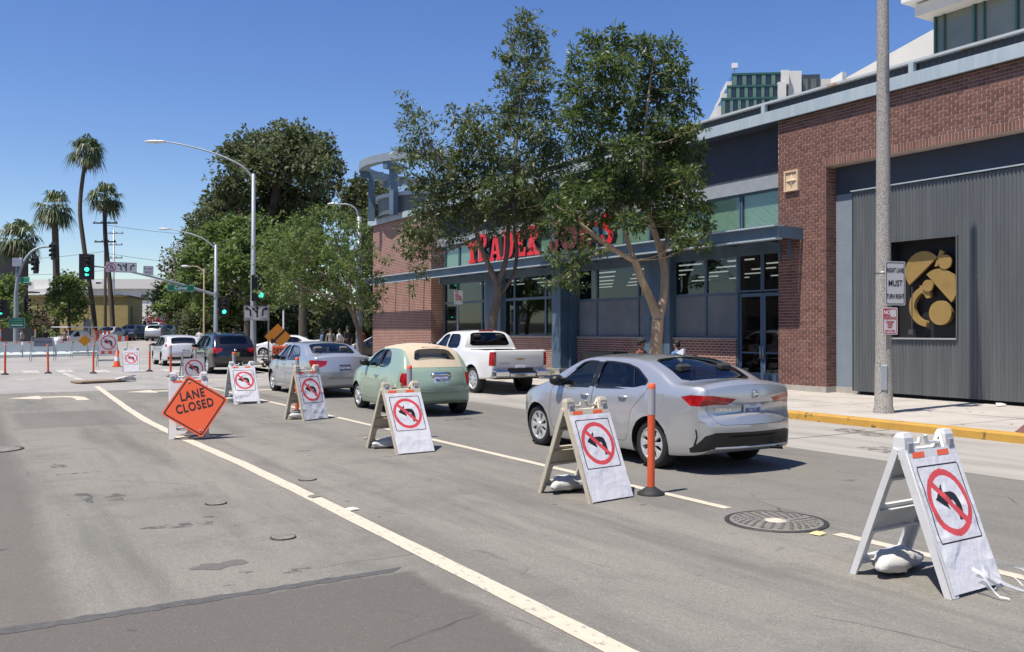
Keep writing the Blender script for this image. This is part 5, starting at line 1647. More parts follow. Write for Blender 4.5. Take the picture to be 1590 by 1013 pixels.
def make_wagon(name, label, pm, L=4.8, H=1.62, cat='car', lamps='wrap', rack=True, group=None, detail=True, glass=None):
	c = Car(name, label, cat, wagon_spec(L, H), pm, group); k = H / 1.62
	c.wells(extra=.05)
	c.hollow([(.34, 1.0 * k), (.48, 1.35 * k), (.62, 1.48 * k), (.8, 1.535 * k), (1.3, 1.57 * k), (2.2, 1.575 * k), (2.7, 1.52 * k), (3.1, 1.34 * k), (3.4, 1.1 * k), (3.4, .66), (.45, .66)])
	c.rim_window('rear_window', c.find(.15, 1.15 * k), c.find(.49, 1.52 * k), .80, .84, glass or G_CAR_D)
	c.rim_window('windscreen', c.find(2.80, 1.56 * k), c.find(3.52, 1.18 * k), .88, .90, G_CAR)
	c.side_window([(3.22, 1.07 * k), (2.40, 1.085 * k), (2.35, 1.53 * k), (2.55, 1.53 * k), (2.72, 1.50 * k)], glass or G_CAR_D)
	c.side_window([(2.29, 1.087 * k), (1.40, 1.105 * k), (1.36, 1.50 * k), (1.7, 1.535 * k), (2.24, 1.535 * k)], glass or G_CAR_D)
	c.side_window([(1.30, 1.11 * k), (.70, 1.16 * k), (.66, 1.22 * k), (.86, 1.42 * k), (1.28, 1.495 * k)], glass or G_CAR_D)
	if detail:
		c.doors([[(2.34, .36), (3.28, .36), (3.36, .6), (3.33, 1.03 * k), (2.74, 1.52 * k), (2.5, 1.575 * k), (2.33, 1.575 * k)],
		  [(1.55, .36), (2.325, .36), (2.315, 1.575 * k), (1.5, 1.56 * k), (1.33, 1.50 * k), (1.33, 1.08 * k), (1.42, .72), (1.45, .5)]], c.pm, [(2.48, .95 * k), (1.55, .97 * k)], c.pm)
	for sg in (-1, 1):
		P = [(sg * .50, 1.05 * k), (sg * 1.1, 1.09 * k), (sg * 1.1, .86 * k), (sg * .72, .86 * k), (sg * .52, .93 * k)] if lamps == 'wrap' else [(sg * .74, 1.45 * k), (sg * 1.0, 1.45 * k), (sg * 1.1, .95), (sg * .80, .95)]
		c.lamp('tail_light', P, [(-.4, .7), (.14, .85 * k), (.36, 1.03 * k), (.50, 1.50 * k), (-.4, 1.5 * k)], [M_LAMP_R, M_LAMP_R])
		q = MB(); q.prism([(sg * .45, .70), (sg * .95, .76), (sg * .95, .90), (sg * .50, .84)], 1, L - .6, L + .3)
		c.carve('headlight', solid_obj(q), [M_LAMP_W, M_TRIM])
	lid = round_poly([(-.66, .62), (.66, .62), (.72, .85), (.70, 1.30 * k), (.56, 1.585 * k), (-.56, 1.585 * k), (-.70, 1.30 * k), (-.72, .85)], .06)
	if detail:
		c.carve('tailgate', prism_me(lid, 1, -.3, .60), [c.pm, M_TRIM], None, prism_me(grow(lid, .005), 1, -.3, .605))
	q = MB(); q.prism([(-.75, .34), (.75, .34), (.80, .46), (-.80, .46)], 1, -.3, .2)
	c.carve('rear_valance', solid_obj(q), [M_TRIM, M_TRIM])
	q = MB(); q.prism([(-.36, .50), (.36, .50), (.40, .75), (-.40, .75)], 1, L - .4, L + .3)
	c.carve('grille', solid_obj(q), [M_TRIM, M_TRIM])
	c.finish()
	c.wheel(5, style='fan')
	c.mirror(3.10, 1.08 * k, M_TRIM)
	c.seats([2.05, 1.2], .62, M_SEAT)
	if rack:
		for sg in (-1, 1):
			q = MB(); q.tube([(sg * .58, .72, 1.60 * k), (sg * .58, .85, 1.665 * k), (sg * .59, 1.6, 1.70 * k), (sg * .58, 2.3, 1.69 * k), (sg * .57, 2.5, 1.63 * k)], .022, 8); q.build('roof_rail', M_TRIM, c.root)
	return c
c5 = make_wagon('black_estate', 'black estate car with roof rails waiting at the junction', paint('black_paint', (0.008, 0.008, 0.012), .0, .2), 4.8, 1.62)
c5.plate(.80, '6TKE902', R(-4), bg=mat('plate_dim', (0.30, 0.25, 0.05), .5))
q = MB(); q.lathe([(.05, 0), (.05, -.012), (.001, -.014)], 20, axis='y'); q.build('badge', M_CHROME, c5.root, loc=(0, c5.rear(.98), .98))
place(c5, 9.2, 37.2, R(0))
c6 = make_wagon('white_hatchback', 'white five-door hatchback waiting left of the black estate', paint('pearl_paint', (0.62, 0.63, 0.65), .1, .3), 4.46, 1.5, lamps='tall', rack=False)
c6.plate(.80, '7BDK318', R(-4))
place(c6, 9.1, 46.8, R(0))

# ------------------------------------------------------------------ signs, barricades, posts
M_WPLAST = mat('white_plastic', (0.68, 0.685, 0.68), .45, col2=(0.60, 0.60, 0.59), scale=5, col3=(0.40, 0.39, 0.37), scale3=7, lo3=.60, hi3=.78)
M_CREAM = mat('aged_plastic', (0.56, 0.505, 0.40), .55, col2=(0.47, 0.42, 0.33), scale=6, col3=(0.30, 0.27, 0.22), scale3=3, lo3=.58, hi3=.75)
M_ORANGE = mat('orange_plastic', (0.72, 0.115, 0.035), .45, col2=(0.64, 0.095, 0.03), scale=6)
M_SIGN_O = mat('orange_sign', (0.80, 0.125, 0.035), .45, coat=.15)
M_SHEETING = mat('reflective_band', (0.36, 0.36, 0.37), .4)
M_BLKP = mat('print_black', (0.012, 0.012, 0.014), .6)
M_REDP = mat('print_red', (0.68, 0.075, 0.085), .6)
M_REDS = mat('sign_red', (0.42, 0.018, 0.035), .45)
M_PAPER = mat('paper', (0.73, 0.72, 0.74), .75, col2=(0.66, 0.66, 0.69), scale=6, col3=(0.58, 0.57, 0.58), scale3=3, lo3=.56, hi3=.8, bump=.35, bump_scale=14, bump_dist=.02)
M_SAND = mat('sandbag', (0.60, 0.59, 0.57), .85, col2=(0.50, 0.49, 0.47), scale=5, bump=.4, bump_scale=90)
M_RUBBER = mat('black_rubber', (0.02, 0.02, 0.021), .7)
M_SIGNW = mat('sign_white', (0.52, 0.52, 0.53), .45)
M_GALV = mat('galvanised', (0.36, 0.38, 0.40), .45, .6, col2=(0.30, 0.32, 0.34), scale=4)
M_WOOD = mat('old_wood', (0.30, 0.22, 0.15), .85, col2=(0.22, 0.16, 0.11), scale=3, stretch=(1, 1, 6))

def in_poly(p, poly):
	c = False; n = len(poly); x, y = p
	for i in range(n):
		(x0, y0), (x1, y1) = poly[i], poly[(i + 1) % n]
		if (y0 > y) != (y1 > y) and x < (x1 - x0) * (y - y0) / (y1 - y0) + x0:
			c = not c
	return c
def bez(a, b, c, n=8):
	return [((1 - t) ** 2 * a[0] + 2 * t * (1 - t) * b[0] + t * t * c[0], (1 - t) ** 2 * a[1] + 2 * t * (1 - t) * b[1] + t * t * c[1]) for t in [i / n for i in range(n + 1)]]
# left-turn arrow in a unit circle: shaft up from lower right, bending left
ARROW_L = [(.26, -.56), (.50, -.56)] + bez((.50, -.10), (.50, .30), (.14, .30), 8) + [(-.18, .30), (-.14, .56), (-.64, .12), (-.10, -.22), (-.13, .05), (.05, .05)] + bez((.12, .05), (.26, .04), (.26, -.14), 5)
def nlt(u, v, ring=(.80, 1.0), slash=.10):
	"""no-left-turn emblem, u,v in units of the outer ring radius: 0 none, 1 red, 2 black"""
	r = math.hypot(u, v)
	if r > ring[1]:
		return 0
	if r > ring[0]:
		return 1
	if abs(u + v) / math.sqrt(2) < slash:
		return 1
	return 2 if in_poly((u, v), ARROW_L) else 0

def crinkle(x, y, seed, a):
	n1 = noise.noise(Vector((x * 3.2 + seed * 7.1, y * 3.2, seed)))
	n2 = noise.noise(Vector((x * 9 + seed, y * 7 + 3, seed * 2.3)))
	n3 = abs(noise.noise(Vector((x * 5 - seed, y * 5.5, seed + 9))))
	return a * (n1 * .9 + n2 * .45 - n3 * .8)

def paper_mesh(w, h, seed, amp, cx, cz, rad, cell=.0055, border=None, foot=0.0):
	"""paper sheet in the XZ plane facing -Y, printed face by face; origin at the lower centre"""
	nx, nz = int(w / cell), int(h / cell)
	q = MB(); vs = []
	for j in range(nz + 1):
		for i in range(nx + 1):
			x = -w / 2 + w * i / nx; z = h * j / nz
			yy = -crinkle(x, z, seed, amp * (1 + foot * max(0, 1 - z / (h * .35)))) - .004
			vs.append((x, min(yy, .0), z))
	q.smooth = True
	q.add(vs, [(j * (nx + 1) + i, j * (nx + 1) + i + 1, (j + 1) * (nx + 1) + i + 1, (j + 1) * (nx + 1) + i) for j in range(nz) for i in range(nx)])
	k = 0
	for j in range(nz):
		z = h * (j + .5) / nz
		for i in range(nx):
			x = -w / 2 + w * (i + .5) / nx
			m = nlt((x - cx) / rad, (z - cz) / rad)
			if m == 0 and border:
				bx, bz, bt = border
				dx, dz = abs(x - cx), abs(z - cz)
				rc = .03
				def sd(hx, hz):
					qx, qz = dx - hx + rc, dz - hz + rc
					return math.hypot(max(qx, 0), max(qz, 0)) + min(max(qx, qz), 0) - rc
				if -bt < sd(bx, bz) < 0:
					m = 2
			q.mi[k] = m; k += 1
	return q.mesh('paper_sign', [M_PAPER, M_REDP, M_BLKP])

def frame_panel(m, back=False, old=False):
	"""one leaf of the plastic A-frame, in the XZ plane, hinge at top z=1.12, 0.62 wide, 0.035 thick"""
	w, h, t = .62, 1.10, .022
	out = [(-w / 2, 0), (-w / 2 + .075, 0), (-w / 2 + .10, .085), (w / 2 - .10, .085), (w / 2 - .075, 0), (w / 2, 0), (w / 2 - .012, h * .5), (w / 2 - .02, h),
		   (w / 2 - .13, h), (w / 2 - .145, h - .10), (-w / 2 + .145, h - .10), (-w / 2 + .13, h), (-w / 2 + .02, h), (-w / 2 + .012, h * .5)]
	def rr(x0, z0, x1, z1, r=.035):
		return round_poly([(x0, z0), (x1, z0), (x1, z1), (x0, z1)], r, 3)[::-1]
	holes = [rr(-.20, .14, .20, .33), rr(-.20, .56, .20, .76)] if back else []
	me = curve_solid([out] + holes, t)
	me.transform(Matrix.Rotation(R(90), 4, 'X'))
	me.materials.clear(); me.materials.append(m)
	return me
PAN_CACHE = {}
def a_frame(label, x, y, rz, m, paper_seed, spread=.80, paper=(.56, .96), amp=.010, clean=False, group='folding A-frame signs along the lane line', foot=0.0, top_stripes=True, bags=True, emblem=True, mirror_bag=1, holes=False):
	t = thing('a_frame_sign', label, 'sign', (x, y, 0), rz, group)
	hgt = 1.10; a = math.asin(spread / 2 / 1.12)
	key = m.name
	if key not in PAN_CACHE:
		PAN_CACHE[key] = (frame_panel(m), frame_panel(m, True))
	zt = 1.12 * math.cos(a)
	# front leaf leans back towards +y at the top
	fr = link('front_leaf', PAN_CACHE[key][1 if holes else 0], t, (0, -spread / 2, 0), (-a, 0, 0))
	bk = link('rear_leaf', PAN_CACHE[key][1], t, (0, spread / 2, 0), (a, 0, PI * 0))
	# edge flanges and ribs make the leaves read as moulded plastic
	for leaf, sg, full in ((fr, 1, False), (bk, -1, True)):
		q = MB()
		for sx in (-1, 1):
			q.box((sx * .30 - .012, -.005 if sg > 0 else -.045, .0), (sx * .30 + .012, .045 if sg > 0 else .005, 1.02))
		for z0 in ((.10, .36, .52, .78, .98) if full else (.10, .98)):
			q.box((-.288, -.004 if sg > 0 else -.036, z0 - .008), (.288, .036 if sg > 0 else .004, z0 + .008))
		if full:
			for s2 in (-1, 1):
				q.add([(-.27 * s2, -.03, .365), (-.25 * s2, -.03, .365), (.27 * s2, -.03, .51), (.25 * s2, -.03, .51), (-.27 * s2, .0, .365), (-.25 * s2, .0, .365), (.27 * s2, .0, .51), (.25 * s2, .0, .51)], [(0, 1, 2, 3), (0, 4, 5, 1), (3, 2, 6, 7)])
		q.build('ribs', m, leaf)
	# hinge ears, handle prongs, hinge pins
	for sx in (-1, 1):
		q = MB()
		q.loft([[(sx * .245 - .055, -.055, zt - .17), (sx * .245 + .055, -.055, zt - .17), (sx * .245 + .055, .055, zt - .17), (sx * .245 - .055, .055, zt - .17)],
				[(sx * .245 - .05, -.042, zt - .02), (sx * .245 + .05, -.042, zt - .02), (sx * .245 + .05, .042, zt - .02), (sx * .245 - .05, .042, zt - .02)],
				[(sx * .245 - .04, -.025, zt + .012), (sx * .245 + .04, -.025, zt + .012), (sx * .245 + .04, .025, zt + .012), (sx * .245 - .04, .025, zt + .012)]])
		q.build('hinge_ear', m, t, fix=True)
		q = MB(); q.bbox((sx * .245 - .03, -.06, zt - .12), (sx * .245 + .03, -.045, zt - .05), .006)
		q.build('ear_recess_shade', mat('plastic_shadow', (0.36, 0.36, 0.38), .6), t)  # raised grey block; its colour paints the shade of a recess
	q = MB(); q.tube([(-.19, 0, zt - .075), (-.07, 0, zt - .075), (-.055, 0, zt - .03)], .014, 8); q.tube([(.19, 0, zt - .075), (.03, 0, zt - .075), (.015, 0, zt - .02)], .014, 8)
	q.build('handle', m, t)
	# orange corner flashes on the top edge of the front leaf
	if top_stripes:
		for x0 in (-.245, .05):
			q = MB(); q.add([(x0, -.0135, .945), (x0 + .14, -.0135, .945), (x0 + .15, -.0135, .985), (x0 + .01, -.0135, .985)], [(0, 1, 2, 3)])
			q.build('orange_flash', M_SIGN_O, fr)
	# paper
	w, h = paper
	if emblem:
		me = paper_mesh(w, h, paper_seed, amp, 0.0, h - .325, .235, border=(.25, .272, .012), foot=foot)
		link('paper_sheet', me, fr, (.0, -.016, .94 - h), (0, 0, 0))
	if bags:
		q = MB(); rings = []
		n = 22
		for i in range(n + 1):
			u = i / n; xx = -.31 + .62 * u
			e = min(u, 1 - u)
			k = min(1.0, .16 + 2.6 * e) * (1 if e > .08 else 1.15)
			flat = min(1.0, .25 + 3.2 * e)
			ring = []
			for j in range(18):
				an = 2 * PI * j / 18
				c_, s_ = math.cos(an), math.sin(an)
				nz_ = noise.noise(Vector((xx * 6, an * 1.3, paper_seed))) * .30 + noise.noise(Vector((xx * 17, an * 3, 2 + paper_seed))) * .16
				ry = .135 * k * (1 + nz_); rz_ = .075 * flat * (1 + nz_)
				zc = .06 + .045 * noise.noise(Vector((xx * 3, 1, paper_seed)))
				ring.append((xx, c_ * ry + .03 * math.sin(xx * 9 + paper_seed), max(.004, zc + s_ * rz_ * (1.25 if s_ > 0 else .9))))
			rings.append(ring)
		q.smooth = True; q.loft(rings)
		o = q.build('sandbag', M_SAND, None, fix=True)
		c_, s_ = math.cos(rz), math.sin(rz)
		lx, ly = .02, spread / 2 - .16
		o.location = (x + c_ * lx - s_ * ly, y + s_ * lx + c_ * ly, .015); o.rotation_euler = (0, 0, rz + .1 * mirror_bag)
		return t, o
	return t, None

SIGNS = [
 ('white folding sign with torn paper at its foot, nearest to the camera', 5.85, 4.02, R(2), M_WPLAST, 1, .78, (.565, .92), .017, .9),
 ('cream folding sign with a crossed left arrow beside the silver sedan', 5.70, 7.97, R(8), M_CREAM, 2, .84, (.60, .93), .006, 0),
 ('cream folding sign in front of the mint green car', 5.48, 12.38, R(5), M_CREAM, 3, .98, (.60, .93), .007, 0),
 ('folding sign with crinkled paper left of the silver-blue sedan', 5.76, 17.62, R(22), M_CREAM, 4, .62, (.60, .92), .015, .2),
 ('white folding sign with rumpled paper behind the black estate', 5.70, 22.42, R(3), M_WPLAST, 5, .98, (.58, .88), .017, 1.0)]
BAGL = ['white sandbag on the foot of the nearest folding sign', 'grey sandbag inside the folding sign beside the silver sedan', 'grey sandbag inside the folding sign by the mint car', 'small sandbag inside the crinkled paper sign', 'white sandbag behind the folding sign near the black estate']
for i, (lab, x, y, rz, m, seed, sp, pp, amp, foot) in enumerate(SIGNS):
	t, bag = a_frame(lab, x, y, rz, m, seed, sp, pp, amp, foot=foot)
	tag(bag, BAGL[i], 'sandbag', 'sandbags holding the folding signs')
	if i == 0:
		# torn plastic streamers hanging from the lower right corner
		rr = random.Random(4)
		M_FILM = mat('plastic_film', (0.75, 0.76, 0.78), .3, alpha=.75)
		for k in range(9):
			q = MB(); p = Vector((.30 - .05 * k, -sp / 2 - .02, .10 + .05 * (k % 3) - .02 * (k > 3))); pts = [p.copy()]
			d = Vector((rr.uniform(.2, .9), rr.uniform(-1, -.2), rr.uniform(-.2, .3)))
			for j in range(7):
				d += Vector((rr.uniform(-.4, .5), rr.uniform(-.5, .3), rr.uniform(-.75, .15)))
				p = p + d.normalized() * .05
				p.z = max(p.z, .012 + rr.random() * .01)
				pts.append(p.copy())
			wv = Vector((rr.uniform(-1, 1), rr.uniform(-1, 1), .6)).normalized()
			vs = []
			for j, pt in enumerate(pts):
				ww = .014 * (1 - j / 9) + .003
				vs += [tuple(pt + wv * ww), tuple(pt - wv * ww)]
			q.smooth = True
			q.add(vs, [(2 * j, 2 * j + 1, 2 * j + 3, 2 * j + 2) for j in range(len(pts) - 1)])
			q.build('torn_strip', M_FILM, t)

# LANE CLOSED barricade
t, _ = a_frame('white barricade carrying the orange LANE CLOSED diamond', 3.12, 15.72, R(-9), M_WPLAST, 9, .64, bags=False, emblem=False, group=None, holes=True)
t.name = 'barricade'; t['category'] = 'barricade'
dia = thing('lane_closed_sign', 'orange diamond LANE CLOSED sign leaning on a white barricade', 'sign', (3.10, 15.26, .06), R(-10))
S2 = .88 / 2 ** .5 * 2 / 2
pl = MB()
h_ = .53
def dia_pts(k, yy):
	return [(0, yy, -h_ * k), (h_ * k, yy, 0), (0, yy, h_ * k), (-h_ * k, yy, 0)]
rp = round_poly([(0, -h_), (h_, 0), (0, h_), (-h_, 0)], .05)
ri = round_poly([(0, -h_ + .035), (h_ - .035, 0), (0, h_ - .035), (-h_ + .035, 0)], .04)
ri2 = round_poly([(0, -h_ + .06), (h_ - .06, 0), (0, h_ - .06), (-h_ + .06, 0)], .035)
tilt = Matrix.Rotation(R(-14), 4, 'X') @ Matrix.Rotation(R(12), 4, 'Y')
hold = link('sign_face', None, dia, (0.03, .03, .48)); hold.rotation_euler = (R(-14), R(-12), 0)
q = MB(); q.prism(rp, 1, 0, .006); q.build('plate', M_SIGN_O, hold, fix=True)
me = curve_solid([ri, ri2], .001); me.transform(Matrix.Rotation(R(90), 4, 'X')); me.materials.clear(); me.materials.append(M_BLKP); link('border', me, hold, (0, -.0025, 0))
for txt, zz, xx in (('LANE', .19, 0), ('CLOSED', .0, 0)):
	text_part('lettering', txt, .20, M_BLKP, hold, (xx, -.0035, zz), (R(90), 0, 0), bold=.005, sx=.74, spacing=1.12)
for zz in (.41, -.41):
	q = MB(); q.lathe([(.016, 0), (.014, -.006), (.001, -.008)], 10, axis='y'); q.build('bolt', M_GALV, hold, loc=(0, -.003, zz))
# metal no-left-turn sign on a post stand behind it
def nlt_plate(parent, w, loc, rot=(0, 0, 0), cell=.012, face=None, red=None, rad=None):
	q = MB(); n = int(w / cell)
	q.prism([(-w / 2, -w / 2), (w / 2, -w / 2), (w / 2, w / 2), (-w / 2, w / 2)], 1, .002, .006)
	b = len(q.f)
	q.add([(-w / 2 + w * i / n, 0, -w / 2 + w * j / n) for j in range(n + 1) for i in range(n + 1)], [(j * (n + 1) + i, j * (n + 1) + i + 1, (j + 1) * (n + 1) + i + 1, (j + 1) * (n + 1) + i) for j in range(n) for i in range(n)])
	rad = rad or w * .44
	for j in range(n):
		for i in range(n):
			u, v = (-w / 2 + w * (i + .5) / n) / rad, (-w / 2 + w * (j + .5) / n) / rad
			q.mi[b + j * n + i] = nlt(u, v, (.86, 1.0), .07)
	return q.build('sign_plate', [face or M_SIGNW, red or M_REDS, M_BLKP], parent, loc=loc, rot=rot)
t = thing('no_left_turn_sign', 'grey square metal no left turn sign on a folding stand', 'sign', (5.81, 28.6, 0), R(2))
nlt_plate(t, .61, (0, -.15, .62), (R(-8), 0, 0))
for sx in (-1, 1):
	q = MB(); q.tube([(sx * .35, -.28, 0), (sx * .31, .0, 1.1)], .02, 8); q.build('front_leg', M_GALV, t)
	q = MB(); q.tube([(sx * .35, .38, 0), (sx * .31, .0, 1.1)], .02, 8); q.build('rear_leg', M_GALV, t)
q = MB(); q.box((-.33, -.235, .2), (.33, -.21, .25)); q.build('cross_bar', M_GALV, t)

# orange posts along the line
def delineator(x, y, lab, tilt=0.0, h=1.2):
	t = thing('delineator_post', lab, 'post', (x, y, 0), random.Random(int(x * 31 + y * 17)).uniform(0, 6), 'orange posts along the lanes')
	q = MB()
	q.lathe([(.15, .004), (.148, .02), (.10, .05), (.062, .075), (.045, .085), (.001, .09)], 20); q.build('base', M_RUBBER, t)
	body = link('tube', None, t, (0, 0, .075)); body.rotation_euler = (tilt, tilt * .6, 0)
	q = MB(); q.lathe([(.041, 0), (.041, .70 * h - .05)], 16); q.build('lower_tube', M_ORANGE, body)
	q = MB(); q.lathe([(.043, .70 * h - .05), (.043, .91 * h - .02)], 16); q.build('reflective_band', M_SHEETING, body)
	q = MB(); q.lathe([(.041, .91 * h - .02), (.041, h - .075), (.034, h - .072), (.034, h - .1)], 16); q.build('top_tube', M_ORANGE, body)
	return t
DL = [(6.33, 7.62, 'orange post with black base in front of the nearest silver sedan'),
	  (6.18, 13.55, 'orange post behind the cream folding sign by the mint car'),
	  (5.98, 18.9, 'orange post behind the crinkled paper sign by the silver-blue sedan'),
	  (5.99, 24.3, 'orange post behind the white folding sign near the black estate'),
	  (6.4, 31.1, 'orange post behind the metal no left turn sign'),
	  (6.57, 36.4, 'orange post left of the white hatchback'),
	  (6.61, 41.4, 'orange post right of the far white paper sign'),
	  (4.33, 40.8, 'orange post standing left of the far barricades'),
	  (2.73, 41.7, 'orange post in front of the pale water barriers'),
	  (1.17, 41.4, 'orange post at the far left edge of the view')]
for x, y, lab in DL:
	delineator(x, y, lab, R(random.Random(int(y * 10)).uniform(-1.5, 1.5)))

# far white paper sign, barricade and cone
t, bag = a_frame('small white folding sign standing in the junction', 5.85, 41.3, R(-4), M_WPLAST, 6, .7, (.60, .92), .006, bags=False, top_stripes=False)
def metal_barricade(label, x, y, rz, w=.62, plate='nlt', h=1.5):
	t = thing('folding_barricade', label, 'barricade', (x, y, 0), rz)
	for sx in (-1, 1):
		q = MB(); q.tube([(sx * w * .58, -.28, 0), (sx * w * .5, 0, h * .72)], .018, 6); q.build('front_leg', M_GALV, t)
		q = MB(); q.tube([(sx * w * .58, .30, 0), (sx * w * .5, 0, h * .72)], .018, 6); q.build('rear_leg', M_GALV, t)
	q = MB(); q.box((-w * .56, -.22, .28), (w * .56, -.19, .36)); q.build('lower_rail', M_GALV, t)
	return t
t = metal_barricade('folding barricade with round no left turn sign and striped board', 5.75, 48.0, R(2), .85)
nlt_plate(t, .80, (0, -.12, 1.18), (R(-6), 0, 0))
for k in range(6):
	q = MB(); x0 = -.5 + k * .165
	q.add([(x0, -.13, .62), (x0 + .165, -.13, .62), (x0 + .165, -.13, .80), (x0, -.13, .80)], [(0, 1, 2, 3)]); q.build('board_stripe', M_SIGN_O if k % 2 else M_PLATE, t)
t = metal_barricade('folding stand with a grey notice in front of the water barriers', 3.55, 58.5, R(8), 1.1, h=2.0)
q = MB(); q.box((-.5, -.12, .85), (.5, -.1, 1.35)); q.build('notice', mat('notice_grey', (0.25, 0.26, 0.29), .6), t)
text_part('notice_text', 'ROAD CLOSED', .13, M_BLKP, t, (0, -.125, 1.1), (R(90), 0, 0))
t = metal_barricade('folding stand with small orange diamond by the water barriers', 6.3, 64.5, R(8), 1.3, h=2.0)
q = MB(); q.prism([(0, .72), (.42, 1.12), (0, 1.52), (-.42, 1.12)], 1, -.16, -.13); q.build('diamond', mat('amber_sign', (0.75, 0.32, 0.02), .5), t, fix=True)
def cone(x, y, lab, s=1.0):
	t = thing('traffic_cone', lab, 'cone', (x, y, 0))
	q = MB(); q.bbox((-.19 * s, -.19 * s, .0), (.19 * s, .19 * s, .04 * s), .01); q.build('base', M_ORANGE, t)
	q = MB(); q.lathe([(.145 * s, .04 * s), (.03 * s, .72 * s), (.001, .725 * s)], 16); q.build('cone_body', M_ORANGE, t)
	q = MB(); q.lathe([(.112 * s, .26 * s), (.08 * s, .45 * s)], 16); q.build('collar', M_PLATE, t)
	return t
cone(6.1, 47.6, 'orange traffic cone beside the far folding barricade', 1.1)
# water barriers with white rail, orange fence
M_WATER = mat('water_barrier', (0.72, 0.80, 0.73), .5, col2=(0.76, 0.80, 0.74), scale=2)
bx0 = [(-2.2 + k * 2.02, 66.3 + k * .55) for k in range(6)]
for k, (x, y) in enumerate(bx0):
	t = thing('water_barrier', ['pale green water barrier at the left edge of view', 'pale green water barrier under the leftmost orange tubes', 'pale green water barrier behind the second orange post', 'pale green water barrier behind the grey notice stand', 'pale green water barrier behind the small orange diamond', 'pale green water barrier ending at the orange fence'][k], 'barrier', (x, y, 0), R(15), 'pale green water barriers across the closed road')
	q = MB()
	P = [(-.30, 0), (.30, 0), (.30, .18), (.16, .38), (.12, .98), (-.12, .98), (-.16, .38), (-.30, .18)]
	q.prism([(p[0], p[1]) for p in P], 0, -1.0, 1.0); q.build('shell', M_WATER, t, fix=True)
	q = MB(); q.box((-1.0, -.14, .985), (1.0, .14, 1.03)); q.build('cap_rail', M_WPLAST, t)
	for sx in (-.6, .1, .7):
		q = MB(); q.bbox((sx - .08, -.17, .93), (sx + .08, -.10, 1.0), .01); q.build('lug', M_ORANGE, t)
for k, x in enumerate((-1.0, 1.7, 3.8, 5.9, 7.6)):
	delineator(x, 69.2 + .25 * x, 'orange tube standing on the barrier line behind, %s' % ['first from the left', 'second from the left', 'third from the left', 'fourth from the left', 'fifth from the left'][k], 0, 1.85)
t = thing('orange_fence', 'orange plastic fence panel at the end of the water barriers', 'fence', (7.75, 71.6, 0), R(25))
for k in range(4):
	q = MB(); q.box((k * .32, -.02, 0), (k * .32 + .16, .02, 1.75)); q.build('slat', M_ORANGE, t)
for zz in (.3, 1.2):
	q = MB(); q.box((0, .021, zz), (1.12, .05, zz + .12)); q.build('rail', M_ORANGE, t)
t = thing('orange_barricade', 'orange and white striped barricade board by the orange fence', 'barricade', (8.6, 70.2, 0), R(10))
for k in range(5):
	q = MB(); q.box((k * .24, -.02, 1.0), (k * .24 + .235, .02, 1.35)); q.build('stripe', (M_SIGN_O, M_PLATE)[k % 2], t)
for x in (.05, 1.1):
	q = MB(); q.box((x, .021, 0), (x + .06, .06, 1.4)); q.build('leg', M_PLATE, t)
# fallen sign panel lying in the road
t = thing('fallen_sign', 'flattened wooden sign panel lying in the junction', 'debris', (3.9, 33.6, 0.0), R(24))
q = MB(); q.bbox((-1.0, -.35, .02), (.55, .35, .09), .015); q.build('board', M_WOOD, t)
q = MB(); q.loft([[(.55, -.3, .02), (.55, .3, .02), (.55, .3, .1), (.55, -.3, .1)], [(.9, -.22, .05), (.9, .25, .04), (.9, .25, .16), (.9, -.22, .17)], [(1.15, -.08, .02), (1.15, .1, .02), (1.15, .1, .1), (1.15, -.08, .1)]]); q.build('torn_end', M_SAND, t, fix=True)
q = MB(); q.tube([(.3, -.36, .1), (1.1, -.1, .2)], .02, 6); q.build('strut', M_GALV, t)
# litter
for k, (x, y, lab) in enumerate(((5.55, 13.9, 'brown dry leaf on the asphalt by the wide gap between signs'), (4.5, 19.2, 'pale scrap of litter on the asphalt left of the folding signs'))):
	q = MB(); q.add([(-.06, -.03, .016), (0, -.05, .03), (.07, 0, .014), (.01, .045, .028), (-.05, .03, .015)], [(0, 1, 2, 3, 4)]); tag(q.build('litter', mat('dry_leaf', (0.42, 0.30, 0.16), .9), None, loc=(x, y, 0)), lab, 'litter')

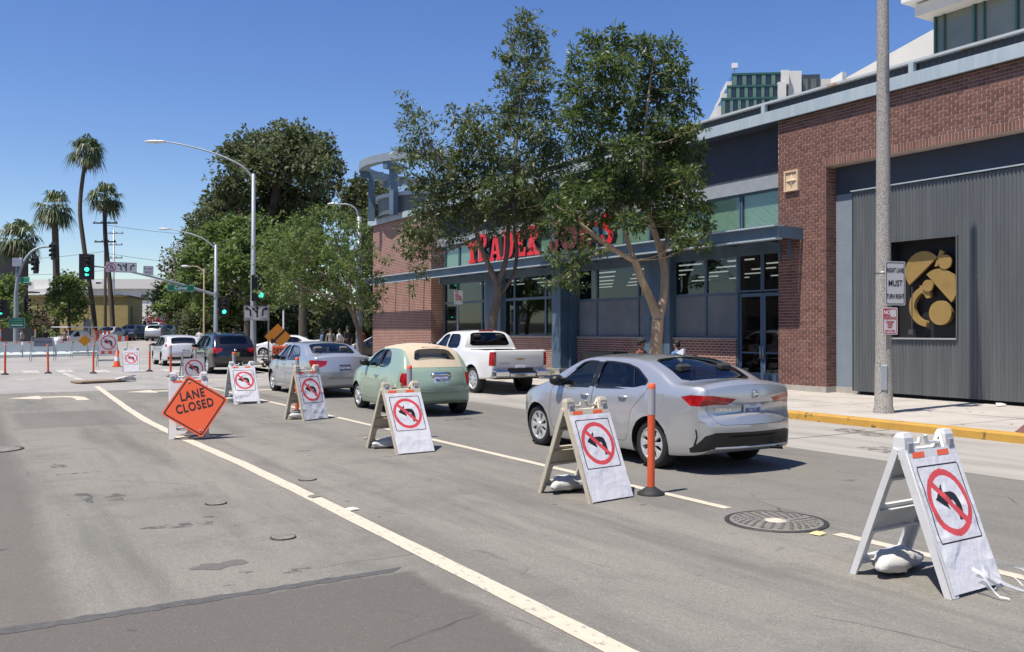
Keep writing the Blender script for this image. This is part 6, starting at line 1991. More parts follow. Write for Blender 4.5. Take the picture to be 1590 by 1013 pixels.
TREES = {'T1':{'base':(15.2,26.7),'clumps':[(0.42,-1.62,11.97,0.34,1.0),(2.15,0.01,12.31,0.23,1.0),(1.13,0.3,12.1,0.41,1.0),(0.8,-1.4,11.42,0.38,1.0),(0.5,-0.32,11.17,0.39,1.0),(0.99,-0.78,10.9,0.48,1.0),(1.81,-0.52,10.98,0.31,1.0),(0.79,0.6,10.66,0.27,1.0),(0.24,-1.66,9.83,0.5,1.0),(0.63,-2.14,9.77,0.38,1.0),(1.25,0.5,9.68,0.59,1.0),(1.33,-1.05,9.25,0.48,1.0),(0.74,0.53,9.06,0.59,1.0),(0.23,-2.0,8.19,0.58,1.0),(1.54,-1.13,8.28,0.39,1.0),(2.31,-0.56,9.03,0.22,1.0),(-2.9,0.72,9.41,0.26,0.5),(-1.72,2.69,9.54,0.41,0.6),(-2.13,2.77,9.05,0.23,0.4),(-2.77,-0.09,8.21,0.46,0.6),(-3.04,0.05,7.79,0.38,0.6),(-1.69,1.17,8.9,0.26,0.4),(-1.23,2.38,8.16,0.5,0.7),(-2.47,1.04,7.37,0.48,0.6),(-1.6,-0.1,8.98,0.26,0.4),(-0.83,0.21,8.92,0.44,0.8),(-1.07,-1.12,9.04,0.25,0.7),(-1.23,-0.31,8.13,0.55,1.0),(-0.25,-0.09,8.28,0.52,1.0),(-1.38,0.81,7.55,0.53,0.8),(-1.12,-0.33,7.28,0.6,1.0),(-0.39,-0.77,7.28,0.6,1.0),(-2.51,0.45,6.64,0.47,0.6),(-1.53,0.76,6.65,0.61,0.9),(-1.03,-0.17,6.46,0.6,1.0),(-0.72,-1.35,6.32,0.58,1.0),(1.35,0.45,7.64,0.59,1.0),(0.79,-0.27,6.59,0.62,1.0),(1.7,-0.49,7.64,0.62,1.0),(0.99,-1.77,6.62,0.59,1.0),(2.9,0.1,8.19,0.46,1.0),(2.85,-0.37,7.54,0.36,1.0),(-2.46,0.06,5.74,0.55,0.9),(-1.43,0.23,5.72,0.6,1.0),(-0.09,0.88,5.78,0.58,1.0),(-2.03,2.0,5.21,0.45,1.0),(-1.24,2.37,5.17,0.5,1.0),(-2.51,1.21,4.57,0.3,1.0),(-1.48,2.12,4.57,0.32,0.8),(-0.94,1.2,5.08,0.4,0.8),(0.0,-0.74,5.61,0.47,1.0),(1.22,-0.41,5.83,0.58,1.0),(2.04,-0.37,6.12,0.54,1.0),(1.56,0.35,5.26,0.41,0.7),(1.55,-0.92,5.25,0.35,1.0),(-2.0,1.53,3.84,0.27,0.8),(-2.85,-0.03,3.2,0.19,0.6),(-0.92,-0.41,4.73,0.26,0.5),(-1.14,1.79,4.34,0.18,0.4),(-0.01,-0.32,5.11,0.26,0.6),(1.61,-2.19,6.29,0.34,1.0),(2.19,-1.14,9.12,0.18,0.5)],'limbs':[[(0.0,0.0,0.57,0.2),(0.02,-0.01,1.74,0.19),(0.13,-0.08,2.72,0.17),(0.21,-0.13,3.38,0.15)],[(0.21,-0.13,3.38,0.13),(-0.06,0.03,3.93,0.11),(-0.54,-0.03,4.89,0.09),(-0.9,-0.05,5.95,0.07),(-1.55,-0.01,6.97,0.05),(-2.28,0.2,8.0,0.025)],[(0.21,-0.13,3.38,0.12),(0.41,-0.25,4.15,0.1),(0.71,0.04,5.4,0.09),(0.86,0.07,6.75,0.07),(1.05,-0.05,8.76,0.05),(1.14,-0.33,10.71,0.035),(1.19,-0.37,12.26,0.015)],[(0.13,-0.08,2.83,0.09),(0.76,-0.11,3.62,0.08),(1.06,0.06,4.53,0.07),(1.11,0.26,5.67,0.06),(1.89,0.03,7.06,0.04),(2.18,-0.15,8.42,0.02)],[(-0.54,-0.03,4.89,0.07),(-1.82,-0.07,4.35,0.03),(-2.64,0.18,3.95,0.02)],[(0.71,0.04,5.4,0.06),(-0.07,-0.43,6.39,0.05),(-0.73,-0.5,7.61,0.03),(-1.0,-0.33,8.79,0.015)]]},'T2':{'base':(15.1,17.89),'clumps':[(-1.22,1.32,9.42,0.24,1.0),(-0.97,1.09,9.23,0.27,1.0),(-1.1,0.29,9.32,0.2,1.0),(-0.94,0.38,8.96,0.3,1.0),(-0.44,0.28,9.18,0.2,1.0),(0.28,0.64,9.23,0.31,1.0),(0.26,-0.1,8.94,0.3,1.0),(0.29,-0.49,8.52,0.2,1.0),(-1.74,1.01,8.67,0.3,1.0),(-2.0,-0.17,8.17,0.34,1.0),(-1.45,-0.47,8.18,0.38,1.0),(0.16,0.49,8.58,0.4,1.0),(1.13,0.72,8.61,0.35,1.0),(0.84,-0.24,8.08,0.2,1.0),(-2.09,0.94,8.03,0.26,1.0),(-2.07,0.27,7.72,0.38,1.0),(-1.02,0.61,7.85,0.43,1.0),(0.31,1.21,8.08,0.45,1.0),(0.56,0.45,7.86,0.44,1.0),(0.63,-0.27,7.55,0.3,1.0),(-1.5,1.95,7.75,0.24,1.0),(-2.05,0.44,7.12,0.38,1.0),(-1.07,0.68,7.2,0.43,1.0),(0.19,1.2,7.29,0.48,1.0),(0.17,0.12,6.99,0.47,1.0),(0.47,-0.41,6.84,0.33,1.0),(0.45,-0.95,6.82,0.16,1.0),(-1.66,1.13,6.72,0.33,1.0),(-0.55,1.65,6.77,0.42,1.0),(-1.44,-0.58,6.12,0.41,1.0),(0.36,0.61,6.42,0.48,1.0),(1.01,0.33,6.44,0.41,1.0),(1.56,0.19,6.56,0.21,1.0),(-1.67,1.7,7.25,0.2,1.0),(-0.91,1.44,6.06,0.38,1.0),(-0.85,0.56,5.77,0.43,1.0),(-0.21,0.3,5.65,0.4,1.0),(0.13,-0.3,5.59,0.43,1.0),(-0.08,-1.25,5.52,0.28,1.0),(1.63,0.09,5.95,0.17,1.0),(-1.7,1.22,5.41,0.33,1.0),(-1.75,0.17,5.18,0.42,1.0),(-0.8,0.49,5.13,0.46,1.0),(-0.26,0.11,5.04,0.3,1.0),(0.09,-0.47,5.0,0.36,1.0),(0.49,-0.75,5.07,0.29,1.0),(1.14,-0.58,4.98,0.17,1.0),(-2.24,0.86,4.83,0.26,1.0),(-1.84,0.59,4.78,0.32,1.0),(-1.15,0.56,4.75,0.33,1.0),(-1.34,-0.58,4.41,0.31,1.0),(-0.13,-0.72,4.47,0.32,1.0),(0.2,-1.06,4.46,0.25,1.0),(1.25,-0.51,4.49,0.17,1.0),(-2.21,1.25,4.46,0.2,1.0),(-2.03,1.03,4.26,0.2,0.8),(-1.53,0.74,4.09,0.15,0.5),(-2.36,1.27,3.72,0.16,1.0),(-2.56,0.4,3.57,0.22,1.0),(-2.13,1.17,3.14,0.2,1.0),(-2.04,0.82,2.89,0.16,1.0),(-2.37,-0.01,3.62,0.19,1.0),(-0.28,-1.25,4.02,0.22,1.0),(0.05,-1.45,3.94,0.22,1.0),(1.55,-0.19,3.95,0.12,1.0),(-0.02,-0.72,3.84,0.16,0.6),(-1.82,-0.05,3.8,0.16,0.5),(0.46,0.08,6.6,0.37,1.0),(-2.89,0.76,2.94,0.11,0.7),(-2.51,0.05,3.23,0.17,1.0),(-2.57,0.24,4.58,0.22,1.1),(-2.46,0.82,4.73,0.19,1.1),(-2.43,0.17,3.95,0.14,0.7),(-2.81,0.59,4.99,0.16,1.0)],'limbs':[[(0.0,0.0,0.11,0.24),(-0.06,0.03,1.0,0.2),(-0.03,0.01,1.66,0.19),(0.0,0.0,2.04,0.18)],[(0.0,0.0,2.04,0.15),(-0.23,0.02,2.57,0.13),(-0.51,0.07,3.14,0.12),(-0.71,0.07,3.54,0.11)],[(-0.71,0.07,3.54,0.09),(-1.38,0.13,3.84,0.08),(-2.04,0.17,4.21,0.07),(-2.57,0.25,4.58,0.03),(-2.93,0.35,4.83,0.01)],[(-0.71,0.07,3.54,0.08),(-0.83,0.26,4.2,0.07),(-0.85,0.5,5.13,0.06),(-0.83,0.72,6.32,0.045),(-0.97,0.81,7.82,0.03),(-1.11,0.9,8.99,0.015)],[(0.0,0.0,1.99,0.14),(0.27,0.06,2.83,0.12),(0.35,0.25,3.68,0.11),(0.06,0.43,4.85,0.08),(-0.12,0.42,6.01,0.06),(-0.11,0.3,7.49,0.04),(0.03,0.21,8.82,0.02)],[(0.35,0.25,3.68,0.08),(0.86,0.41,4.73,0.06),(1.21,0.43,5.96,0.045),(1.21,0.43,7.34,0.025)],[(-0.85,0.5,5.13,0.04),(-0.9,-0.16,4.48,0.02)],[(-1.38,0.13,3.84,0.05),(-2.24,0.17,3.49,0.03),(-2.63,0.29,3.16,0.015)]]},'T3':{'base':(15.2,38.64),'clumps':[(-2.82,2.53,6.63,0.42,1.0),(-2.46,1.29,6.68,0.47,1.0),(-1.98,0.48,6.91,0.46,1.0),(-1.18,0.6,6.98,0.53,1.0),(-1.11,-1.23,6.5,0.51,1.0),(-0.17,-0.35,6.21,0.41,1.0),(-3.49,1.78,5.79,0.46,1.0),(-2.98,0.55,5.71,0.57,1.0),(-2.22,-0.22,5.83,0.62,1.0),(-0.43,1.84,6.1,0.66,1.0),(-0.14,0.12,5.53,0.53,1.0),(-4.06,1.28,5.01,0.4,1.0),(-2.93,2.17,4.97,0.59,1.0),(-1.81,2.34,5.02,0.66,1.0),(-1.83,-0.8,4.81,0.62,1.0),(-0.99,-1.32,4.62,0.56,1.0),(-0.11,-1.34,4.99,0.34,1.0),(-3.32,2.86,4.25,0.54,1.0),(-3.01,0.46,4.0,0.57,1.0),(-1.55,1.74,3.95,0.59,1.0),(-0.69,1.12,3.95,0.59,1.0),(0.03,0.16,3.92,0.53,1.0),(0.24,-1.25,4.15,0.34,1.0),(-3.34,3.88,3.54,0.36,1.0),(-2.73,2.82,3.31,0.48,1.0),(-2.26,1.42,3.19,0.41,1.0),(-0.01,-1.1,3.24,0.4,1.0),(0.97,0.0,3.5,0.3,1.0),(0.46,-0.7,2.74,0.29,1.0),(-1.44,1.16,3.19,0.35,1.0),(-0.74,-0.26,3.16,0.35,1.0),(1.15,-0.18,4.97,0.24,1.0),(-0.58,-1.4,2.94,0.28,1.0),(-3.49,1.29,2.73,0.26,1.0)],'limbs':[[(0.05,-0.03,0.05,0.13),(0.0,0.0,0.99,0.12),(-0.13,0.07,1.87,0.11),(-0.33,0.19,2.51,0.1)],[(-0.33,0.19,2.51,0.08),(-0.76,0.1,3.03,0.07),(-1.39,0.02,3.25,0.05),(-2.35,0.24,3.58,0.04),(-3.3,0.46,4.13,0.02)],[(-0.33,0.19,2.51,0.08),(-0.37,0.33,3.48,0.07),(-0.58,0.58,4.81,0.05),(-0.96,0.81,5.98,0.03),(-1.09,0.88,6.87,0.015)],[(-0.33,0.19,2.51,0.06),(0.29,0.41,3.35,0.05),(0.73,0.49,4.26,0.03)],[(-0.76,0.1,3.03,0.05),(-1.66,0.53,4.33,0.04),(-2.44,0.88,5.48,0.03),(-2.81,1.1,6.49,0.015)]]},'EUC':{'base':(26.2,91.57),'clumps':[(-0.32,5.65,21.67,1.8,1.0),(1.37,3.56,21.96,1.64,1.0),(1.38,-3.09,21.14,1.54,1.0),(4.54,1.46,21.65,1.78,1.0),(4.15,-4.7,19.67,1.29,1.0),(7.28,0.76,19.06,0.9,1.0),(-2.2,4.16,19.86,1.62,1.0),(-1.07,-0.33,18.58,2.08,1.0),(0.67,-3.29,18.6,2.17,1.0),(2.07,-6.97,17.52,1.87,1.0),(6.48,0.53,17.38,0.96,1.0),(-4.42,-2.74,16.01,1.87,1.0),(-0.25,3.88,16.6,2.45,1.0),(2.8,3.71,16.48,2.62,1.0),(3.89,-1.52,15.88,1.72,1.0),(-5.01,-0.83,14.33,1.65,1.0),(-4.22,6.82,13.6,1.91,1.0),(-1.61,6.49,13.73,2.35,1.0),(0.3,2.2,13.06,2.55,1.0),(2.28,-1.27,12.83,2.24,1.0),(-6.35,2.39,12.03,1.3,1.0),(-7.08,2.46,11.02,0.9,1.0),(-5.2,-0.31,10.56,1.65,1.0),(5.09,-1.02,14.03,1.21,1.0),(-1.87,0.34,10.13,2.22,1.0),(0.22,-3.7,9.59,2.16,1.0),(2.11,-5.88,10.14,1.64,1.0),(-3.54,4.06,20.38,0.8,1.0)],'limbs':[[(0.0,0.0,1.32,0.9),(0.0,0.0,9.21,0.7),(0.28,-0.17,14.46,0.5),(1.13,-0.68,19.06,0.3)],[(0.0,0.0,9.21,0.5),(-2.81,1.69,13.81,0.35),(-3.94,2.36,16.43,0.2)],[(0.0,0.0,9.21,0.5),(3.38,-2.03,14.46,0.35),(3.95,-2.37,18.41,0.2)]]},'EUC2':{'base':(39.23,98.91),'clumps':[(-1.73,-0.39,17.57,1.33,1.0),(0.0,0.0,18.35,1.5,1.0),(0.88,-1.75,17.6,1.34,1.0),(0.18,2.5,16.56,1.84,1.0),(2.21,1.47,16.2,1.53,1.0),(1.11,-4.04,16.59,1.02,1.0),(-0.35,-1.88,14.16,1.92,1.0),(-2.3,0.17,15.37,1.19,1.0),(7.37,-1.01,18.2,1.7,1.0),(9.46,-3.69,18.01,1.68,1.0),(7.6,-5.69,16.49,1.93,1.0),(4.1,-4.47,17.12,1.18,1.0)],'limbs':[[(0.0,0.0,1.25,0.5),(0.0,0.0,10.25,0.4),(-0.19,0.12,16.25,0.2)]]},'G1':{'base':(19.49,74.6),'clumps':[(-1.94,2.8,10.02,0.86,1.0),(-0.23,3.29,10.71,0.99,1.0),(1.38,3.21,10.52,1.11,1.0),(1.23,-2.19,8.95,1.04,1.0),(-2.73,5.21,9.38,0.99,1.0),(-1.69,2.76,8.68,1.29,1.0),(-0.49,0.15,8.53,1.37,1.0),(2.22,3.2,8.07,1.34,1.0),(-4.74,0.37,7.58,0.82,1.0),(-2.54,3.63,7.36,1.3,1.0),(-2.17,-2.57,6.73,1.31,1.0),(-0.26,-2.92,6.52,1.33,1.0),(3.0,2.04,6.91,1.1,1.0),(2.03,-3.89,5.26,0.92,1.0),(-3.41,4.47,6.02,1.2,1.0),(-2.08,2.19,5.41,1.28,1.0),(0.25,3.04,5.23,1.32,1.0),(0.84,-1.73,4.8,1.15,1.0),(-5.01,1.52,5.05,0.83,1.0),(-3.32,0.05,4.0,0.93,1.0),(-0.4,3.67,3.7,0.99,1.0),(0.91,0.43,3.54,0.75,1.0)],'limbs':[[(0.0,0.0,0.99,0.3),(-0.09,0.06,4.05,0.25),(-0.45,0.28,7.75,0.12)],[(-0.09,0.06,4.05,0.18),(-2.49,1.5,6.7,0.1)],[(-0.09,0.06,4.05,0.18),(1.59,-0.95,7.22,0.1)]]},'G2':{'base':(20.29,99.78),'clumps':[(-1.81,3.74,6.55,0.98,1.0),(-2.59,3.81,5.49,0.98,1.0),(-1.83,-1.03,5.21,1.08,1.0),(-0.54,0.62,4.74,1.1,1.0),(-2.44,-0.84,4.0,1.07,1.0),(-0.2,-2.56,3.65,0.94,1.0),(-3.62,-0.32,4.13,0.67,1.0)],'limbs':[[(-1.47,0.88,1.16,0.2),(-1.65,0.99,4.04,0.15),(-2.06,1.24,6.1,0.08)]]},'G3':{'base':(21.22,115.55),'clumps':[(-0.26,1.86,11.17,0.72,0.5),(0.57,1.0,11.7,0.79,0.6),(0.12,1.46,9.97,1.03,0.6),(-1.12,-0.07,9.67,0.62,0.5),(1.11,-0.13,10.3,0.95,0.7),(0.77,0.85,8.77,1.11,0.7),(-0.63,-0.19,8.27,0.78,0.6),(1.41,-0.52,12.26,0.79,0.8),(1.79,-2.36,10.57,1.09,0.9)],'limbs':[[(0.34,-0.2,1.23,0.25),(0.34,-0.2,7.52,0.2),(0.0,0.0,11.05,0.1)],[(0.34,-0.2,7.52,0.14),(1.01,-0.61,10.66,0.08)]]},'G4':{'base':(20.82,64.48),'clumps':[(-1.38,-2.1,7.36,0.82,1.0),(-0.44,-1.37,8.61,0.83,1.0),(-0.52,3.04,8.76,0.78,1.0),(0.53,0.13,7.14,0.95,1.0),(0.17,2.87,6.33,0.98,1.0),(1.13,-0.98,7.56,0.94,1.0),(1.95,-2.73,7.23,0.83,1.0),(0.96,1.43,5.31,0.97,1.0),(2.28,0.92,5.81,0.97,1.0),(-1.89,-2.28,4.62,0.72,1.0)],'limbs':[[(0.0,0.0,0.98,0.3),(0.0,0.0,4.28,0.25),(0.0,0.0,7.11,0.1)],[(0.0,0.0,4.28,0.16),(1.62,-0.97,6.64,0.08)]]},'G5':{'base':(28.19,74.05),'clumps':[(1.09,0.54,11.26,1.02,1.0),(0.96,-3.44,10.04,0.97,1.0),(1.25,-3.44,8.43,1.08,1.0),(2.06,1.46,8.26,1.26,1.0),(-1.0,-2.62,6.78,1.18,1.0),(1.54,-2.75,6.31,0.98,1.0),(2.54,1.89,5.13,1.04,1.0),(-0.89,-0.02,4.71,1.0,1.0),(1.71,-3.72,10.86,0.76,1.0)],'limbs':[[(0.95,-0.57,0.83,0.3),(0.95,-0.57,5.29,0.25),(1.43,-0.86,9.19,0.1)]]},'MT':{'base':(8.25,97.68),'clumps':[(-0.13,-1.48,6.61,0.8,1.0),(-0.79,-0.74,5.82,0.81,1.0),(0.85,0.62,5.91,0.83,1.0),(-1.37,-1.04,4.93,0.68,1.0),(0.15,1.82,4.85,1.02,1.0),(0.86,-1.09,4.47,0.75,1.0),(-1.48,3.08,3.9,0.51,1.0),(-0.29,2.08,3.57,0.9,1.0),(0.67,-1.37,3.21,0.68,1.0),(0.12,-1.23,6.32,0.62,1.0)],'limbs':[[(0.0,0.0,1.65,0.16),(-0.06,0.03,4.48,0.12),(-0.17,0.09,6.37,0.06)]]},'MB':{'base':(5.66,94.56),'clumps':[(-0.26,0.08,3.28,0.66,1.0),(0.27,-1.56,2.67,0.59,1.0),(-0.85,1.05,2.68,0.6,1.0),(-0.6,-1.25,2.08,0.53,1.0),(-1.36,-0.89,2.25,0.53,1.0),(0.78,1.23,2.09,0.49,1.0)],'limbs':[[(-0.15,0.1,1.54,0.08),(-0.15,0.1,2.86,0.05)]]},'LB':{'base':(2.87,89.24),'clumps':[(-0.27,-0.79,5.8,0.66,1.0),(0.49,0.16,5.42,0.56,1.0),(-0.73,0.2,5.0,0.67,1.0),(-0.03,-0.85,4.59,0.66,1.0),(0.63,-2.42,4.12,0.49,1.0),(-1.16,2.63,5.36,0.8,1.0),(-0.42,2.45,3.09,0.8,1.0),(0.55,1.86,2.52,0.63,1.0),(-0.76,-1.35,1.94,0.66,1.0),(1.13,-2.01,3.04,0.49,1.0),(0.98,-0.03,1.84,0.45,1.0),(-1.4,3.08,3.66,0.91,1.0)],'limbs':[[(0.0,0.0,1.17,0.14),(-0.15,0.09,3.62,0.1),(-0.24,0.15,5.85,0.05)]]},'SP':{'base':(15.41,8.83),'clumps':[],'limbs':[]}}

# ------------------------------------------------------------------ trees
import numpy as np
def leaf_mat(name, cols, trans=.35, rough=.45, hue=0.0):
	m = bpy.data.materials.new(name); m.use_nodes = True
	n, l = m.node_tree.nodes, m.node_tree.links
	p = n['Principled BSDF']; p.inputs['Roughness'].default_value = rough; p.inputs['Specular IOR Level'].default_value = .5
	g = n.new('ShaderNodeNewGeometry'); cr = n.new('ShaderNodeValToRGB'); e = cr.color_ramp.elements
	e[0].position = 0; e[0].color = (*cols[0], 1); e[1].position = 1; e[1].color = (*cols[-1], 1)
	for i, c in enumerate(cols[1:-1]):
		x = e.new((i + 1) / (len(cols) - 1)); x.color = (*c, 1)
	l.new(g.outputs['Random Per Island'], cr.inputs[0]); l.new(cr.outputs[0], p.inputs['Base Color'])
	tr = n.new('ShaderNodeBsdfTranslucent'); hs = n.new('ShaderNodeHueSaturation'); hs.inputs['Value'].default_value = 1.5; hs.inputs['Saturation'].default_value = 1.1
	l.new(cr.outputs[0], hs.inputs['Color']); l.new(hs.outputs[0], tr.inputs[0])
	mx = n.new('ShaderNodeMixShader'); mx.inputs[0].default_value = trans
	l.new(p.outputs[0], mx.inputs[1]); l.new(tr.outputs[0], mx.inputs[2]); l.new(mx.outputs[0], n['Material Output'].inputs[0])
	MATS[name] = m
	return m
def leaves_mesh(name, clumps, per_m2, size, seed, m, cluster=7, droop=.2, spread=.11, aspect=.36):
	rng = np.random.default_rng(seed)
	cs = []; out = []
	for (x, y, z, r, dn) in clumps:
		k = max(2, int(per_m2 * r * r * dn / cluster))
		d = rng.normal(size=(k, 3)); d /= np.linalg.norm(d, axis=1)[:, None]
		lob = 1 + .38 * np.sin(d[:, 0] * 3.1 + x * 5) * np.cos(d[:, 2] * 2.7 + y * 3) + .25 * np.sin(d[:, 1] * 5 + z * 4)
		rad = r * lob * (1.15 * rng.random(k) ** .5)
		cs.append(np.array([x, y, z]) + d * rad[:, None] * np.array([1, 1, .92])); out.append(d)
	P = np.concatenate(cs); Dn = np.concatenate(out)
	K = len(P)
	P = np.repeat(P, cluster, axis=0); Dn = np.repeat(Dn, cluster, axis=0)
	N = len(P)
	dr = Dn * .5 + rng.normal(size=(N, 3)) * .75; dr[:, 2] -= droop
	dr /= np.linalg.norm(dr, axis=1)[:, None]
	base = P + dr * rng.random(N)[:, None] * spread
	L = size * (.65 + .7 * rng.random(N))
	side = np.cross(dr, rng.normal(size=(N, 3)) + np.array([0, 0, 1.4])); side /= (np.linalg.norm(side, axis=1)[:, None] + 1e-9)
	up = np.cross(side, dr)
	W = L * aspect * (.8 + .4 * rng.random(N))
	V = np.empty((N, 4, 3))
	V[:, 0] = base
	V[:, 1] = base + dr * (L * .48)[:, None] + side * (W * .5)[:, None] + up * (W * .14)[:, None]
	V[:, 2] = base + dr * L[:, None] - up * (L * .10)[:, None]
	V[:, 3] = base + dr * (L * .48)[:, None] - side * (W * .5)[:, None] + up * (W * .14)[:, None]
	me = bpy.data.meshes.new(name)
	me.vertices.add(N * 4); me.vertices.foreach_set('co', V.reshape(-1))
	me.loops.add(N * 4); me.loops.foreach_set('vertex_index', np.arange(N * 4, dtype=np.int32))
	me.polygons.add(N); me.polygons.foreach_set('loop_start', np.arange(0, N * 4, 4, dtype=np.int32))
	me.materials.append(m)
	me.update(calc_edges=True)
	return me
def bark_mat(name, a, b, scale=5):
	return mat(name, a, .9, col2=b, scale=scale, stretch=(1, 1, .35), bump=.6, bump_scale=22, bump_dist=.02)
BARK_SMOOTH = bark_mat('bark_peeling', (0.44, 0.335, 0.225), (0.30, 0.205, 0.13), 4)
BARK_GREY = bark_mat('bark_grey', (0.20, 0.155, 0.115), (0.13, 0.10, 0.075), 6)
BARK_DARK = bark_mat('bark_dark', (0.10, 0.08, 0.06), (0.06, 0.05, 0.04), 4)
def smooth_path(pts, n=5):
	out = []
	for i in range(len(pts) - 1):
		p0 = pts[max(i - 1, 0)]; p1 = pts[i]; p2 = pts[i + 1]; p3 = pts[min(i + 2, len(pts) - 1)]
		for j in range(n):
			t = j / n
			out.append(tuple(.5 * ((2 * p1[c]) + (-p0[c] + p2[c]) * t + (2 * p0[c] - 5 * p1[c] + 4 * p2[c] - p3[c]) * t * t + (-p0[c] + 3 * p1[c] - 3 * p2[c] + p3[c]) * t ** 3) for c in range(len(p1))))
	out.append(tuple(pts[-1]))
	return out
def tree(key, name, label, leafm, bark, per_m2, size, seed, z0=0.15, group=None, cluster=7, droop=.2, twigs=True, spread=.11, aspect=.36, barkr=1.0):
	T = TREES[key]
	t = thing(name, label, 'tree', (T['base'][0], T['base'][1], z0), 0, group)
	rnd = random.Random(seed)
	nodes = []
	first = True
	for li, L in enumerate(T['limbs']):
		pts = [(p[0], p[1], p[2] - z0, p[3] * barkr) for p in L]
		if li == 0:
			pts[0] = (pts[0][0], pts[0][1], -.1, pts[0][3] * 1.15)
		sp = smooth_path(pts, 5)
		q = MB()
		wob = [(p[0] + .25 * p[3] * noise.noise(Vector((p[2] * 1.3, li, seed))), p[1] + .25 * p[3] * noise.noise(Vector((p[2] * 1.3, li + 7, seed))), p[2]) for p in sp]
		q.tube(wob, [p[3] for p in sp], 12 if li == 0 else 8)
		q.build('trunk' if li == 0 else 'limb', bark, t)
		if li > 0 or len(T['limbs']) == 1:
			nodes += [(Vector(w), p[3]) for w, p in zip(wob[2:], sp[2:])]
		else:
			nodes += [(Vector(wob[-1]), sp[-1][3])]
	cl = [(c[0], c[1], c[2] - z0, c[3], c[4]) for c in T['clumps']]
	if twigs and cl:
		q = MB()
		for c in cl:
			cv = Vector(c[:3])
			best = min(nodes, key=lambda nd: (nd[0] - cv).length + max(0, nd[0].z - cv.z) * .6)
			a = best[0]; r0 = min(best[1] * .5, .012 + c[3] * .035)
			midp = (a + cv) / 2 + Vector((rnd.uniform(-.1, .1), rnd.uniform(-.1, .1), -.08 * (cv - a).length))
			q.tube(smooth_path([tuple(a), tuple(midp), tuple(cv)], 3), [r0 * (1 - .12 * j) for j in range(7)], 5, False)
			for k in range(5):
				d = Vector((rnd.uniform(-1, 1), rnd.uniform(-1, 1), rnd.uniform(-.5, 1))).normalized() * c[3] * .9
				q.tube([tuple(cv - (cv - midp) * rnd.random() * .5), tuple(cv + d * .5 + Vector((0, 0, .03))), tuple(cv + d)], [r0 * .35, r0 * .25, r0 * .12], 4, False)
		o = q.build('twigs', bark, t); o['kind'] = 'stuff'
	if cl:
		o = link('crown', leaves_mesh('crown', cl, per_m2, size, seed, leafm, cluster, droop, spread, aspect), t)
		o['kind'] = 'stuff'
	return t
LF_MAIN = leaf_mat('leaf_main', [(0.042, 0.072, 0.02), (0.072, 0.112, 0.032), (0.10, 0.142, 0.042), (0.058, 0.092, 0.028), (0.165, 0.195, 0.07)], .36, .45)
LF_OLIVE = leaf_mat('leaf_olive', [(0.05, 0.08, 0.025), (0.085, 0.12, 0.04), (0.068, 0.10, 0.032), (0.135, 0.165, 0.065), (0.12, 0.115, 0.055)], .36, .45)
LF_LIGHT = leaf_mat('leaf_light', [(0.085, 0.13, 0.035), (0.12, 0.17, 0.05), (0.10, 0.145, 0.04), (0.17, 0.21, 0.075)], .42, .55)
LF_EUC = leaf_mat('leaf_dark', [(0.065, 0.085, 0.036), (0.095, 0.115, 0.05), (0.08, 0.10, 0.042), (0.125, 0.14, 0.066)], .34, .6)
LF_BROWN = leaf_mat('leaf_brown', [(0.09, 0.075, 0.045), (0.12, 0.09, 0.055), (0.07, 0.075, 0.035), (0.15, 0.11, 0.07)], .2, .6)
LF_RED = leaf_mat('leaf_red', [(0.30, 0.02, 0.04), (0.38, 0.03, 0.06), (0.10, 0.08, 0.03)], .25, .5)
tree('T2', 'street_tree', 'broad leafy street tree with pale forked trunk behind the nearest sedan', LF_MAIN, BARK_SMOOTH, 3400, .15, 21, barkr=.84)
tree('T1', 'street_tree', 'tall sparse street tree behind the white pickup', LF_OLIVE, BARK_GREY, 2200, .165, 22, barkr=.85)
tree('T3', 'street_tree', 'small light green street tree with a leaning thin trunk at the corner', LF_LIGHT, BARK_GREY, 1050, .18, 23)
tree('EUC', 'eucalyptus_tree', 'huge dark green tree towering behind the junction', LF_EUC, BARK_DARK, 330, .45, 24, 0, cluster=6, spread=.4, aspect=.6)
tree('EUC2', 'eucalyptus_tree', 'dark green tree top seen behind the ring on the store roof', LF_EUC, BARK_DARK, 330, .45, 25, 0, cluster=6, spread=.4, aspect=.6)
tree('G1', 'park_tree', 'bright green spreading tree right of the signal arm', LF_LIGHT, BARK_DARK, 620, .36, 26, 0, cluster=6, spread=.3, aspect=.6)
tree('G2', 'park_tree', 'low green tree under the street name sign', LF_LIGHT, BARK_DARK, 480, .4, 27, 0, cluster=6, spread=.3, aspect=.6)
tree('G3', 'park_tree', 'thin brownish tree beside the apartment roof', LF_BROWN, BARK_DARK, 260, .4, 28, 0, cluster=6, spread=.4, aspect=.6)
tree('G4', 'park_tree', 'green tree behind the turn lane sign', LF_LIGHT, BARK_DARK, 620, .33, 29, 0.15, cluster=6, spread=.3, aspect=.6)
tree('G5', 'park_tree', 'dark green tree behind the corner street light', LF_EUC, BARK_DARK, 560, .36, 30, 0.15, cluster=6, spread=.3, aspect=.6)
tree('MT', 'garden_tree', 'round green tree in front of the mustard building', LF_LIGHT, BARK_DARK, 640, .32, 31, 0, cluster=6, spread=.3, aspect=.6)
tree('MB', 'garden_shrub', 'brownish flowering shrub beside the round green tree', LF_BROWN, BARK_DARK, 700, .26, 32, 0, cluster=6, spread=.2, aspect=.6)
tree('LB', 'garden_tree', 'green tree at the left edge below the dark billboard', LF_LIGHT, BARK_DARK, 520, .36, 33, 0, cluster=6, spread=.3, aspect=.6)
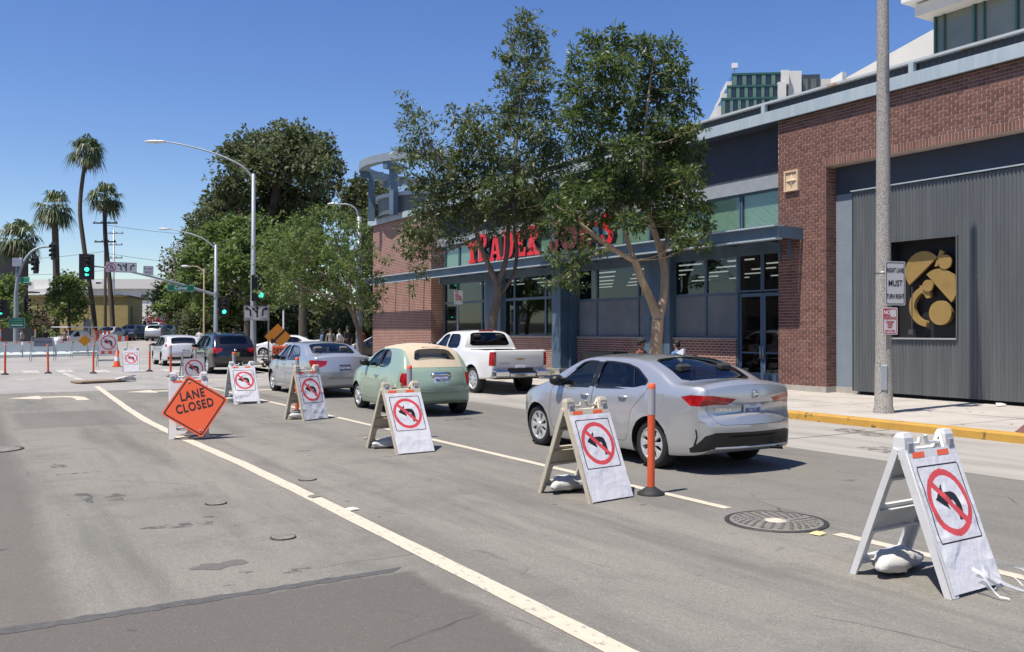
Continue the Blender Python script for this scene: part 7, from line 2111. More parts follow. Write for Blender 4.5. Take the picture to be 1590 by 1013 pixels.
# undergrowth hedges; dark foliage also stands in for the shadow mass under the trees
def hedge(name, label, x0, y0, x1, y1, h, dep, seed, m, size=.35, dens=120):
	rnd = random.Random(seed); L = math.hypot(x1 - x0, y1 - y0); n = int(L / (h * .45)) + 2
	t = thing(name, label, 'hedge', (x0, y0, 0))
	cl = []
	for i in range(n):
		for zz in (h * .25, h * .6, h * .85):
			u = i / (n - 1)
			cl.append(((x1 - x0) * u + rnd.uniform(-.3, .3) * dep, (y1 - y0) * u + rnd.uniform(-.5, .5) * dep, zz * rnd.uniform(.85, 1.15), h * .32 * rnd.uniform(.8, 1.2), 1.0))
	o = link('foliage', leaves_mesh('foliage', cl, dens, size, seed, m, 6, .1, .25, .6), t); o['kind'] = 'stuff'
	q = MB()
	for i in range(0, n):
		u = i / (n - 1); q.tube([((x1 - x0) * u, (y1 - y0) * u, -.05), ((x1 - x0) * u, (y1 - y0) * u, h * .7)], .08, 6)
	o = q.build('stems', BARK_DARK, t); o['kind'] = 'stuff'
	return t
hedge('hedge', 'dark tall hedge filling in the shadow mass under the park trees', 17, 84, 40, 66, 3.6, 2, 51, LF_EUC, .4, 260)
hedge('hedge', 'dark hedge row behind the far queue of cars', 24, 128, 36, 96, 4.5, 3, 52, LF_EUC, .5, 150)
hedge('hedge', 'shaded hedge behind the people at the corner', 23, 66, 42, 58, 2.6, 1.6, 53, LF_EUC, .35, 330)
hedge('flower_bush', 'red flowering bush beyond the mustard building', 19.5, 122, 25.5, 119, 3.2, 1, 54, LF_RED, .3, 300)
hedge('flower_bed', 'low planting behind the water barriers at the left', -6, 92, 6, 88, 1.5, 1.6, 55, LF_LIGHT, .25, 380)

# palms
LF_PALM = leaf_mat('leaf_palm', [(0.055, 0.085, 0.03), (0.085, 0.12, 0.045), (0.07, 0.10, 0.035), (0.15, 0.17, 0.08)], .25, .45)
LF_DEAD = leaf_mat('leaf_dead', [(0.16, 0.11, 0.06), (0.22, 0.15, 0.085), (0.12, 0.085, 0.05)], .2, .7)
BARK_PALM = mat('palm_bark', (0.13, 0.10, 0.075), .95, col2=(0.08, 0.062, 0.048), scale=3, stretch=(1, 1, 4), bump=.5, bump_scale=18)
def palm(label, path, crown_r, seed, dead=.25, r0=.30, r1=.2):
	rnd = random.Random(seed)
	b = path[0]
	t = thing('palm_tree', label, 'palm tree', (b[0], b[1], 0), 0, 'fan palms beyond the junction')
	pts = smooth_path([(p[0] - b[0], p[1] - b[1], p[2]) for p in path], 6)
	n = len(pts)
	q = MB(); q.tube(pts, [lerp(r0, r1, i / (n - 1)) * (1.25 if i == 0 else 1) for i in range(n)], 10); q.build('trunk', BARK_PALM, t)
	top = Vector(pts[-1])
	def fronds(name, m, cnt, el_a, el_b, R_, drp):
		V, F = [], []
		for k in range(cnt):
			az = rnd.uniform(0, 2 * PI); el = R(rnd.uniform(el_a, el_b)); L = R_ * rnd.uniform(.8, 1.1)
			d = Vector((math.cos(az) * math.cos(el), math.sin(az) * math.cos(el), math.sin(el)))
			side = d.cross(Vector((0, 0, 1))); side = side.normalized() if side.length > 1e-3 else Vector((1, 0, 0))
			nrm = side.cross(d)
			hub = top + d * L * .42
			# petiole
			o = len(V); w = .03
			V += [tuple(top + side * w), tuple(top - side * w), tuple(hub - side * w * .6), tuple(hub + side * w * .6)]; F.append((o, o + 1, o + 2, o + 3))
			for j in range(13):
				a = R(-78 + 156 * j / 12 + rnd.uniform(-4, 4)); bl = L * .62 * (1 - .25 * abs(a)) * rnd.uniform(.85, 1.1)
				dd = d * math.cos(a) + side * math.sin(a) + nrm * .12 * rnd.uniform(-1, 1)
				wv = (side * math.cos(a) - d * math.sin(a)) * .065
				m1 = hub + dd * bl * .55; tip = hub + dd * bl - Vector((0, 0, drp * bl * rnd.uniform(.5, 1.2)))
				o = len(V); V += [tuple(hub), tuple(m1 + wv), tuple(tip), tuple(m1 - wv)]; F.append((o, o + 1, o + 2, o + 3))
		me = bpy.data.meshes.new(name); me.from_pydata(V, [], F); me.materials.append(m); me.update()
		o = link(name, me, t); o['kind'] = 'stuff'
	fronds('crown', LF_PALM, 52, -50, 80, crown_r, .8)
	fronds('dead_fronds', LF_DEAD, int(46 * dead), -75, -25, crown_r * .8, .5)
	return t
palm('short fan palm with a thick trunk at the left, behind the signal pole', [(4.3, 95.4, 0), (4.2, 95.4, 5), (3.95, 95.6, 10.3)], 2.6, 61, .5, .42, .34)
palm('medium fan palm with a straight trunk, second from the left', [(7.25, 100.6, 0), (7.3, 100.6, 7), (7.1, 100.7, 14.0)], 2.5, 62, .6, .34, .3)
palm('tallest fan palm with a curving trunk', [(11.2, 103.0, 0), (10.9, 103.1, 4), (10.0, 103.4, 11), (9.7, 103.5, 15), (10.3, 103.4, 20.4)], 2.35, 63, .15, .27, .18)
palm('slim fan palm rightmost of the four beside the utility pole', [(13.3, 106.3, 0), (13.0, 106.5, 6), (12.5, 106.8, 12), (12.45, 106.8, 16.2)], 2.3, 64, .3, .28, .2)

# ------------------------------------------------------------------ background buildings, poles, signals
def far_window(parent, c, w, h, axis, glassm, framem, name='window', depth=.06):
	"""window as frame + pane on a wall; axis 'x': wall faces -x, 'y': wall faces -y"""
	q = MB(); fr = .08
	def bx(u0, u1, v0, v1, d0, d1):
		if axis == 'y':
			q.box((c[0] + u0, c[1] - d1, c[2] + v0), (c[0] + u1, c[1] - d0, c[2] + v1))
		else:
			q.box((c[0] - d1, c[1] + u0, c[2] + v0), (c[0] - d0, c[1] + u1, c[2] + v1))
	bx(-w / 2, -w / 2 + fr, -h / 2, h / 2, -.01, depth); bx(w / 2 - fr, w / 2, -h / 2, h / 2, -.01, depth)
	bx(-w / 2 + fr, w / 2 - fr, -h / 2, -h / 2 + fr, -.01, depth); bx(-w / 2 + fr, w / 2 - fr, h / 2 - fr, h / 2, -.01, depth)
	f = q.build(name, framem, parent)
	q = MB(); bx(-w / 2 + fr, w / 2 - fr, -h / 2 + fr, h / 2 - fr, -.01, .02); q.build('pane', glassm, f)
	return f
M_DGLASS = mat('far_glass', (0.03, 0.038, 0.045), .1, coat=.5)
M_GGLASS = mat('green_glass', (0.02, 0.045, 0.04), .08, coat=.6)
M_GFRAME = mat('green_frame', (0.03, 0.10, 0.085), .4)
M_OFFW = mat('off_white_wall', (0.62, 0.595, 0.545), .9, col2=(0.57, 0.545, 0.50), scale=1.2)
M_WHITEB = mat('white_wall', (0.66, 0.65, 0.62), .9, col2=(0.61, 0.60, 0.575), scale=1)

# white building behind the store, upper right
wb = thing('white_building', 'white building with green ribbon windows above the store roof at the right', 'building', (31, 17, 0))
q = MB(); q.prism([(0, -14), (0, 4.2), (20, 4.2), (20, -14)], 2, 0, 10.6); q.build('lower_wall', M_OFFW, wb, fix=True)
q = MB(); q.prism([(7.4, 0), (30, 0), (30, 10.4), (7.4, 15.4)], 0, 6.0, 20.0); q.build('rear_wall', M_OFFW, wb, fix=True)
q = MB(); q.prism([(12.6, 13.0), (13.3, 13.0), (13.3, 14.3), (12.6, 14.5)], 0, 5.7, 6.0); q.build('wall_pier', M_WHITEB, wb, fix=True)
# glazed corner storey
q = MB(); q.prism([(.3, -14), (.3, 3.95), (20, 3.95), (20, -14)], 2, 10.6, 13.6); q.build('glazed_core', mat('core_dark', (0.10, 0.115, 0.105), .6), wb, fix=True)
q = MB(); q.prism([(-.5, -14), (-.5, 4.3), (20, 4.3), (20, -14)], 2, 13.6, 14.05); q.build('floor_band', M_OFFW, wb, fix=True)
q = MB(); q.prism([(-.9, -14), (-.9, 4.6), (20, 4.6), (20, -14)], 2, 14.12, 15.3); q.build('floor_band', M_WHITEB, wb, fix=True)
M_GREYGL = mat('grey_green_glass', (0.16, 0.175, 0.14), .12, coat=.5, col2=(0.12, 0.13, 0.105), scale=.4)
for i in range(9):
	y1 = 3.93 - i * 1.55
	q = MB(); q.box((.20, y1 - 1.5, 10.65), (.295, y1 - .08, 13.58)); pn = q.build('window', M_GREYGL, wb)
	q = MB(); q.box((.10, y1 - .07, 10.62), (.29, y1 - .0, 13.59)); q.build('mullion', M_GFRAME, wb)
	q = MB(); q.box((.12, y1 - .42, 10.62), (.19, y1 - .36, 13.59)); q.build('mullion', M_GFRAME, wb)
# long white roof wing running back

# stepped tower with green windows, far off
tw = thing('stepped_tower', 'distant white tower stepping down with green-framed windows', 'building', (114.2, 118, 0))
# built in a frame turned so that its long face looks towards the street
rot = R(-36)
tw.rotation_euler = (0, 0, rot); tw.scale = (.8, 1, 1)
def tbox(a, b, m, name):
	q = MB(); q.box(a, b); return q.build(name, m, tw)
tbox((-2, 0, 0), (16, 12, 39.4), M_WHITEB, 'base_block')
steps = [(.0, 12.0, 39.4, 42.9, 0), (1.5, 12.4, 42.9, 45.4, 1.2), (2.8, 13.4, 45.4, 47.9, 2.4)]
for si, (x0, x1, z0, z1, yo) in enumerate(steps):
	st = tbox((x0, yo, z0), (x1, 12, z1), M_GGLASS, 'storey')
	tbox((x0 - .15, yo - .25, z1 - .25), (x1 + .15, yo - .01, z1 + .1), M_GFRAME, 'storey_edge')
	n = 7 - si
	for k in range(n * 2):
		w_ = (x1 - x0) / (n * 2)
		if k % 2 == 0:
			tbox((x0 + k * w_ + .1, yo - .18, z0 + .15), (x0 + (k + 1) * w_ - .1, yo - .01, z1 - .3), mat('green_spandrel', (0.12, 0.21, 0.16), .4), 'spandrel')
		else:
			tbox((x0 + k * w_ + .1, yo - .10, z0 + .15), (x0 + (k + 1) * w_ - .1, yo - .01, z1 - .3), M_DGLASS, 'window')
	tbox((x0 - 1.2, yo + .3, z0 - .2), (x0 - .02, 11, z1 - 1.2), M_WHITEB, 'side_wall')
tbox((12.45, .6, 39.4), (14.2, 12, 45.8), M_WHITEB, 'shaft')
tbox((13.45, 2.0, 45.8), (15.2, 12, 48.3), M_WHITEB, 'shaft')
tbox((15.3, 3.0, 30), (18.2, 12, 48.4), M_WHITEB, 'shaft')
tbox((18.25, 4.2, 30), (22.6, 12, 48.0), mat('dark_cladding', (0.05, 0.065, 0.08), .4), 'dark_bay')
for kx in (18.7, 20.6):
	for kz in (45.2, 42.0):
		tbox((kx, 4.1, kz), (kx + 1.2, 4.19, kz + 2.0), M_GREYGL, 'window')
tbox((22.65, 4.4, 30), (25.5, 12, 47.2), M_OFFW, 'shaft')
tbox((3.9, 6, 44), (4.1, 6.2, 50.2), M_GALV, 'mast')
tbox((3.4, 5.8, 50.0), (4.7, 6.4, 50.9), M_PLATE, 'mast_box')

# mustard building and apartment block across the junction
M_MUST = mat('mustard_wall', (0.36, 0.295, 0.12), .9, col2=(0.31, 0.25, 0.10), scale=.6, stretch=(1, 1, 3), bump=.2, bump_scale=4)
mb = thing('mustard_building', 'flat-roofed mustard yellow building behind the palms', 'building', (0, 0, 0))
q = MB(); q.prism([(-6, 118), (14.9, 107.5), (17.6, 115.5), (17.6, 130), (-6, 130)], 2, 0, 5.45); q.build('wall', M_MUST, mb, fix=True)
q = MB(); q.prism([(-6.2, 117.8), (15.0, 107.2), (17.9, 115.4), (17.9, 130.2), (-6.2, 130.2)], 2, 5.45, 5.65); q.build('coping', mat('mustard_cap', (0.16, 0.125, 0.045), .9), mb, fix=True)
q = MB(); q.prism([(15.6, 109.25), (17.0, 113.4), (17.0, 113.5), (15.55, 109.3)], 2, .3, 4.4); q.build('doorway', M_MUST, mb, fix=True)
ap = thing('apartment_block', 'white two-storey apartment block with pitched grey roof behind the mustard building', 'building', (0, 0, 0))
def apP(u, d, z):
	A, B = Vector((2.0, 152, 0)), Vector((28.5, 136, 0))
	p = A.lerp(B, u); n_ = Vector((B.y - A.y, -(B.x - A.x), 0)).normalized() * -1
	return (p.x + n_.x * -d, p.y + n_.y * -d, z)
def apbox(u0, u1, d0, d1, z0, z1, m, name, parent=None):
	q = MB(); q.loft([[apP(u0, d0, z0), apP(u1, d0, z0), apP(u1, d1, z0), apP(u0, d1, z0)], [apP(u0, d0, z1), apP(u1, d0, z1), apP(u1, d1, z1), apP(u0, d1, z1)]]); return q.build(name, m, parent or ap, fix=True)
sgn = 1 if Vector(apP(.5, 1, 0)).length < Vector(apP(.5, 0, 0)).length else -1
apbox(0, 1, 0, -10 * sgn, 0, 7.8, M_WHITEB, 'wall')
q = MB(); q.loft([[apP(.28, .6 * sgn, 7.8), apP(1.02, .6 * sgn, 7.8), apP(1.02, -11 * sgn, 7.8), apP(.28, -11 * sgn, 7.8)], [apP(.34, -4.5 * sgn, 9.5), apP(.94, -4.5 * sgn, 9.5), apP(.94, -6 * sgn, 9.5), apP(.34, -6 * sgn, 9.5)]]); q.build('roof', mat('grey_roof', (0.24, 0.235, 0.225), .9), ap, fix=True)
apbox(.08, .55, -2 * sgn, -9 * sgn, 7.81, 9.3, M_WHITEB, 'upper_storey')
apbox(.80, .90, -3 * sgn, -6 * sgn, 8.2, 11.0, M_WHITEB, 'roof_box')
for u in (.10, .24, .46, .60, .72, .84):
	f_ = apbox(u, u + .05, .08 * sgn, .0, 6.0, 7.1, M_PLATE, 'window')
	apbox(u + .006, u + .044, .12 * sgn, .085 * sgn, 6.12, 6.98, M_DGLASS, 'pane', f_)
for u in (.15, .35, .48):
	f_ = apbox(u, u + .03, -1.9 * sgn, -2 * sgn, 8.3, 9.0, M_PLATE, 'window')
	apbox(u + .004, u + .026, -1.85 * sgn, -1.895 * sgn, 8.38, 8.92, M_DGLASS, 'pane', f_)
apbox(.985, 1.03, .0, -8 * sgn, 0, 7.0, mat('stair_dark', (0.05, 0.05, 0.052), .9), 'stairwell')
for z in (2.6, 5.2):
	apbox(.93, 1.06, .9 * sgn, .1 * sgn, z, z + .2, M_WHITEB, 'walkway')
# low shop with blue fascia at the end of the street
sh = thing('low_shop', 'low pale shop with blue fascia at the end of the street', 'building', (24, 128, 0), R(-30))
q = MB(); q.box((-3, 0, 0), (9, 8, 4.2)); q.build('wall', M_OFFW, sh)
q = MB(); q.box((-3.1, -.1, 3.2), (9.1, -.005, 4.0)); q.build('fascia', mat('shop_blue', (0.10, 0.22, 0.38), .6), sh)
for k in range(4):
	far_window(sh, (-1.4 + k * 2.8, 0, 1.7), 1.8, 1.8, 'y', M_DGLASS, M_PLATE)
# dark billboard at left
bb = thing('billboard', 'dark unlit billboard seen from behind at the left edge', 'billboard', (3.3, 102.6, 0), R(-28))
q = MB(); q.box((-7, -.2, 6.0), (1.7, .2, 10.6)); q.build('panel', mat('billboard_dark', (0.018, 0.02, 0.026), .7), bb)
q = MB(); q.box((-7, -.9, 5.5), (2.6, .7, 5.62)); q.build('catwalk', M_TRIM, bb)
for k in range(5):
	q = MB(); q.box((-6 + k * 1.8, .21, 5.62), (-5.85 + k * 1.8, .5, 10.6)); q.build('strut', M_TRIM, bb)
q = MB(); q.tube([(0, .3, 0), (0, .3, 8)], .32, 12); q.build('column', M_TRIM, bb)
q = MB(); q.box((1.72, -.4, 8.4), (2.8, .2, 8.7)); q.build('floodlight_arm', M_TRIM, bb)
# low dark wall at left bottom
q = MB(); q.box((-4, 86, 0), (4.5, 86.3, 2.0)); tag(q.build('garden_wall', mat('dark_wall', (0.05, 0.05, 0.05), .9)), 'dark low wall behind the left signal pole', 'wall')
# distant rising land with woods closing the horizon
M_HILL = mat('far_wood', (0.05, 0.06, 0.045), .95, col2=(0.10, 0.095, 0.08), scale=.05)
q = MB(); n = 120; P0 = []
for i in range(n + 1):
	a = R(-75 + 165 * i / n); rr = 620
	hgt = 6 + 7 * abs(noise.noise(Vector((i * .21, 3, 0)))) + 4 * abs(noise.noise(Vector((i * .9, 1, 0))))
	P0.append((rr * math.sin(a), rr * math.cos(a), hgt))
q.smooth = True
q.loft([[(x, y, -.5) for x, y, h in P0], [(x * 1.01, y * 1.01, h) for x, y, h in P0], [(x * 1.25, y * 1.25, h * 1.1) for x, y, h in P0]], False, False); struct(q.build('hills', M_HILL))

# --- lamp posts, signals, utility poles
M_POLE = mat('pole_paint', (0.30, 0.33, 0.35), .5, .3, col2=(0.26, 0.285, 0.305), scale=3)
M_AGG = mat('exposed_aggregate', (0.40, 0.375, 0.34), .9, col2=(0.12, 0.11, 0.10), scale=55, detail=3, lo=.46, hi=.62, bump=.5, bump_scale=60)
M_LUM = mat('luminaire_grey', (0.58, 0.59, 0.60), .4)
M_SIG = mat('signal_black', (0.012, 0.012, 0.012), .5)
M_GREEN_L = mat('signal_green', (0.02, 0.5, 0.3), .4, emit=(0.05, 1.0, 0.62), emit_s=2.2)
M_LENS = mat('signal_lens_off', (0.05, 0.03, 0.025), .25, coat=.4)
M_SIGN_G = mat('street_green', (0.0, 0.14, 0.075), .45)
M_STEXT = mat('street_white', (0.66, 0.70, 0.68), .5)

pole = thing('lamp_post', 'tall speckled concrete lamp post on the sidewalk before the corrugated panel', 'lamp post', (15.46, 11.5, .15))
q = MB(); q.lathe([(.20, 0), (.198, .05), (.172, .14), (.165, .9), (.155, 1.0), (.137, 4), (.113, 7.5), (.088, 11.6), (.08, 12.4), (.001, 12.45)], 24); q.build('shaft', M_AGG, pole)
q = MB(); q.bbox((-.185, -.06, .45), (-.155, .06, .95), .01); q.build('access_plate', mat('plate_grey', (0.33, 0.36, 0.39), .5, .4), pole, rot=(0, 0, R(40)))
q = MB(); q.tube([(0, 0, 11.7), (-.9, -.2, 12.5), (-2.2, -.5, 12.7)], .05, 8); q.build('arm', M_GALV, pole)
q = MB(); q.sphere((-2.6, -.6, 12.68), (.42, .16, .1), 12, 8); q.build('luminaire', M_LUM, pole)
def plate_sign(name, label, cat, loc, rz, w, h, face, border=None, parent=None, r=.03):
	t = thing(name, label, cat, loc, rz)
	q = MB(); q.prism(round_poly([(-w / 2, -h / 2), (w / 2, -h / 2), (w / 2, h / 2), (-w / 2, h / 2)], r, 4), 1, .0, .004); q.build('plate', face, t, fix=True)
	if border:
		A = round_poly([(-w / 2 + .02, -h / 2 + .02), (w / 2 - .02, -h / 2 + .02), (w / 2 - .02, h / 2 - .02), (-w / 2 + .02, h / 2 - .02)], r, 4)
		B = grow(A, -.014)
		me = curve_solid([A, B], .0008); me.transform(Matrix.Rotation(R(90), 4, 'X')); me.materials.clear(); me.materials.append(border); link('border', me, t, (0, -.0018, 0))
	return t
RZ = -math.atan(840 / 1400)
rzs = R(-14)
sg = plate_sign('lane_sign', 'white RIGHT LANE MUST TURN RIGHT sign on the concrete post', 'sign', (15.54, 11.29, 2.70), rzs, .47, .86, M_SIGNW, M_BLKP)
for txt, z, s_ in (('RIGHT LANE', .25, .125), ('MUST', -.005, .165), ('TURN RIGHT', -.26, .125)):
	text_part('lettering', txt, s_, M_BLKP, sg, (0, -.003, z), (R(90), 0, 0), bold=.004, sx=.56 if len(txt) > 5 else .8)
sg = plate_sign('no_parking_sign', 'small red and white NO PARKING LOADING ZONE ONLY sign on the concrete post', 'sign', (15.40, 11.31, 1.96), rzs, .36, .53, mat('sign_pale', (0.62, 0.60, 0.60), .5), M_REDS)
q = MB(); q.box((-.15, -.004, .10), (.0, -.0015, .235)); q.build('red_block', M_REDS, sg)
text_part('lettering', 'NO', .115, mat('sign_text_white', (0.75, 0.74, 0.74), .5), sg, (-.075, -.0055, .166), (R(90), 0, 0), bold=.004, sx=.8)
for txt, z, s_ in (('PARKING', .055, .078), ('LOADING', -.02, .05), ('ZONE', -.07, .05), ('ONLY', -.12, .05)):
	text_part('lettering', txt, s_, M_REDS, sg, (0, -.003, z), (R(90), 0, 0), bold=.003, sx=.85)
q = MB(); q.prism([(-.12, -.19), (-.07, -.165), (-.07, -.183), (.07, -.183), (.07, -.165), (.12, -.19), (.07, -.215), (.07, -.197), (-.07, -.197), (-.07, -.215)], 1, -.003, -.001); q.build('arrow', M_REDS, sg, fix=True)
# bands fixing both signs
q = MB(); q.lathe([(.146, 2.75), (.150, 2.75), (.150, 2.78), (.146, 2.78)], 24); q.build('sign_band', M_GALV, pole)
# second no-parking sign on its own pole by the truck
t = plate_sign('no_parking_sign', 'red and white no parking sign on a thin pole left of the pickup', 'sign', (14.9, 28.55, 0), R(-6), .33, .50, M_SIGNW, None)
for ch in t.children:
	ch.location.z += 2.95
q = MB(); q.tube([(0, .03, .15), (0, .03, 3.2)], .026, 8); q.build('pole', M_GALV, t)
q = MB(); q.box((-.14, -.004, 3.04), (.0, -.001, 3.17)); q.build('red_block', M_REDS, t)
text_part('lettering', 'NO', .11, MATS['sign_text_white'], t, (-.07, -.005, 3.10), (R(90), 0, 0), bold=.003, sx=.8)
for txt, z in (('PARKING', 2.99), ('7AM 9AM', 2.92), ('ANY TIME', 2.86)):
	text_part('lettering', txt, .062, M_REDS, t, (0, -.003, z), (R(90), 0, 0), bold=.003, sx=.9)

def cobra(name, label, loc, top, arm, lum_len=.75, r0=.13, r1=.08, m=M_POLE):
	"""pole with a rising curved arm; arm = list of offsets from the pole top"""
	t = thing(name, label, 'street light', loc)
	q = MB(); q.lathe([(r0 * 2, 0), (r0 * 2, .06), (r0 * 1.15, .1), (r0, .6), (r1, top), (.001, top + .03)], 14); q.build('pole', m, t)
	pts = smooth_path([(0, 0, top - .25)] + arm, 6)
	q = MB(); q.tube(pts, [lerp(.055, .03, i / (len(pts) - 1)) for i in range(len(pts))], 8); q.build('arm', m, t)
	e = Vector(arm[-1]); d = (Vector(arm[-1]) - Vector(arm[-2])); d.z = 0; d.normalize()
	q = MB(); rings = []
	for u, w, h in ((0, .05, .05), (.15, .09, .07), (.45, .15, .09), (.8, .14, .07), (1, .05, .03)):
		c = e + d * lum_len * (u - .05); sd = Vector((-d.y, d.x, 0))
		rings.append([tuple(c + sd * w * math.cos(a) + Vector((0, 0, h * math.sin(a)))) for a in [2 * PI * k / 10 for k in range(10)]])
	q.smooth = True; q.loft(rings); q.build('luminaire', M_LUM, t, fix=True)
	q = MB(); c = e + d * lum_len * .35; q.lathe([(.03, .07), (.03, .14), (.001, .15)], 8, Matrix.Translation(c)); q.build('photocell', M_TRIM, t)
	return t
def signal_head(name, label, loc, rz, lit='ball', back=.62, n=3, group='traffic signals at the junction', frame=True):
	t = thing(name, label, 'traffic light', loc, rz, group)
	H = .34 * n
	q = MB(); q.bbox((-.17, -.02, -H / 2), (.17, .2, H / 2), .02); q.build('housing', M_SIG, t)
	if back:
		q = MB(); q.prism(round_poly([(-back / 2, -H / 2 - .14), (back / 2, -H / 2 - .14), (back / 2, H / 2 + .14), (-back / 2, H / 2 + .14)], .05), 1, .05, .06); q.build('backplate', M_SIG, t, fix=True)
	for k in range(n):
		z = H / 2 - .17 - .34 * k
		on = (k == n - 1 and lit) or (lit == 'both' and k >= n - 2)
		q = MB(); q.lathe([(.135, -.028), (.08, -.045), (.001, -.05)], 20, axis='y')
		if lit in ('arrow', 'both') and k == n - 1:
			q = MB(); q.prism([(-.12, z * 0), (-.02, .1), (-.02, .04), (.11, .04), (.11, -.04), (-.02, -.04), (-.02, -.1)], 1, -.05, -.03)
			q.build('lit_arrow', M_GREEN_L, t, loc=(0, 0, z), fix=True)
		else:
			q.build('lens', M_GREEN_L if on else M_LENS, t, loc=(0, 0, z))
		# visor hood
		q = MB(); P = []
		for j in range(13):
			a = R(-20 + 220 * j / 12); P.append((.15 * math.cos(a), .15 * math.sin(a)))
		q.smooth = True
		q.loft([[(x, -.02, zz) for x, zz in P], [(x, -.24, zz - .02) for x, zz in P]], False, False); q.build('visor', M_SIG, t, loc=(0, 0, z))
	return t
# near right corner: signal pole with long street-light arm
cobra('street_light', 'tall grey street light arching over the junction from the near corner signal pole', (11.95, 44.75, .15), 9.35, [(-.5, .3, 9.75), (-1.6, .96, 10.35), (-2.8, 1.68, 10.75), (-3.75, 2.25, 10.95)], 1.1, .15, .09)
signal_head('traffic_light', 'traffic signal showing green on the near corner pole', (12.22, 44.35, 3.85), R(-4), 'ball', .9)
sg = plate_sign('turn_lane_sign', 'white lane sign with three black arrows on the near corner signal pole', 'sign', (12.03, 44.45, 2.62), R(-6), 1.20, .72, M_SIGNW, M_BLKP)
def arrow_shape(kind):
	if kind == 'L':
		return [(.07, -.2), (.07, .0)] + bez((.07, .02), (.06, .1), (-.03, .12), 5)[1:] + [(-.05, .06), (-.17, .2), (0, .26), (-.02, .19)] + bez((0, .19), (.15, .15), (.15, .02), 5) + [(.15, -.2)]
	if kind == 'R':
		return [(-x, y) for x, y in arrow_shape('L')][::-1]
	return [(-.04, -.26), (.04, -.26), (.04, .17), (.1, .17), (0, .32), (-.1, .17), (-.04, .17), (-.04, .06), (-.14, .16), (-.10, .2), (-.25, .22), (-.22, .07), (-.18, .11), (-.04, -.06)]
def arrows_on(parent, kinds, xs, sc, y=-.004, zo=0.05):
	for k, x in zip(kinds, xs):
		me = curve_solid([[(px_ * sc, pz_ * sc) for px_, pz_ in arrow_shape(k)]], .001); me.transform(Matrix.Rotation(R(90), 4, 'X')); me.materials.clear(); me.materials.append(M_BLKP)
		link('arrow', me, parent, (x, y, zo))
arrows_on(sg, 'LSR', (-.40, .03, .40), 1.0)
for x in (-.2, .2):
	q = MB(); q.box((x - .006, -.004, -.33), (x + .006, -.002, .02)); q.build('divider', M_BLKP, sg)
for x in (-.4, .4):
	text_part('lettering', 'ONLY', .12, M_BLKP, sg, (x, -.004, -.27), (R(90), 0, 0), bold=.003, sx=.85)
# second thin post beside it
q = MB(); q.tube([(12.75, 44.9, .1), (12.75, 44.9, 3.1)], .045, 8); tag(q.build('sign_post', M_GALV), 'thin bare steel post right of the turn lane sign', 'post')
# far right corner: mast arm pole
cobra('street_light', 'grey street light above the mast arm pole on the far corner', (14.43, 63.65, .15), 7.5, [(-.8, .4, 7.95), (-1.8, 1.0, 8.35), (-2.75, 1.6, 8.6)], .8, .16, .1)
t = thing('mast_arm', 'long steel mast arm reaching left over the junction from the far corner', 'mast arm', (14.43, 63.65, 4.2))
pts = smooth_path([(0, 0, 0), (-1.5, .0, .45), (-4.2, 0, 1.15), (-6.5, 0, 1.6), (-8.1, 0, 1.72)], 5)
q = MB(); q.tube(pts, [lerp(.10, .045, i / (len(pts) - 1)) for i in range(len(pts))], 10); q.build('arm', M_POLE, t)
q = MB(); q.lathe([(.17, -.2), (.17, .2)], 14); q.build('collar', M_POLE, t)
signal_head('traffic_light', 'traffic signal with green ball and green arrow at the mast arm tip', (6.35, 63.55, 5.85), R(-2), 'both', .9, 4)
signal_head('traffic_light', 'traffic signal showing green low on the far corner pole', (14.95, 63.5, 3.4), R(-4), 'ball', .7)
sg = plate_sign('lane_use_sign', 'wide white lane sign with no U turn ring and black arrows on the mast arm', 'sign', (8.4, 63.5, 5.88), R(-3), 1.85, .66, M_SIGNW, M_BLKP)
arrows_on(sg, 'LSR', (-.12, .28, .66), .9, zo=0)
me = curve_solid([circle(-.60, 0, .27, 28), circle(-.60, 0, .22, 28)], .001); me.transform(Matrix.Rotation(R(90), 4, 'X')); me.materials.clear(); me.materials.append(M_REDS); link('ring', me, sg, (0, -.004, 0))
q = MB(); q.tube([(-.68, -.006, -.15), (-.68, -.006, .06), (-.6, -.006, .13), (-.52, -.006, .06), (-.52, -.006, -.06)], .022, 6); q.build('u_turn_arrow', M_BLKP, sg)
q = MB(); q.add([(-.78, -.012, .16), (-.76, -.012, .19), (-.42, -.012, -.16), (-.44, -.012, -.19)], [(0, 1, 2, 3)]); q.build('slash', M_REDS, sg)
sg = plate_sign('do_not_block_sign', 'small white DO NOT BLOCK sign on the mast arm', 'sign', (10.05, 63.5, 5.72), R(-3), .62, .62, M_SIGNW, M_BLKP)
for txt, z in (('DO NOT', .12), ('BLOCK', -.10)):
	text_part('lettering', txt, .16, M_BLKP, sg, (0, -.004, z), (R(90), 0, 0), bold=.003, sx=.8)
sg = plate_sign('street_name_sign', 'green Culver street name sign hanging from the mast arm', 'sign', (12.1, 63.4, 4.62), R(-4), 1.75, .44, M_SIGN_G, M_STEXT)
text_part('lettering', 'Culver', .32, M_STEXT, sg, (0, -.004, 0), (R(90), 0, 0), bold=.004)
# thin tan pole with small lamp behind
cobra('street_light', 'thin tan lamp pole behind the mast arm pole', (14.9, 69.5, .15), 6.2, [(-.4, .2, 6.35), (-1.0, .5, 6.4)], .6, .08, .05, mat('tan_pole', (0.36, 0.27, 0.15), .6))
# street light at the store corner
cobra('street_light', 'grey street light with short arm at the store corner', (15.35, 39.3, .15), 6.85, [(-.1, .06, 7.15), (-.4, .25, 7.42), (-.8, .5, 7.45)], .55, .15, .11)
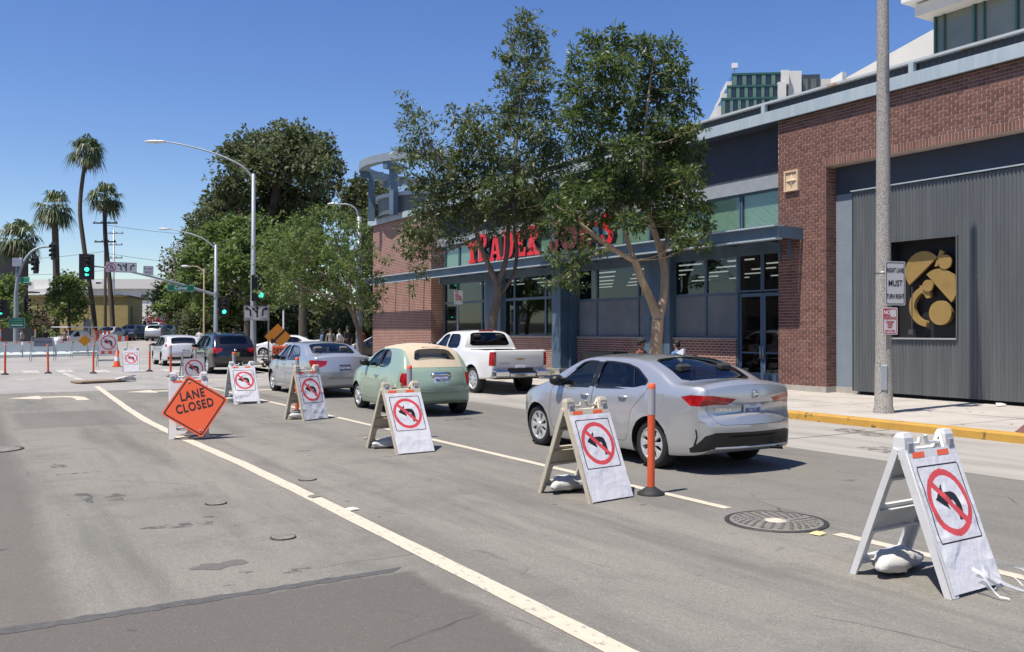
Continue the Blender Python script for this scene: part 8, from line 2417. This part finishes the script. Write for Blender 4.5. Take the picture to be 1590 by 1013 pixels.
# left signal pole
t = thing('signal_pole', 'grey signal pole with curved arm at the left', 'signal pole', (2.79, 74.1, 0))
q = MB(); q.lathe([(.22, 0), (.2, .2), (.17, 3), (.15, 4.6)], 14); q.build('pole', M_POLE, t)
pts = smooth_path([(0, 0, 4.5), (.12, .0, 5.6), (.5, 0, 6.8), (1.1, .0, 7.6), (1.75, 0, 7.85), (2.3, 0, 7.88)], 6)
q = MB(); q.tube(pts, [lerp(.13, .05, i / (len(pts) - 1)) for i in range(len(pts))], 10); q.build('arm', M_POLE, t)
q = MB(); q.bbox((-.25, -.15, 6.4), (.35, .15, 7.0), .03); q.build('camera_box', M_LUM, t)
q = MB(); q.tube([(0, 0, 4.6), (0, 0, 6.4)], .04, 8); q.build('riser', M_POLE, t)
for (x, z, rz_, lab) in ((2.35, 7.6, R(-58), 'dark traffic signal seen from the side at the left arm tip'), (1.2, 6.55, R(-58), 'dark traffic signal seen from the side lower on the left arm')):
	signal_head('traffic_light', lab, (2.79 + x, 74.0, z), rz_, None, .62)
signal_head('traffic_light', 'traffic signal with green left arrow beside the left signal pole', (1.75, 73.0, 3.3), R(8), 'arrow', .95)
signal_head('traffic_light', 'dark traffic signal right of the left signal pole', (3.5, 74.6, 3.6), R(60), None, .55)
sg = plate_sign('direction_sign', 'green direction sign low on the left signal pole', 'sign', (2.83, 73.85, 2.3), R(4), 1.05, .75, M_SIGN_G, M_STEXT)
q = MB()
for z in (.2, .02, -.16):
	q = MB(); q.box((-.38, -.004, z - .04), (.36, -.002, z + .04)); q.build('text_line', M_STEXT if z < -.1 else mat('green_text', (0.10, 0.30, 0.2), .5), sg)
sg = plate_sign('street_name_sign', 'green street name sign turned away on the left signal pole', 'sign', (3.2, 74.0, 5.4), R(-62), 1.7, .45, M_SIGN_G, M_STEXT)
# lamp head poking in at the left edge
cobra('street_light', 'street light reaching in from the left edge of the view', (-2.2, 73, 0), 8.6, [(1.0, .3, 8.75), (2.6, .6, 8.9), (3.6, .8, 8.95)], .8)
# utility poles
M_UP = mat('utility_wood', (0.065, 0.05, 0.04), .95, col2=(0.045, 0.035, 0.03), scale=3)
def utility(label, x, y, h, arms, m=M_UP, r=.17):
	t = thing('utility_pole', label, 'utility pole', (x, y, 0))
	q = MB(); q.lathe([(r, -.1), (r * .7, h), (.001, h + .02)], 10); q.build('pole', m, t)
	for z, w in arms:
		q = MB(); q.box((-w / 2, -.1, z - .07), (w / 2, .04, z + .07)); q.build('cross_arm', m, t, rot=(0, 0, R(-32)))
		q = MB()
		for k in range(4):
			xx = -w / 2 + .12 + (w - .24) * k / 3; q.lathe([(.05, z + .07), (.05, z + .2), (.001, z + .22)], 6, Matrix.Translation((xx * math.cos(R(-32)), xx * math.sin(R(-32)), 0)))
		q.build('insulators', M_TRIM, t)['kind'] = 'stuff'
	return t
utility('dark wooden utility pole with two cross arms beside the tall palm', 12.25, 104.6, 13.8, [(13.2, 2.6), (11.2, 2.3)])
utility('slim grey utility pole with four cross arms farther back', 14.9, 119.3, 14.0, [(13.6, 2.4), (12.2, 2.2), (10.6, 2.2), (9.0, 2.0)], M_GALV, .14)
utility('dark utility pole left of the bright green trees', 21.5, 108, 10.2, [], M_UP, .2)
for k, (a, b_, z) in enumerate((((-12, 110), (12.25, 104.6), 10.2), ((12.25, 104.6), (40, 96), 10.0), ((-12, 112), (14.9, 119.3), 9.2), ((14.9, 119.3), (40, 124), 9.4), ((12.25, 104.6), (40, 90), 13.0))):
	q = MB(); pts = []
	for i in range(13):
		u = i / 12; pts.append((lerp(a[0], b_[0], u), lerp(a[1], b_[1], u), z - 1.2 * 4 * u * (1 - u)))
	q.tube(pts, .018, 4); tag(q.build('overhead_wire', M_TRIM), ['thin overhead wire running left from the wooden pole', 'low thin wire running right from the wooden pole', 'thin wire running left from the grey pole', 'thin wire running right from the grey pole', 'high thin wire running right from the wooden pole'][k], 'wire')
# thin white sign post behind the signs near the people
q = MB(); q.tube([(16.0, 53.2, .1), (16.0, 53.2, 3.0)], .05, 8); tag(q.build('sign_post', M_PLATE), 'white slender post behind the silver-blue sedan', 'post')
for k, (x, y, h_, lab) in enumerate(((21.5, 112, 4.2, 'grey bollard pole by the far parked cars'), (25, 118, 4.6, 'slim grey pole near the red bush'), (15.7, 100, 4.4, 'pair of pale pipes against the mustard wall'))):
	q = MB(); q.tube([(x, y, 0), (x, y, h_)], .08, 8); tag(q.build('pole', M_GALV), lab, 'post')
# pale utility box panel near the palms
q = MB(); q.bbox((-.35, -.2, 0), (.35, .2, 2.9), .03); tag(q.build('utility_cabinet', mat('cabinet_grey', (0.33, 0.34, 0.33), .7), None, loc=(9.95, 99.0, 0)), 'pale grey cabinet between the palms', 'cabinet')

# ------------------------------------------------------------------ the other side of the street (behind and left of the view)
for k, (y0, y1, h_, c_, lab) in enumerate(((-32, -8, 7.5, (0.30, 0.22, 0.17), 'brown brick shop row across the street behind the camera'), (-7, 14, 9.5, (0.34, 0.30, 0.25), 'tan two-storey office across the street left of the camera'), (15, 34, 6.5, (0.22, 0.23, 0.24), 'grey single-storey shop across the street'), (35, 60, 8.5, (0.28, 0.17, 0.13), 'red brick block across the street near the junction'))):
	t = thing('opposite_building', lab, 'building', (-21, y0, 0))
	q = MB(); q.box((-12, 0, 0), (0, y1 - y0, h_)); q.build('wall', mat('opp_wall_%d' % k, c_, .9, col2=tuple(v * .85 for v in c_), scale=2), t)
	q = MB(); q.box((-.2, -.1, h_), (.25, y1 - y0 + .1, h_ + .4)); q.build('parapet', M_KERB, t)
	n_ = int((y1 - y0) / 3)
	for j in range(n_):
		for z0 in ((.7, 4.6) if h_ > 8 else (.7,)):
			q = MB(); q.box((.002, .5 + j * 3, z0), (.06, 2.9 + j * 3, z0 + 2.3)); w_ = q.build('window', M_TRIM, t)
			q = MB(); q.box((.061, .6 + j * 3, z0 + .1), (.075, 2.8 + j * 3, z0 + 2.2)); q.build('pane', M_DGLASS, w_)
b = MB(); b.prism([(-21, -32), (-16, -32), (-16, 60), (-21, 60)], 2, -.05, .15); struct(b.build('opposite_sidewalk', M_WALK, fix=True))

# ------------------------------------------------------------------ more traffic
c = make_wagon('silver_suv', 'silver crossover with tall red tail lamps in the far queue', paint('far_silver', (0.42, 0.43, 0.45), .4, .4), 4.5, 1.66, lamps='tall', rack=False, detail=False); place(c, 16.0, 98.5, R(-22))
c = make_wagon('white_suv', 'white crossover coming the other way in the far queue', paint('far_white', (0.66, 0.66, 0.65), 0, .4), 4.5, 1.62, rack=False, detail=False); place(c, 20.0, 108.5, R(155))
c = make_wagon('white_suv', 'white crossover seen from behind right of the far queue', paint('far_white2', (0.60, 0.60, 0.58), 0, .4), 4.5, 1.6, rack=True, detail=False); place(c, 19.2, 96.5, R(-26))
c = make_wagon('dark_suv', 'dark grey crossover parked nose out before the mustard building', paint('far_dark', (0.03, 0.032, 0.036), 0, .3), 4.5, 1.62, rack=True, detail=False); place(c, 15.8, 104.8, R(150))
c = make_sedan2('silver_sedan', 'pale silver sedan facing us in front of the mustard building', paint('far_silver2', (0.46, 0.46, 0.45), .3, .4), detail=False); place(c, 13.2, 101.5, R(152))
c = make_sedan2('white_sedan', 'white sedan crossing behind the group of people', paint('far_white3', (0.66, 0.66, 0.66), 0, .35), detail=False); place(c, 20.2, 58.6, R(66))
c = make_sedan2('dark_sedan', 'black sedan crossing right of the group of people', paint('far_black', (0.012, 0.013, 0.016), 0, .25), detail=False); place(c, 25.6, 55.6, R(66))
c = make_sedan2('white_sedan', 'white sedan parked under the park trees behind the signal pole', paint('far_white4', (0.6, 0.6, 0.6), 0, .35), detail=False); place(c, 18.6, 74.5, R(70))
c = make_wagon('white_minivan', 'white van top showing behind the far queue', paint('far_white5', (0.62, 0.62, 0.61), 0, .4), 4.9, 1.95, rack=False, detail=False); place(c, 20.6, 121.0, R(155))
c = make_sedan2('blue_sedan', 'blue car roof showing in the far queue', paint('far_blue', (0.05, 0.10, 0.20), .3, .3), detail=False); place(c, 22.8, 112.0, R(150))
c = make_sedan2('dark_sedan', 'black sedan at the right end of the far queue', paint('far_black2', (0.015, 0.016, 0.02), 0, .25), detail=False); place(c, 22.6, 98.5, R(-28))
c = make_sedan2('silver_sedan', 'grey sedan behind the dark crossover in the far queue', paint('far_grey', (0.20, 0.21, 0.22), .3, .35), detail=False); place(c, 17.6, 112.0, R(152))
# the street climbs gently beyond the junction; the far queue stands on the rise
q = MB(); xs = (8, 24, 60)
q.add([(x, y, z) for y, z in ((82, -.003), (90, .30), (97, .62), (104, .74), (300, .9)) for x in xs], [(r_ * 3 + k_, r_ * 3 + k_ + 1, r_ * 3 + k_ + 4, r_ * 3 + k_ + 3) for r_ in range(4) for k_ in range(2)])
struct(q.build('rising_road', M_INTER))
for o in C.objects:
	if o.parent is None and o.get('category') == 'car' and o.location.y > 94:
		o.location.z = .68 + max(0, (o.location.y - 97)) * .004
# white utility pickup behind the barriers, facing us
sp = truck_spec()
c = Car('white_utility_pickup', 'white pickup with a ladder rack behind the water barriers', 'truck', sp, paint('util_white', (0.60, 0.61, 0.63), 0, .4))
c.wells(depth=.34, extra=.06)
c.hollow([(1.88, 1.22), (1.99, 1.60), (2.1, 1.67), (2.4, 1.69), (2.9, 1.69), (3.16, 1.65), (3.55, 1.40), (3.8, 1.22), (3.8, .8), (1.88, .8)])
c.rim_window('rear_window', c.find(1.795, 1.34), c.find(1.955, 1.67), .84, .88, G_CAR_D, rc=.3)
c.rim_window('windscreen', c.find(3.24, 1.70), c.find(3.88, 1.30), .88, .92, G_CAR)
c.side_window([(3.72, 1.25), (2.93, 1.25), (2.90, 1.65), (3.05, 1.65), (3.18, 1.61)], G_CAR_D)
for sg in (-1, 1):
	q = MB(); q.prism([(sg * .55, .92), (sg * .95, .95), (sg * .95, 1.08), (sg * .58, 1.04)], 1, 4.9, 5.5); c.carve('headlight', solid_obj(q), [M_LAMP_W, M_TRIM])
c.finish(); c.wheel(6, style='steel', w=.24); c.mirror(3.6, 1.27, M_TRIM, (.14, .11, .22))
q = MB(); q.box((-.95, .2, 2.02), (.95, 4.3, 2.10)); q.build('ladder_rack', M_LUM, c.root)
for x in (-.8, .8):
	for y in (.4, 1.9):
		q = MB(); q.tube([(x, y, 1.2), (x, y, 2.02)], .025, 6); q.build('rack_post', M_LUM, c.root)
place(c, 9.9, 89.0, R(128))

# ------------------------------------------------------------------ people
SKIN = mat('skin', (0.32, 0.18, 0.12), .6)
SKIN2 = mat('skin_pale', (0.46, 0.29, 0.21), .6)
HAIR = mat('dark_hair', (0.012, 0.009, 0.008), .6, bump=.6, bump_scale=60)
SHOE = mat('shoe', (0.03, 0.03, 0.032), .7)
def person(label, loc, rz, shirt, pants, skin=SKIN, hair='short', pose='stand', hairm=HAIR, extras=None, h=1.72, arms=None, sleeve=.5):
	"""one continuous skinned body; local +y is forwards"""
	t = thing('person', label, 'person', loc, rz)
	s = h / 1.72
	J = {}
	if pose == 'stand':
		hip = .92; J.update(pel=(0, 0, hip), lh=(-.09, 0, .90), rh=(.09, 0, .90), lk=(-.10, .03, .49), rk=(.10, -.01, .49), la=(-.11, -.02, .09), ra=(.11, -.05, .09), lt=(-.13, .13, .04), rt=(.13, .10, .04))
	elif pose == 'walk':
		hip = .91; J.update(pel=(0, 0, hip), lh=(-.09, 0, .89), rh=(.09, 0, .89), lk=(-.10, .18, .52), rk=(.10, -.02, .48), la=(-.10, .22, .10), ra=(.10, -.32, .16), lt=(-.11, .38, .05), rt=(.11, -.20, .06))
	else:
		hip = .50; J.update(pel=(0, 0, hip), lh=(-.10, .03, .50), rh=(.10, .03, .50), lk=(-.12, .46, .50), rk=(.12, .44, .50), la=(-.12, .46, .10), ra=(.13, .38, .10), lt=(-.13, .60, .04), rt=(.14, .53, .04))
	lean = .03 if pose != 'sit' else .06
	J.update(wai=(0, .0, hip + .16), che=(0, lean, hip + .38), nec=(0, lean, hip + .54), hd0=(0, lean + .01, hip + .60), hd1=(0, lean + .03, hip + .70), hd2=(0, lean + .02, hip + .79),
			 ls=(-.18, lean, hip + .48), rs=(.18, lean, hip + .48))
	A = arms or {}
	J.update(le=A.get('le', (-.25, -.02, hip + .20)), lw=A.get('lw', (-.26, .08, hip - .04)), re=A.get('re', (.25, -.02, hip + .20)), rw=A.get('rw', (.26, .08, hip - .04)))
	R_ = dict(pel=(.15, .11), wai=(.135, .10), che=(.165, .115), nec=(.055, .055), hd0=(.065, .075), hd1=(.078, .095), hd2=(.06, .075), ls=(.065, .065), rs=(.065, .065), le=(.042, .042), re=(.042, .042), lw=(.027, .03), rw=(.027, .03),
			  lh=(.095, .095), rh=(.095, .095), lk=(.06, .062), rk=(.06, .062), la=(.042, .045), ra=(.042, .045), lt=(.04, .03), rt=(.04, .03))
	E_ = [('pel', 'wai'), ('wai', 'che'), ('che', 'nec'), ('nec', 'hd0'), ('hd0', 'hd1'), ('hd1', 'hd2'), ('che', 'ls'), ('ls', 'le'), ('le', 'lw'), ('che', 'rs'), ('rs', 're'), ('re', 'rw'),
		  ('pel', 'lh'), ('lh', 'lk'), ('lk', 'la'), ('la', 'lt'), ('pel', 'rh'), ('rh', 'rk'), ('rk', 'ra'), ('ra', 'rt')]
	# hands: palm and five fingers
	for sd, sx in (('l', -1), ('r', 1)):
		w = Vector(J[sd + 'w']); e = Vector(J[sd + 'e']); d = (w - e).normalized(); sv = d.cross(Vector((sx, .3, .1))).normalized()
		p = w + d * .07; J[sd + 'p'] = tuple(p); R_[sd + 'p'] = (.036, .02); E_.append((sd + 'w', sd + 'p'))
		for fi, (off, L) in enumerate(((-.03, .075), (-.01, .09), (.01, .085), (.03, .07))):
			a = p + d * .045 + sv * off; b = a + d * L * .55; cfi = b + (d * .7 + Vector((0, .5, -.3))).normalized() * L * .45
			for nm, q_, r_ in ((sd + 'f%da' % fi, a, .011), (sd + 'f%db' % fi, b, .0095), (sd + 'f%dc' % fi, cfi, .008)):
				J[nm] = tuple(q_); R_[nm] = (r_, r_)
			E_ += [(sd + 'p', sd + 'f%da' % fi), (sd + 'f%da' % fi, sd + 'f%db' % fi), (sd + 'f%db' % fi, sd + 'f%dc' % fi)]
		th = w + d * .03 + sv * -.045; th2 = th + d * .045 + sv * -.015
		J[sd + 'ta'] = tuple(th); J[sd + 'tb'] = tuple(th2); R_[sd + 'ta'] = (.013, .013); R_[sd + 'tb'] = (.010, .010)
		E_ += [(sd + 'w', sd + 'ta'), (sd + 'ta', sd + 'tb')]
	names = list(J); idx = {n: i for i, n in enumerate(names)}
	me = bpy.data.meshes.new('skeleton'); me.from_pydata([tuple(c * s for c in J[n]) for n in names], [(idx[a], idx[b]) for a, b in E_], []); me.update()
	o = bpy.data.objects.new('sk', me)
	md = o.modifiers.new('skin', 'SKIN')
	sk = me.skin_vertices[0].data
	for n in names:
		sk[idx[n]].radius = tuple(r * s for r in R_[n]); sk[idx[n]].use_root = (n == 'pel')
	sb = o.modifiers.new('sub', 'SUBSURF'); sb.levels = 1; sb.render_levels = 1
	bm_ = bake([o])
	bm_.materials.clear()
	for m in (shirt, pants, skin, SHOE):
		bm_.materials.append(m)
	segs = []
	for a, b in E_:
		k = 2
		if a in ('pel', 'wai', 'che') and b in ('wai', 'che', 'ls', 'rs', 'nec') or (a, b) in (('ls', 'le'), ('rs', 're')):
			k = 0
		if b in ('lh', 'rh', 'lk', 'rk', 'la', 'ra'):
			k = 1
		if b in ('lt', 'rt'):
			k = 3
		if (a, b) in (('le', 'lw'), ('re', 'rw')) and sleeve > .9:
			k = 0
		segs.append((Vector(J[a]) * s, Vector(J[b]) * s, k))
	for p in bm_.polygons:
		c_ = p.center; best = (9, 0)
		for a, b, k in segs:
			ab = b - a; u = max(0, min(1, (c_ - a).dot(ab) / max(ab.length_squared, 1e-9))); d = (c_ - (a + ab * u)).length
			if d < best[0]:
				best = (d, k)
		p.material_index = best[1]; p.use_smooth = True
	body = link('body', bm_, t)
	hd = Vector(J['hd1']) * s
	# face: nose, eyes, mouth, ears
	q = MB(); q.sphere((hd.x, hd.y + .098 * s, hd.z - .01), (.014, .018, .02), 8, 6); q.build('nose', skin, body)
	for sx in (-1, 1):
		q = MB(); q.sphere((hd.x + sx * .03, hd.y + .083 * s, hd.z + .015), (.012, .008, .007), 8, 5); q.build('eye', SHOE, body)
		q = MB(); q.sphere((hd.x + sx * .08 * s, hd.y, hd.z), (.012, .022, .032), 8, 6); q.build('ear', skin, body)
	q = MB(); q.sphere((hd.x, hd.y + .088 * s, hd.z - .05), (.024, .008, .006), 8, 5); q.build('mouth', mat('lips', (0.22, 0.08, 0.07), .6), body)
	# hair
	q = MB(); rr = random.Random(int(loc[0] * 100))
	if hair == 'curly':
		for k in range(60):
			a = rr.uniform(0, 2 * PI); el = rr.uniform(-.4, 1.5)
			if math.sin(a) > .35 and el < .65:
				continue
			q.sphere((hd.x + .105 * math.cos(a) * math.cos(el), hd.y - .015 + .115 * math.sin(a) * math.cos(el), hd.z + .03 + .12 * math.sin(el)), rr.uniform(.03, .05), 8, 5)
	elif hair == 'long':
		q.sphere((hd.x, hd.y - .018, hd.z + .045), (.095, .11, .10), 14, 10); q.sphere((hd.x, hd.y - .075, hd.z - .08), (.085, .05, .17), 12, 8)
	elif hair == 'cap':
		q.sphere((hd.x, hd.y - .005, hd.z + .055), (.092, .112, .078), 14, 8); q.sphere((hd.x, hd.y + .11, hd.z + .045), (.07, .07, .012), 12, 6)
	else:
		q.sphere((hd.x, hd.y - .018, hd.z + .05), (.092, .106, .088), 14, 10); q.sphere((hd.x, hd.y - .055, hd.z - .005), (.085, .06, .08), 12, 8)
	q.build('hair' if hair != 'cap' else 'cap', hairm, body)
	if extras == 'backpack':
		q = MB(); q.bbox((-.15, -.30, 1.05), (.15, -.11, 1.48), .05); q.build('backpack', mat('pack_red', (0.20, 0.02, 0.03), .7), t)
	return t
def cloth(n, c):
	return mat('cloth_' + n, c, .9, bump=.3, bump_scale=25)
# two people sitting by the store wall
WAL = (19.0, 20.6)
person('person in a rust red top with curly dark hair, sitting with one hand raised', (17.38, 21.45, .15), R(-165), cloth('rust', (0.20, 0.065, 0.045)), cloth('jeans', (0.05, 0.07, 0.12)), SKIN, 'curly', 'sit', arms=dict(le=(-.28, .16, .68), lw=(-.24, .34, .80), re=(.26, .10, .70), rw=(.16, .34, .72)))
person('person in a blue T-shirt with short dark hair, sitting in profile', (17.84, 20.2, .15), R(10), cloth('blue', (0.10, 0.20, 0.42)), cloth('dark', (0.03, 0.03, 0.035)), SKIN, 'short', 'sit', arms=dict(le=(-.25, .10, .70), lw=(-.15, .32, .66), re=(.25, .10, .70), rw=(.15, .32, .66)))
def bench(label, x, y, rz, w=1.3):
	t = thing('bench', label, 'bench', (x, y, .15), rz)
	for k in range(4):
		q = MB(); q.bbox((-w / 2, -.2 + k * .11, .40), (w / 2, -.11 + k * .11, .435), .006); q.build('slat', M_TRIM, t)
	for k in range(2):
		q = MB(); q.bbox((-w / 2, -.27, .62 + k * .16), (w / 2, -.24, .74 + k * .16), .006); q.build('back_slat', M_TRIM, t)
	for x_ in (-w / 2 + .08, w / 2 - .08):
		q = MB(); q.tube([(x_, .18, 0), (x_, .18, .40)], .02, 6); q.build('leg', M_TRIM, t)
		q = MB(); q.tube([(x_, -.2, 0), (x_, -.21, .4), (x_, -.255, .92)], .02, 6); q.build('leg', M_TRIM, t)
bench('black metal bench under the person in rust red', 17.36, 21.52, R(-165), .9)
bench('black metal bench under the person in blue', 17.84, 20.13, R(10), .9)
t = thing('planter', 'low dark planter frame beside the sitting people', 'planter', (17.4, 23.2, .15), R(0))
for k in range(4):
	q = MB(); a = [(-.3, -.8, .3, -.76), (-.3, .76, .3, .8), (-.3, -.759, -.26, .759), (.26, -.759, .3, .759)][k]; q.box((a[0], a[1], 0), (a[2], a[3], .95)); q.build('side', M_TRIM, t)
# group at the corner
P = [('person in a denim jacket at the left of the corner group', 17.35, 50.3, R(-100), (0.10, 0.14, 0.24), (0.03, 0.03, 0.04), 'long', 'stand', None, 1.66, 1),
	 ('person in grey wearing a cap in the corner group', 17.65, 49.6, R(150), (0.22, 0.21, 0.20), (0.10, 0.09, 0.08), 'cap', 'stand', None, 1.74, .5),
	 ('person in a white shirt partly hidden in the corner group', 18.1, 49.3, R(30), (0.55, 0.55, 0.55), (0.05, 0.05, 0.06), 'short', 'walk', None, 1.7, .5),
	 ('tall person in a black shirt in the middle of the corner group', 17.95, 47.6, R(20), (0.012, 0.012, 0.014), (0.03, 0.035, 0.05), 'short', 'stand', None, 1.85, .5),
	 ('person in dark clothes with a red backpack at the right of the group', 18.4, 47.0, R(-160 + 180), (0.02, 0.02, 0.022), (0.03, 0.03, 0.035), 'short', 'stand', 'backpack', 1.8, 1),
	 ('person in white shirt and jeans crossing near the signal pole', 14.9, 60.8, R(-60), (0.55, 0.54, 0.52), (0.08, 0.11, 0.18), 'short', 'walk', None, 1.72, .5),
	 ('person in a white T-shirt walking by the far queue', 15.2, 72.5, R(-20), (0.6, 0.6, 0.6), (0.10, 0.10, 0.12), 'short', 'walk', None, 1.72, .5),
	 ('person in a pale shirt standing behind the barriers at far left', 3.3, 77.0, R(60), (0.30, 0.29, 0.28), (0.06, 0.06, 0.07), 'cap', 'stand', None, 1.72, .5),
	 ('person in black standing behind the barriers near the left signal pole', 4.9, 77.2, R(200), (0.012, 0.012, 0.014), (0.012, 0.012, 0.014), 'short', 'stand', None, 1.75, 1),
	 ('person in a tan shirt standing before the white utility pickup', 6.2, 77.4, R(180), (0.34, 0.24, 0.15), (0.08, 0.07, 0.06), 'short', 'stand', None, 1.74, .5)]
for i, (lab, x, y, rz, sc_, pc, hr, ps, ex, hh, sl) in enumerate(P):
	person(lab, (x, y, .15 if x < 17 and y > 75 or 14.5 < x else .0), rz, cloth('s%d' % i, sc_), cloth('p%d' % i, pc), SKIN if i % 2 else SKIN2, hr, ps, HAIR, ex, hh, sleeve=sl)
# ------------------------------------------------------------------ detour signs, scooters, bicycle
t, _ = a_frame('white folding barricade carrying the orange DETOUR board', 11.2, 37.75, R(-4), M_WPLAST, 15, .7, bags=False, emblem=False, top_stripes=False, group=None)
t.name = 'barricade'; t['category'] = 'barricade'; t.location.z = .15
dt = thing('detour_sign', 'orange DETOUR board hung on a white barricade', 'sign', (11.2, 37.30, .50), R(-4))
q = MB(); q.bbox((-.45, 0, 0), (.45, .02, .62), .008); q.build('board', M_SIGN_O, dt)
text_part('lettering', 'DETOUR', .25, M_BLKP, dt, (0, -.003, .42), (R(90), 0, 0), bold=.008, sx=.82)
q = MB(); q.prism([(-.3, .18), (-.12, .30), (-.12, .22), (.3, .22), (.3, .14), (-.12, .14), (-.12, .06)], 1, -.004, -.001); q.build('arrow', M_BLKP, dt, fix=True)
ar = thing('arrow_sign', 'amber diamond sign with a black arrow above the DETOUR board', 'sign', (11.25, 38.2, .15), R(-6))
q = MB(); q.prism(round_poly([(0, .80), (.56, 1.36), (0, 1.92), (-.56, 1.36)], .04), 1, 0, .01); q.build('plate', mat('amber_sign2', (0.55, 0.20, 0.015), .5), ar, fix=True)
me = curve_solid([[(.25, .30), (.31, .24), (-.12, -.19), (-.06, -.25), (-.30, -.28), (-.27, -.04), (-.18, -.13)]], .001); me.transform(Matrix.Rotation(R(90), 4, 'X')); me.materials.clear(); me.materials.append(M_BLKP); link('arrow', me, ar, (0, -.003, 1.36))
for x_ in (-.3, .3):
	q = MB(); q.tube([(x_, .35, 0), (0, .03, 1.5)], .02, 6); q.build('leg', M_GALV, ar)
q = MB(); q.tube([(0, .03, 0), (0, .03, 1.8)], .02, 6); q.build('mast', M_GALV, ar)
t = thing('delineator_post', 'orange tube leaning against the far barricade by the corner', 'post', (12.1, 40.2, .15))
q = MB(); q.lathe([(.16, 0), (.16, .03), (.045, .06), (.042, 1.35), (.001, 1.36)], 14); q.build('tube', M_ORANGE, t)
def scooter(label, x, y, rz):
	t = thing('scooter', label, 'scooter', (x, y, .15), rz, 'parked rental scooters')
	for yy in (0.0, .86):
		q = MB(); q.lathe([(.06, -.02), (.105, -.025), (.11, 0), (.105, .025), (.06, .02)], 18, axis='x'); q.build('wheel', M_TYRE, t, loc=(0, yy, .11))
	q = MB(); q.bbox((-.08, .10, .12), (.08, .72, .17), .015); q.build('deck', M_TRIM, t)
	q = MB(); q.tube([(0, .86, .14), (0, .78, .40), (0, .66, 1.12)], .038, 10); q.build('stem', M_WPLAST, t)
	q = MB(); q.tube([(-.24, .64, 1.13), (.24, .64, 1.13)], .018, 8); q.build('handlebar', M_TRIM, t)
	q = MB(); q.bbox((-.06, .80, .12), (.06, .95, .24), .02); q.build('fender', M_TRIM, t)
for k, (x, y, lab) in enumerate(((10.98, 39.3, 'white stemmed rental scooter nearest the black estate'), (11.15, 39.9, 'white stemmed rental scooter in the middle of the row'), (11.35, 40.5, 'white stemmed rental scooter next to the bicycle'))):
	scooter(lab, x, y, R(60))
bk = thing('bicycle', 'black bicycle parked beside the scooters', 'bicycle', (11.55, 40.4, .15), R(-78))
for yy in (0, 1.03):
	q = MB(); n = 28
	q.smooth = True
	ring = [[(.018 * math.cos(b), (.335 + .018 * math.sin(b)) * math.cos(a), (.335 + .018 * math.sin(b)) * math.sin(a)) for b in [2 * PI * k / 6 for k in range(6)]] for a in [2 * PI * k / n for k in range(n + 1)]]
	q.loft(ring, False, True); w_ = q.build('wheel', M_TYRE, bk, loc=(0, yy, .35))
	q = MB()
	for k in range(10):
		a = PI * k / 10; q.tube([(0, .33 * math.cos(a), .33 * math.sin(a)), (0, -.33 * math.cos(a), -.33 * math.sin(a))], .003, 4, False)
	q.build('spokes', M_GALV, w_)['kind'] = 'stuff'
q = MB()
for a, b in (((0, 0, .35), (0, .42, .30)), ((0, 0, .35), (0, .30, .80)), ((0, .42, .30), (0, .28, .88)), ((0, .42, .30), (0, .90, .82)), ((0, .30, .80), (0, .88, .88)), ((0, .86, .96), (0, 1.03, .35))):
	q.tube([a, b], .018, 8)
q.build('frame', M_TRIM, bk)
q = MB(); q.bbox((-.07, .16, .90), (.07, .40, .95), .02); q.build('saddle', M_TRIM, bk)
q = MB(); q.tube([(-.28, .80, 1.02), (0, .86, .99), (.28, .80, 1.02)], .014, 8); q.build('handlebar', M_TRIM, bk)
# driver's arm at the near sedan's window
person('person driving the nearest silver sedan, arm at the window', (8.03, 10.02, .19), R(0), cloth('tan', (0.30, 0.22, 0.15)), cloth('dark', (0.03, 0.03, 0.035)), SKIN2, 'short', 'sit', h=1.42, arms=dict(le=(-.30, .10, .72), lw=(-.20, .36, .80), re=(.25, .12, .68), rw=(.14, .40, .74)))
# newspaper boxes and bins near the corner
for k, (x, y, m_, lab) in enumerate(((14.95, 40.6, M_ORANGE, 'orange and white construction post by the corner street light'), )):
	t = thing('construction_post', lab, 'post', (x, y, .15)); q = MB(); q.lathe([(.2, 0), (.2, .05), (.06, .08), (.055, 1.1), (.001, 1.12)], 14); q.build('tube', m_, t)
	q = MB(); q.lathe([(.058, .7), (.058, .9)], 14); q.build('band', M_PLATE, t)
# planting at the foot of the steel column
hedge_cl = [(random.Random(k).uniform(-.2, .2), random.Random(k + 50).uniform(-.25, .25), .12 + .04 * (k % 3), .14, 1) for k in range(6)]
t = thing('potted_plant', 'small low plants at the foot of the blue steel column', 'plant', (18.45, 28.2, .15))
o = link('foliage', leaves_mesh('foliage', hedge_cl, 900, .1, 5, LF_LIGHT), t); o['kind'] = 'stuff'
# paper scrap on the pavement by the panel
q = MB(); q.add([(-.12, -.05, .01), (.1, -.07, .03), (.13, .06, .05), (-.05, .08, .06), (-.13, .02, .02)], [(0, 1, 2, 3, 4)]); tag(q.build('litter', M_PAPER, None, loc=(18.95, 11.2, .16)), 'white paper scrap at the foot of the corrugated panel', 'litter')

bpy.data.scenes.remove(WORK)
